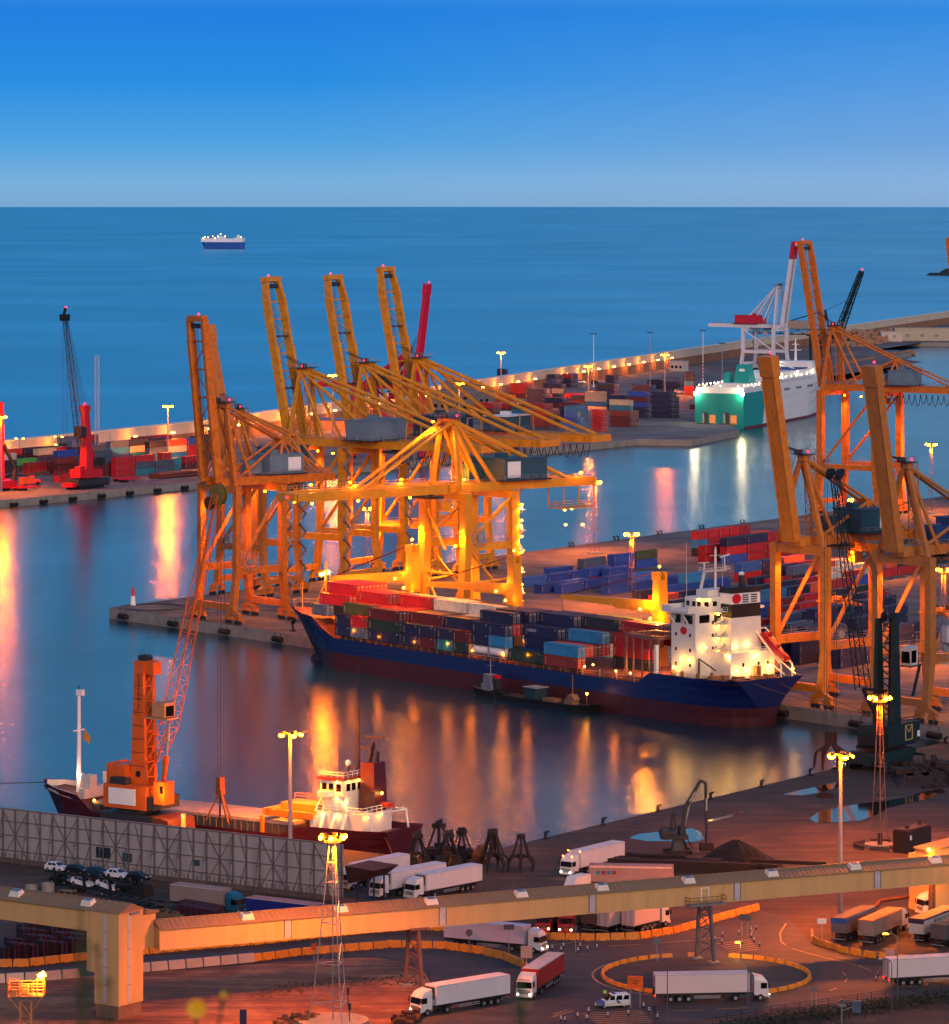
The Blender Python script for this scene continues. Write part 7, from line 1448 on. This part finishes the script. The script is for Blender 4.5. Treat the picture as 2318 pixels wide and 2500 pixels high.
for k in range(46):
    a = k/46*2*math.pi
    if 1.1 < a < 1.9 and k % 3: continue
    o = bpy.data.objects.new('road_barrier', bar_); C.objects.link(o); o.location = (RC.x+math.cos(a)*RR, RC.y+math.sin(a)*RR, 3.05); o.rotation_euler = (0,0,a+math.pi/2); o.scale = (.85,.85,.62); tag(o, O+'in the ring round the roundabout island','barrier','barriers round the roundabout')
b = B(); b.rod((0,0,0),(0,0,.95),.11,0,8); b.rod((0,0,.45),(0,0,.6),.118,1,8); b.rod((0,0,.72),(0,0,.86),.118,1,8); b.rod((0,0,0),(0,0,.06),.2,0,8); pst = b.mesh('delineator_post'); pst.materials.append(M('161c3c',.5)); pst.materials.append(WHT)
for grp, px in (('posts on the hatching right of the trestle',[(1765,2288),(1805,2284),(1834,2276),(1847,2272),(1836,2284),(1835,2292),(1812,2308),(1763,2306),(1855,2312),(1746,2300),(1842,2302)]),('posts on the hatching before the red cabs',[(1335,2314),(1349,2322),(1376,2317),(1371,2326),(1412,2328),(1417,2317),(1435,2324),(1458,2320)]),('posts round the police van',[(1455,2464),(1438,2476),(1411,2488),(1370,2496),(1380,2498),(1433,2494),(1485,2487),(1535,2482),(1572,2464),(1586,2475),(1606,2491)]),('posts before the right hand truck',[(2144,2386),(2140,2398),(2202,2390),(2260,2390),(2276,2394)])):
    for p in px: put(pst, 'delineator_post', 'short blue and white delineator post among the '+grp.replace('posts ','ones '), 'post', grp, tuple(G(p[0],p[1]-1,3.05)))
def sign(px, py, h, lb, cat='road sign', shape='disc', w_=.9, hh=.9, mt=None, pm=STL, two=False, rz=0, txt=None):
    t = T('road_sign', lb, cat, tuple(G(px,py)), rz); b = B()
    for x in ((-w_*.3,w_*.3) if two else (0,)): b.rod((x,0,0),(x,0,h),.055,0,6)
    P('post', b, pm, t); b = B()
    if shape == 'disc': b.rod((0,-.05,h-.45),(0,.0,h-.45),w_*.55,0,14)
    else: b.box((-w_/2,-.07,h-hh),(w_/2,-.01,h))
    P('sign_plate', b, mt or M('5a5c62',.6), t); return t
t = sign(1552,2462,4.6,'orange roundabout direction sign on two posts behind the police van',shape='b',w_=2.2,hh=1.75,mt=M('c8560c',.55,0,.05,1),two=True,rz=-.12)
b = B(); z_ = 3.75; b.line([(math.cos(k*.8)*.28,-.1,z_+math.sin(k*.8)*.28) for k in range(9)],.05); [b.bar((math.cos(a)*.28,-.1,z_+math.sin(a)*.28),(math.cos(a)*.52,-.1,z_+math.sin(a)*.52),.07,.05) for a in (.3,1.2,2.2,3.5,5.0)]
for x, z in ((-.75,4.2),(-.7,3.9),(-.75,3.4),(.2,4.35),(.6,3.95)): b.box((x-.25,-.09,z),(x+.25,-.08,z+.07))
P('route_symbol', b, BLK, t)
sign(1406,2326,4.2,'plain post with small plate before the parked trucks',shape='b',w_=.5,hh=.9); sign(1605,2350,3.6,'round grey backed sign at the top of the roundabout',w_=1.1); sign(1812,2286,3.4,'pair of grey backed round signs by the right hatching, left one',w_=1.0); sign(1826,2288,3.4,'pair of grey backed round signs by the right hatching, right one',w_=1.0)
sign(1243,2338,5.0,'grey backed sign board in the curve of the near barriers',shape='b',w_=1.6,hh=.8); sign(1146,2328,3.6,'round grey backed sign behind the near barriers',w_=1.0); sign(767,2346,2.6,'small orange notice board in the dirt field',shape='b',w_=.8,hh=1.0,mt=M('9a4a10',.6)); sign(1286,2396,5.2,'pale warning board on a post behind the crimson trailer',shape='b',w_=1.7,hh=1.8,mt=M('8a7a70',.6),two=False)
sign(2007,2300,3.6,'white direction board left of the blue edged tipper trailer',shape='b',w_=1.4,hh=.8,mt=WHT); sign(2174,2372,3.4,'pale notice board with orange panel before the right hand truck',shape='b',w_=1.4,hh=1.5,mt=M('b08070',.6),two=True); sign(1988,2462,3.0,'dark backed sign board by the near kerb at right',shape='b',w_=1.1,hh=.6,two=True)
sign(594,2540,4.2,'dark blue information column at the bottom edge of the dirt field',shape='b',w_=.95,hh=3.6,mt=M('141a44',.5))
def tlight(px, py, lb, h=3.2): 
    t = T('traffic_light', lb, 'traffic light', tuple(G(px,py))); b = B(); b.rod((0,0,0),(0,0,h),.06,0,6); P('post', b, DGR, t); b = B(); b.box((-.18,-.2,h),(.18,.16,h+.95)); [b.rod((0,-.34,h+.18+k*.28),(0,-.2,h+.18+k*.28),.11,0,8) for k in range(3)]; P('signal_head', b, BLK, t)
tlight(1597,2472,'traffic light just right of the orange sign, upper one',2.6); tlight(1599,2500,'traffic light just right of the orange sign, lower one',1.6); tlight(850,2462,'traffic light on the dirt field right of the wide mast, farther one',2.0); tlight(854,2505,'traffic light on the dirt field right of the wide mast, nearer one',2.2)
def slamp(px, py, h, lb, lit=None, arm=1.4):
    t = T('street_lamp', lb, 'street lamp', tuple(G(px,py))); b = B(); b.rod((0,0,0),(0,0,h),.1,0,8,.06); b.line([(0,0,h),(-arm*.3,0,h+.5),(-arm,0,h+.6)],.06); P('post', b, M('3c4a66',.6), t); b = B(); b.frus((-arm-.2,0),.4,.2,h+.5,h+.68,0,.3,.15); P('lamp_head', b, lit or GRY, t)
    if lit: pt((-arm-.2,0,h+.2), 880, (1,.4,.06), .2, t)
slamp(1630,2512,9.2,'blue grey lamp post in front of the roundabout truck'); slamp(1827,2492,7.6,'lamp post at the roundabout edge, small lit lamp at its top',None); slamp(2192,2462,10.0,'lamp post with glowing orange lamp before the tipper trailers',AMB2,1.5); slamp(2178,2488,7.8,'thin post with dark square head beside the orange lamp post'); slamp(1810,2346,2.2,'low lit lamp at the rear rim of the roundabout',AMB2,.3)
# people
def person(lb, loc, rz, top, legs, skin='8a5a40', hair='1a1210', vest=None):
    vs = [(0,0,.95),(0,0,1.2),(0,0,1.42),(0,0,1.52),(0,.01,1.66),(.2,0,1.42),(.27,-.02,1.14),(.26,.1,.88),(-.2,0,1.42),(-.28,-.02,1.14),(-.26,.08,.88),(.1,0,.9),(.11,.01,.5),(.12,0,.08),(.12,.16,.04),(-.1,0,.9),(-.12,.02,.5),(-.13,0,.08),(-.13,.16,.04),(0,.02,1.74)]
    es = [(0,1),(1,2),(2,3),(3,4),(4,19),(2,5),(5,6),(6,7),(2,8),(8,9),(9,10),(0,11),(11,12),(12,13),(13,14),(0,15),(15,16),(16,17),(17,18)]
    rad = [.15,.14,.15,.06,.1,.07,.05,.035,.07,.05,.035,.1,.07,.05,.045,.1,.07,.05,.045,.07]
    me = bpy.data.meshes.new('person'); me.from_pydata(vs, es, []); o = bpy.data.objects.new('person', me); C.objects.link(o); md = o.modifiers.new('s','SKIN'); me.skin_vertices.new() if not me.skin_vertices else None
    for i, r_ in enumerate(rad): me.skin_vertices[0].data[i].radius = (r_, r_*.8)
    me.skin_vertices[0].data[0].use_root = True; o.modifiers.new('u','SUBSURF').levels = 1
    dg = bpy.context.evaluated_depsgraph_get(); m2_ = bpy.data.meshes.new_from_object(o.evaluated_get(dg)); o.modifiers.clear(); o.data = m2_; m2_.name = 'person'
    for m in (M(skin,.7), M(top,.8), M(legs,.8)): m2_.materials.append(m)
    for f in m2_.polygons: z = f.center.z; x = abs(f.center.x); f.material_index = 0 if z > 1.47 or (x > .2 and z < .97 and z > .6) else 1 if z > .93 else 2
    o.location = loc; o.rotation_euler = (0,0,rz); tag(o, lb, 'person')
    b = B(); b.ball((0,-.01,1.72),.12,0,8,.9); P('hair', b, M(hair,.8), o)
    if vest: b = B(); b.frus((0,0),.22,.15,1.08,1.46,0,.23,.15); P('vest', b, EM(vest,.35,'glowing_vest'), o)  # vest glows by itself instead of reflecting lamp light
person('person in dark clothes and yellow vest standing left of the police van', tuple(G(1477,2444)), .4, '15181c','101216', vest='c8e010')
person('person in yellow vest standing by the spaced barriers at right', tuple(G(2259,2356)), 2.6, '15181c','14161c', vest='d0e010')
# crates, walls and low things at the left
b = B(); [b.box((x,y,z),(x+.5,y+.95,z+.5)) for x in (-.6,.1) for y in (-.55,.45) for z in (0,.55,1.1,1.65)]; b.box((-.7,-.7,-.05),(.7,1.45,.02),1); b.box((-.68,-.66,.0),(-.62,1.4,2.2),1)
crm = b.mesh('crate_stack'); crm.materials.append(M('3a1022',.7,0,.3,.8,0,.2)); crm.materials.append(M('26161a',.8))
k = 0
for row, (x0,y0,x1,y1,n_) in enumerate(((12,2344,200,2328,9),(30,2326,200,2312,8),(60,2306,200,2294,7),(60,2288,150,2280,5))):
    for i in range(n_): p = G(x0+(x1-x0)*i/(n_-1), y0+(y1-y0)*i/(n_-1)); o = put(crm,'crate_stack','stack of purple crates in the block behind the left barriers','crates','purple crates left of the tower',tuple(p),.6+.2*((i*7) % 3)); o.scale.z = .9+.25*((i*5+row) % 3)/2
for row, (x0,y0,n_) in enumerate(((446,2241,6),(452,2232,6))):
    for i in range(n_): p = G(x0+i*15,y0+i*2.6); o = put(crm,'crate_stack','stack of purple crates in front of the teal cab truck','crates','purple crates before the grey trailer',tuple(p),fzz)
rubble('timber_pile', [tuple(G(x,y,3)) for x, y in ((385,2236),(440,2246))], 2.0, 60, 1.4, 9, '5a4632', 'untidy pile of boards and pallets beside the purple crates', 'timber pile', None, .2, .6)
for px, py, lb, r0 in ((76,2185,'concrete ring lying left of the transporter',1.0),(117,2180,'upright concrete ring nearest the transporter',1.1)):
    b = B(); b.rod((0,0,0),(0,0,1.6),r0,0,16,cap=False); b.rod((0,0,0),(0,0,1.6),r0*.85,0,16,cap=False); b.add([(math.cos(i*.3927)*r0,math.sin(i*.3927)*r0,1.6) for i in range(16)]+[(math.cos(i*.3927)*r0*.85,math.sin(i*.3927)*r0*.85,1.6) for i in range(16)],[(i,(i+1)%16,16+(i+1)%16,16+i) for i in range(16)]); S('concrete_ring', b, CON, lb, 'concrete ring', tuple(G(px,py)))
b = B(); [b.bar((x,y,0),(x,y,1.3),.12) for x in (-1.4,0,1.4) for y in (-.6,.6)]; [b.bar((-1.4,y,z),(1.4,y,z),.14) for y in (-.6,.6) for z in (.1,1.3)]; b.box((-1.4,-.6,1.25),(1.4,.6,1.36)); S('timber_crate', b, M('7a5a3c',.8,0,.3,.8), 'open timber crate frame in front of the car transporter', 'crate', tuple(G(164,2194)), fzz)
rubble('dirt_mounds', [tuple(G(x,y,3)) for x, y in ((980,2500),(1010,2488))], 2, 60, 1.4, 12, '4a2a1c', 'low mound of reddish rubble beside the white truck', 'rubble', None, .3, .8)
rubble('dirt_mounds', [tuple(G(x,y,3)) for x, y in ((690,2505),(760,2492))], 2.5, 60, 1.6, 13, '6a4630', 'low mound of pale gravel in the dirt field near the wide mast', 'rubble', None, .2, .6)
rubble('kerb_stones', [tuple(G(x,y,3)) for x, y in ((640,2425),(800,2400),(1000,2395))], 4, 150, .3, 14, '5e3a26', 'scattered stones and clods along the dirt field bank', 'stones', 'stuff', .08, .25)
# fence and bank at the bottom right
fpts = [G(1740,2512),G(1900,2488),G(2080,2462),G(2318,2428),G(2420,2414)]
t = T('boundary_fence', 'dark wire fence on posts along the bottom right corner', 'fence', tuple(fpts[0]))
for k in range(26):
    p, t_ = along(fpts, k*2.6) if k*2.6 < sum((q-p).length for p, q in zip(fpts,fpts[1:])) else (None,None)
    if p is None: break
    q = p-fpts[0]; b = B(); b.bar(q,q+Zv*1.9,.09); P('fence_post', b, BLK, t)
b = B(); [b.line([p-fpts[0]+Zv*z for p in fpts],.035) for z in (.3,.7,1.1,1.5,1.85)]; P('wires', b, DGR, t)
b = B(); r_ = random.Random(11)
for k in range(5200):
    p, t_ = along(fpts, r_.random()*44); s_ = V((t_.y,-t_.x,0)); c = p+s_*(.6+abs(r_.gauss(0,2.6)))+Zv*r_.random()*1.3; a = r_.uniform(0,6.3); l_ = r_.uniform(.1,.28); u_ = V((math.cos(a),math.sin(a),r_.uniform(-.6,.6)))*l_; v_ = V((-math.sin(a),math.cos(a),r_.uniform(-.4,.8)))*l_*.6; b.add([c-u_,c-v_,c+u_,c+v_],[(0,1,2,3)])
S('shrubbery', b, M('22301a',.9,0,.4,.4), 'dark scrub growing outside the wire fence in the bottom right corner', 'shrubs', kind='stuff')
t = T('surveillance_mast', 'grey steel mast with camera boxes rising from the scrub at bottom right', 'mast', tuple(G(2056,2540))); b = B(); b.rod((0,0,0),(0,0,5),.12,0,6); b.box((-.5,-.2,4.6),(.5,.2,4.9)); b.bar((0,0,4),(1.6,0,4.6),.1); P('post', b, GRY, t); b = B(); b.box((1.4,-.4,3.8),(2.6,.4,5.4)); b.box((-.2,-.25,5),(.3,.25,5.6)); P('equipment_box', b, M('3a4a5c',.6), t)
g0 = G(2140,2222); b = B(); b.line([(0,0,.4),(.6,.4,1.4),(9,3,2.2),(16,5,2.6),(20,6,2.2)],.35,0,8); S('loading_pipe', b, M('5a3020',.7,0,.3,.6,.3), 'thick rusty pipe on the ground behind the tipper trailers', 'pipe', tuple(g0))
# flowers in front of the lens
def plant(px, pbase, d, tops, lb, hexf, nm='wild_daisy'):
    x = (px-CXP)/FP*d; z0 = 116.25 if d > 10 else 116.6; t = T(nm, lb, 'flower', (x,d,z0)); st_ = B(); fl_ = B(); lf = B(); r = random.Random(int(px))
    for tx, ty, kind in tops:
        X = (tx-CXP)/FP*d-x; Z = CH-(ty-HR)/FP*d-z0; st_.line([(0,0,0),(X*.25,.01,Z*.4),(X*.7,0,Z*.8),(X,0,Z)],.0035,0,5)
        fl_ = B()
        if kind == 'f':
            fl_.ball((X,-.004,Z),.012,0,8,.6)
            for k in range(16): a = k*math.pi/8; o = V((math.cos(a),-.25,math.sin(a))); s_ = V((-math.sin(a),0,math.cos(a))); c = V((X,0,Z)); fl_.add([c+o*.006-s_*.004,c+o*.028-s_*.006,c+o*.034,c+o*.028+s_*.006,c+o*.006+s_*.004],[(0,1,2,3,4)])
        elif kind == 'b': fl_.ball((X,0,Z),.011,0,8,1.2)
        if fl_.v: P('flower_head', fl_, M(hexf,.7,0,.1,30), t)
        for k in range(26):
            f = r.uniform(.35,.98); c = V((X*f*f,0,Z*f)); a = r.uniform(0,6.3); o = V((math.cos(a),math.sin(a)*.6,r.uniform(.2,.9)))*r.uniform(.015,.045); s_ = V((-math.sin(a),math.cos(a),0))*.005; lf.add([c-s_,c+o*.5-s_*1.4,c+o,c+o*.5+s_*1.4,c+s_],[(0,1,2,3,4)])
    P('stem', st_, M('2c3a10',.8), t); P('leaves', lf, M('33440f',.8), t)

plant(476,2560,14,[(480,2462,'f'),(545,2430,'b')],'blurred yellow daisy close to the lens at the bottom edge','d8a808')
plant(205,2560,12,[(198,2215,'n'),(188,2300,'n'),(215,2290,'n')],'tall blurred green weed stem in front of the transfer tower','808020','weed_stem')
plant(292,2560,13,[(235,2312,'b'),(262,2380,'n')],'blurred drooping bud stem in front of the tower corner','5a5010','weed_stem')
plant(1278,2560,15,[(1268,2372,'n'),(1280,2420,'n'),(1262,2400,'n')],'blurred green weed in front of the crimson trailer truck','808020','weed_stem')
# ---------------------------------------------------------------- the containers that show largest stay objects of their own; the rest become one mass
bpy.context.view_layer.update()
dg = bpy.context.evaluated_depsgraph_get(); eye = V((0,0,CH)); sizes = []
for o in [x for x in C.objects if x.get('category') in ('container','tank container')]:
    L = o.data.vertices and max(v.co.x for v in o.data.vertices[:8] ) or 6; L = 12.19 if o.data is cm40 else 6.06; M_ = o.matrix_world; hit = tot = 0
    for lx in (.1,.5,.9):
        for ly, lz in ((-1.24,.5),(-1.24,2.0),(1.24,.5),(1.24,2.0),(-.6,2.62),(.6,2.62)):
            p = M_ @ V((lx*L,ly,lz)); d = p-eye; r_ = sc.ray_cast(dg, eye, d.normalized(), distance=d.length+6)
            X_ = d.x/d.y*FP+CXP; Y_ = HR-d.z/d.y*FP
            if not (-5 < X_ < 2323 and Y_ < 2505): continue
            if r_[0] and (r_[4] == o or (r_[1]-p).length < .35): hit += 1
    for lx in (-.02,L+.03):
        for ly in (-.7,.7):
            for lz in (1.3,):
                p = M_ @ V((lx,ly,lz)); d = p-eye; r_ = sc.ray_cast(dg, eye, d.normalized(), distance=d.length+6); hit += bool(r_[0] and (r_[4] == o or (r_[1]-p).length < .2))*.5
    sizes.append((hit*L/(M_.translation.y/1000)**2, o))
sizes.sort(key=lambda q: -q[0])
vis = sum(1 for s_, o in sizes if s_ > 0); print('containers', len(sizes), 'visible', vis)
rest = [o for s_, o in sizes[296:]]
if rest:
    b = B(); mats = []; idx = {}
    for o in rest:
        ml = []
        for sl in o.material_slots:
            if sl.material.name not in idx: idx[sl.material.name] = len(mats); mats.append(sl.material)
            ml.append(idx[sl.material.name])
        off = len(b.v); M_ = o.matrix_world; b.v += [tuple(M_ @ v.co) for v in o.data.vertices]
        for p in o.data.polygons: b.f.append([off+i for i in p.vertices]); b.m.append(ml[min(p.material_index, len(ml)-1)])
        for ch in list(o.children): bpy.data.objects.remove(ch)
        bpy.data.objects.remove(o)
    S('container_stacks', b, mats, 'mass of further shipping containers filling the back rows of the stacks', 'containers', kind='stuff')
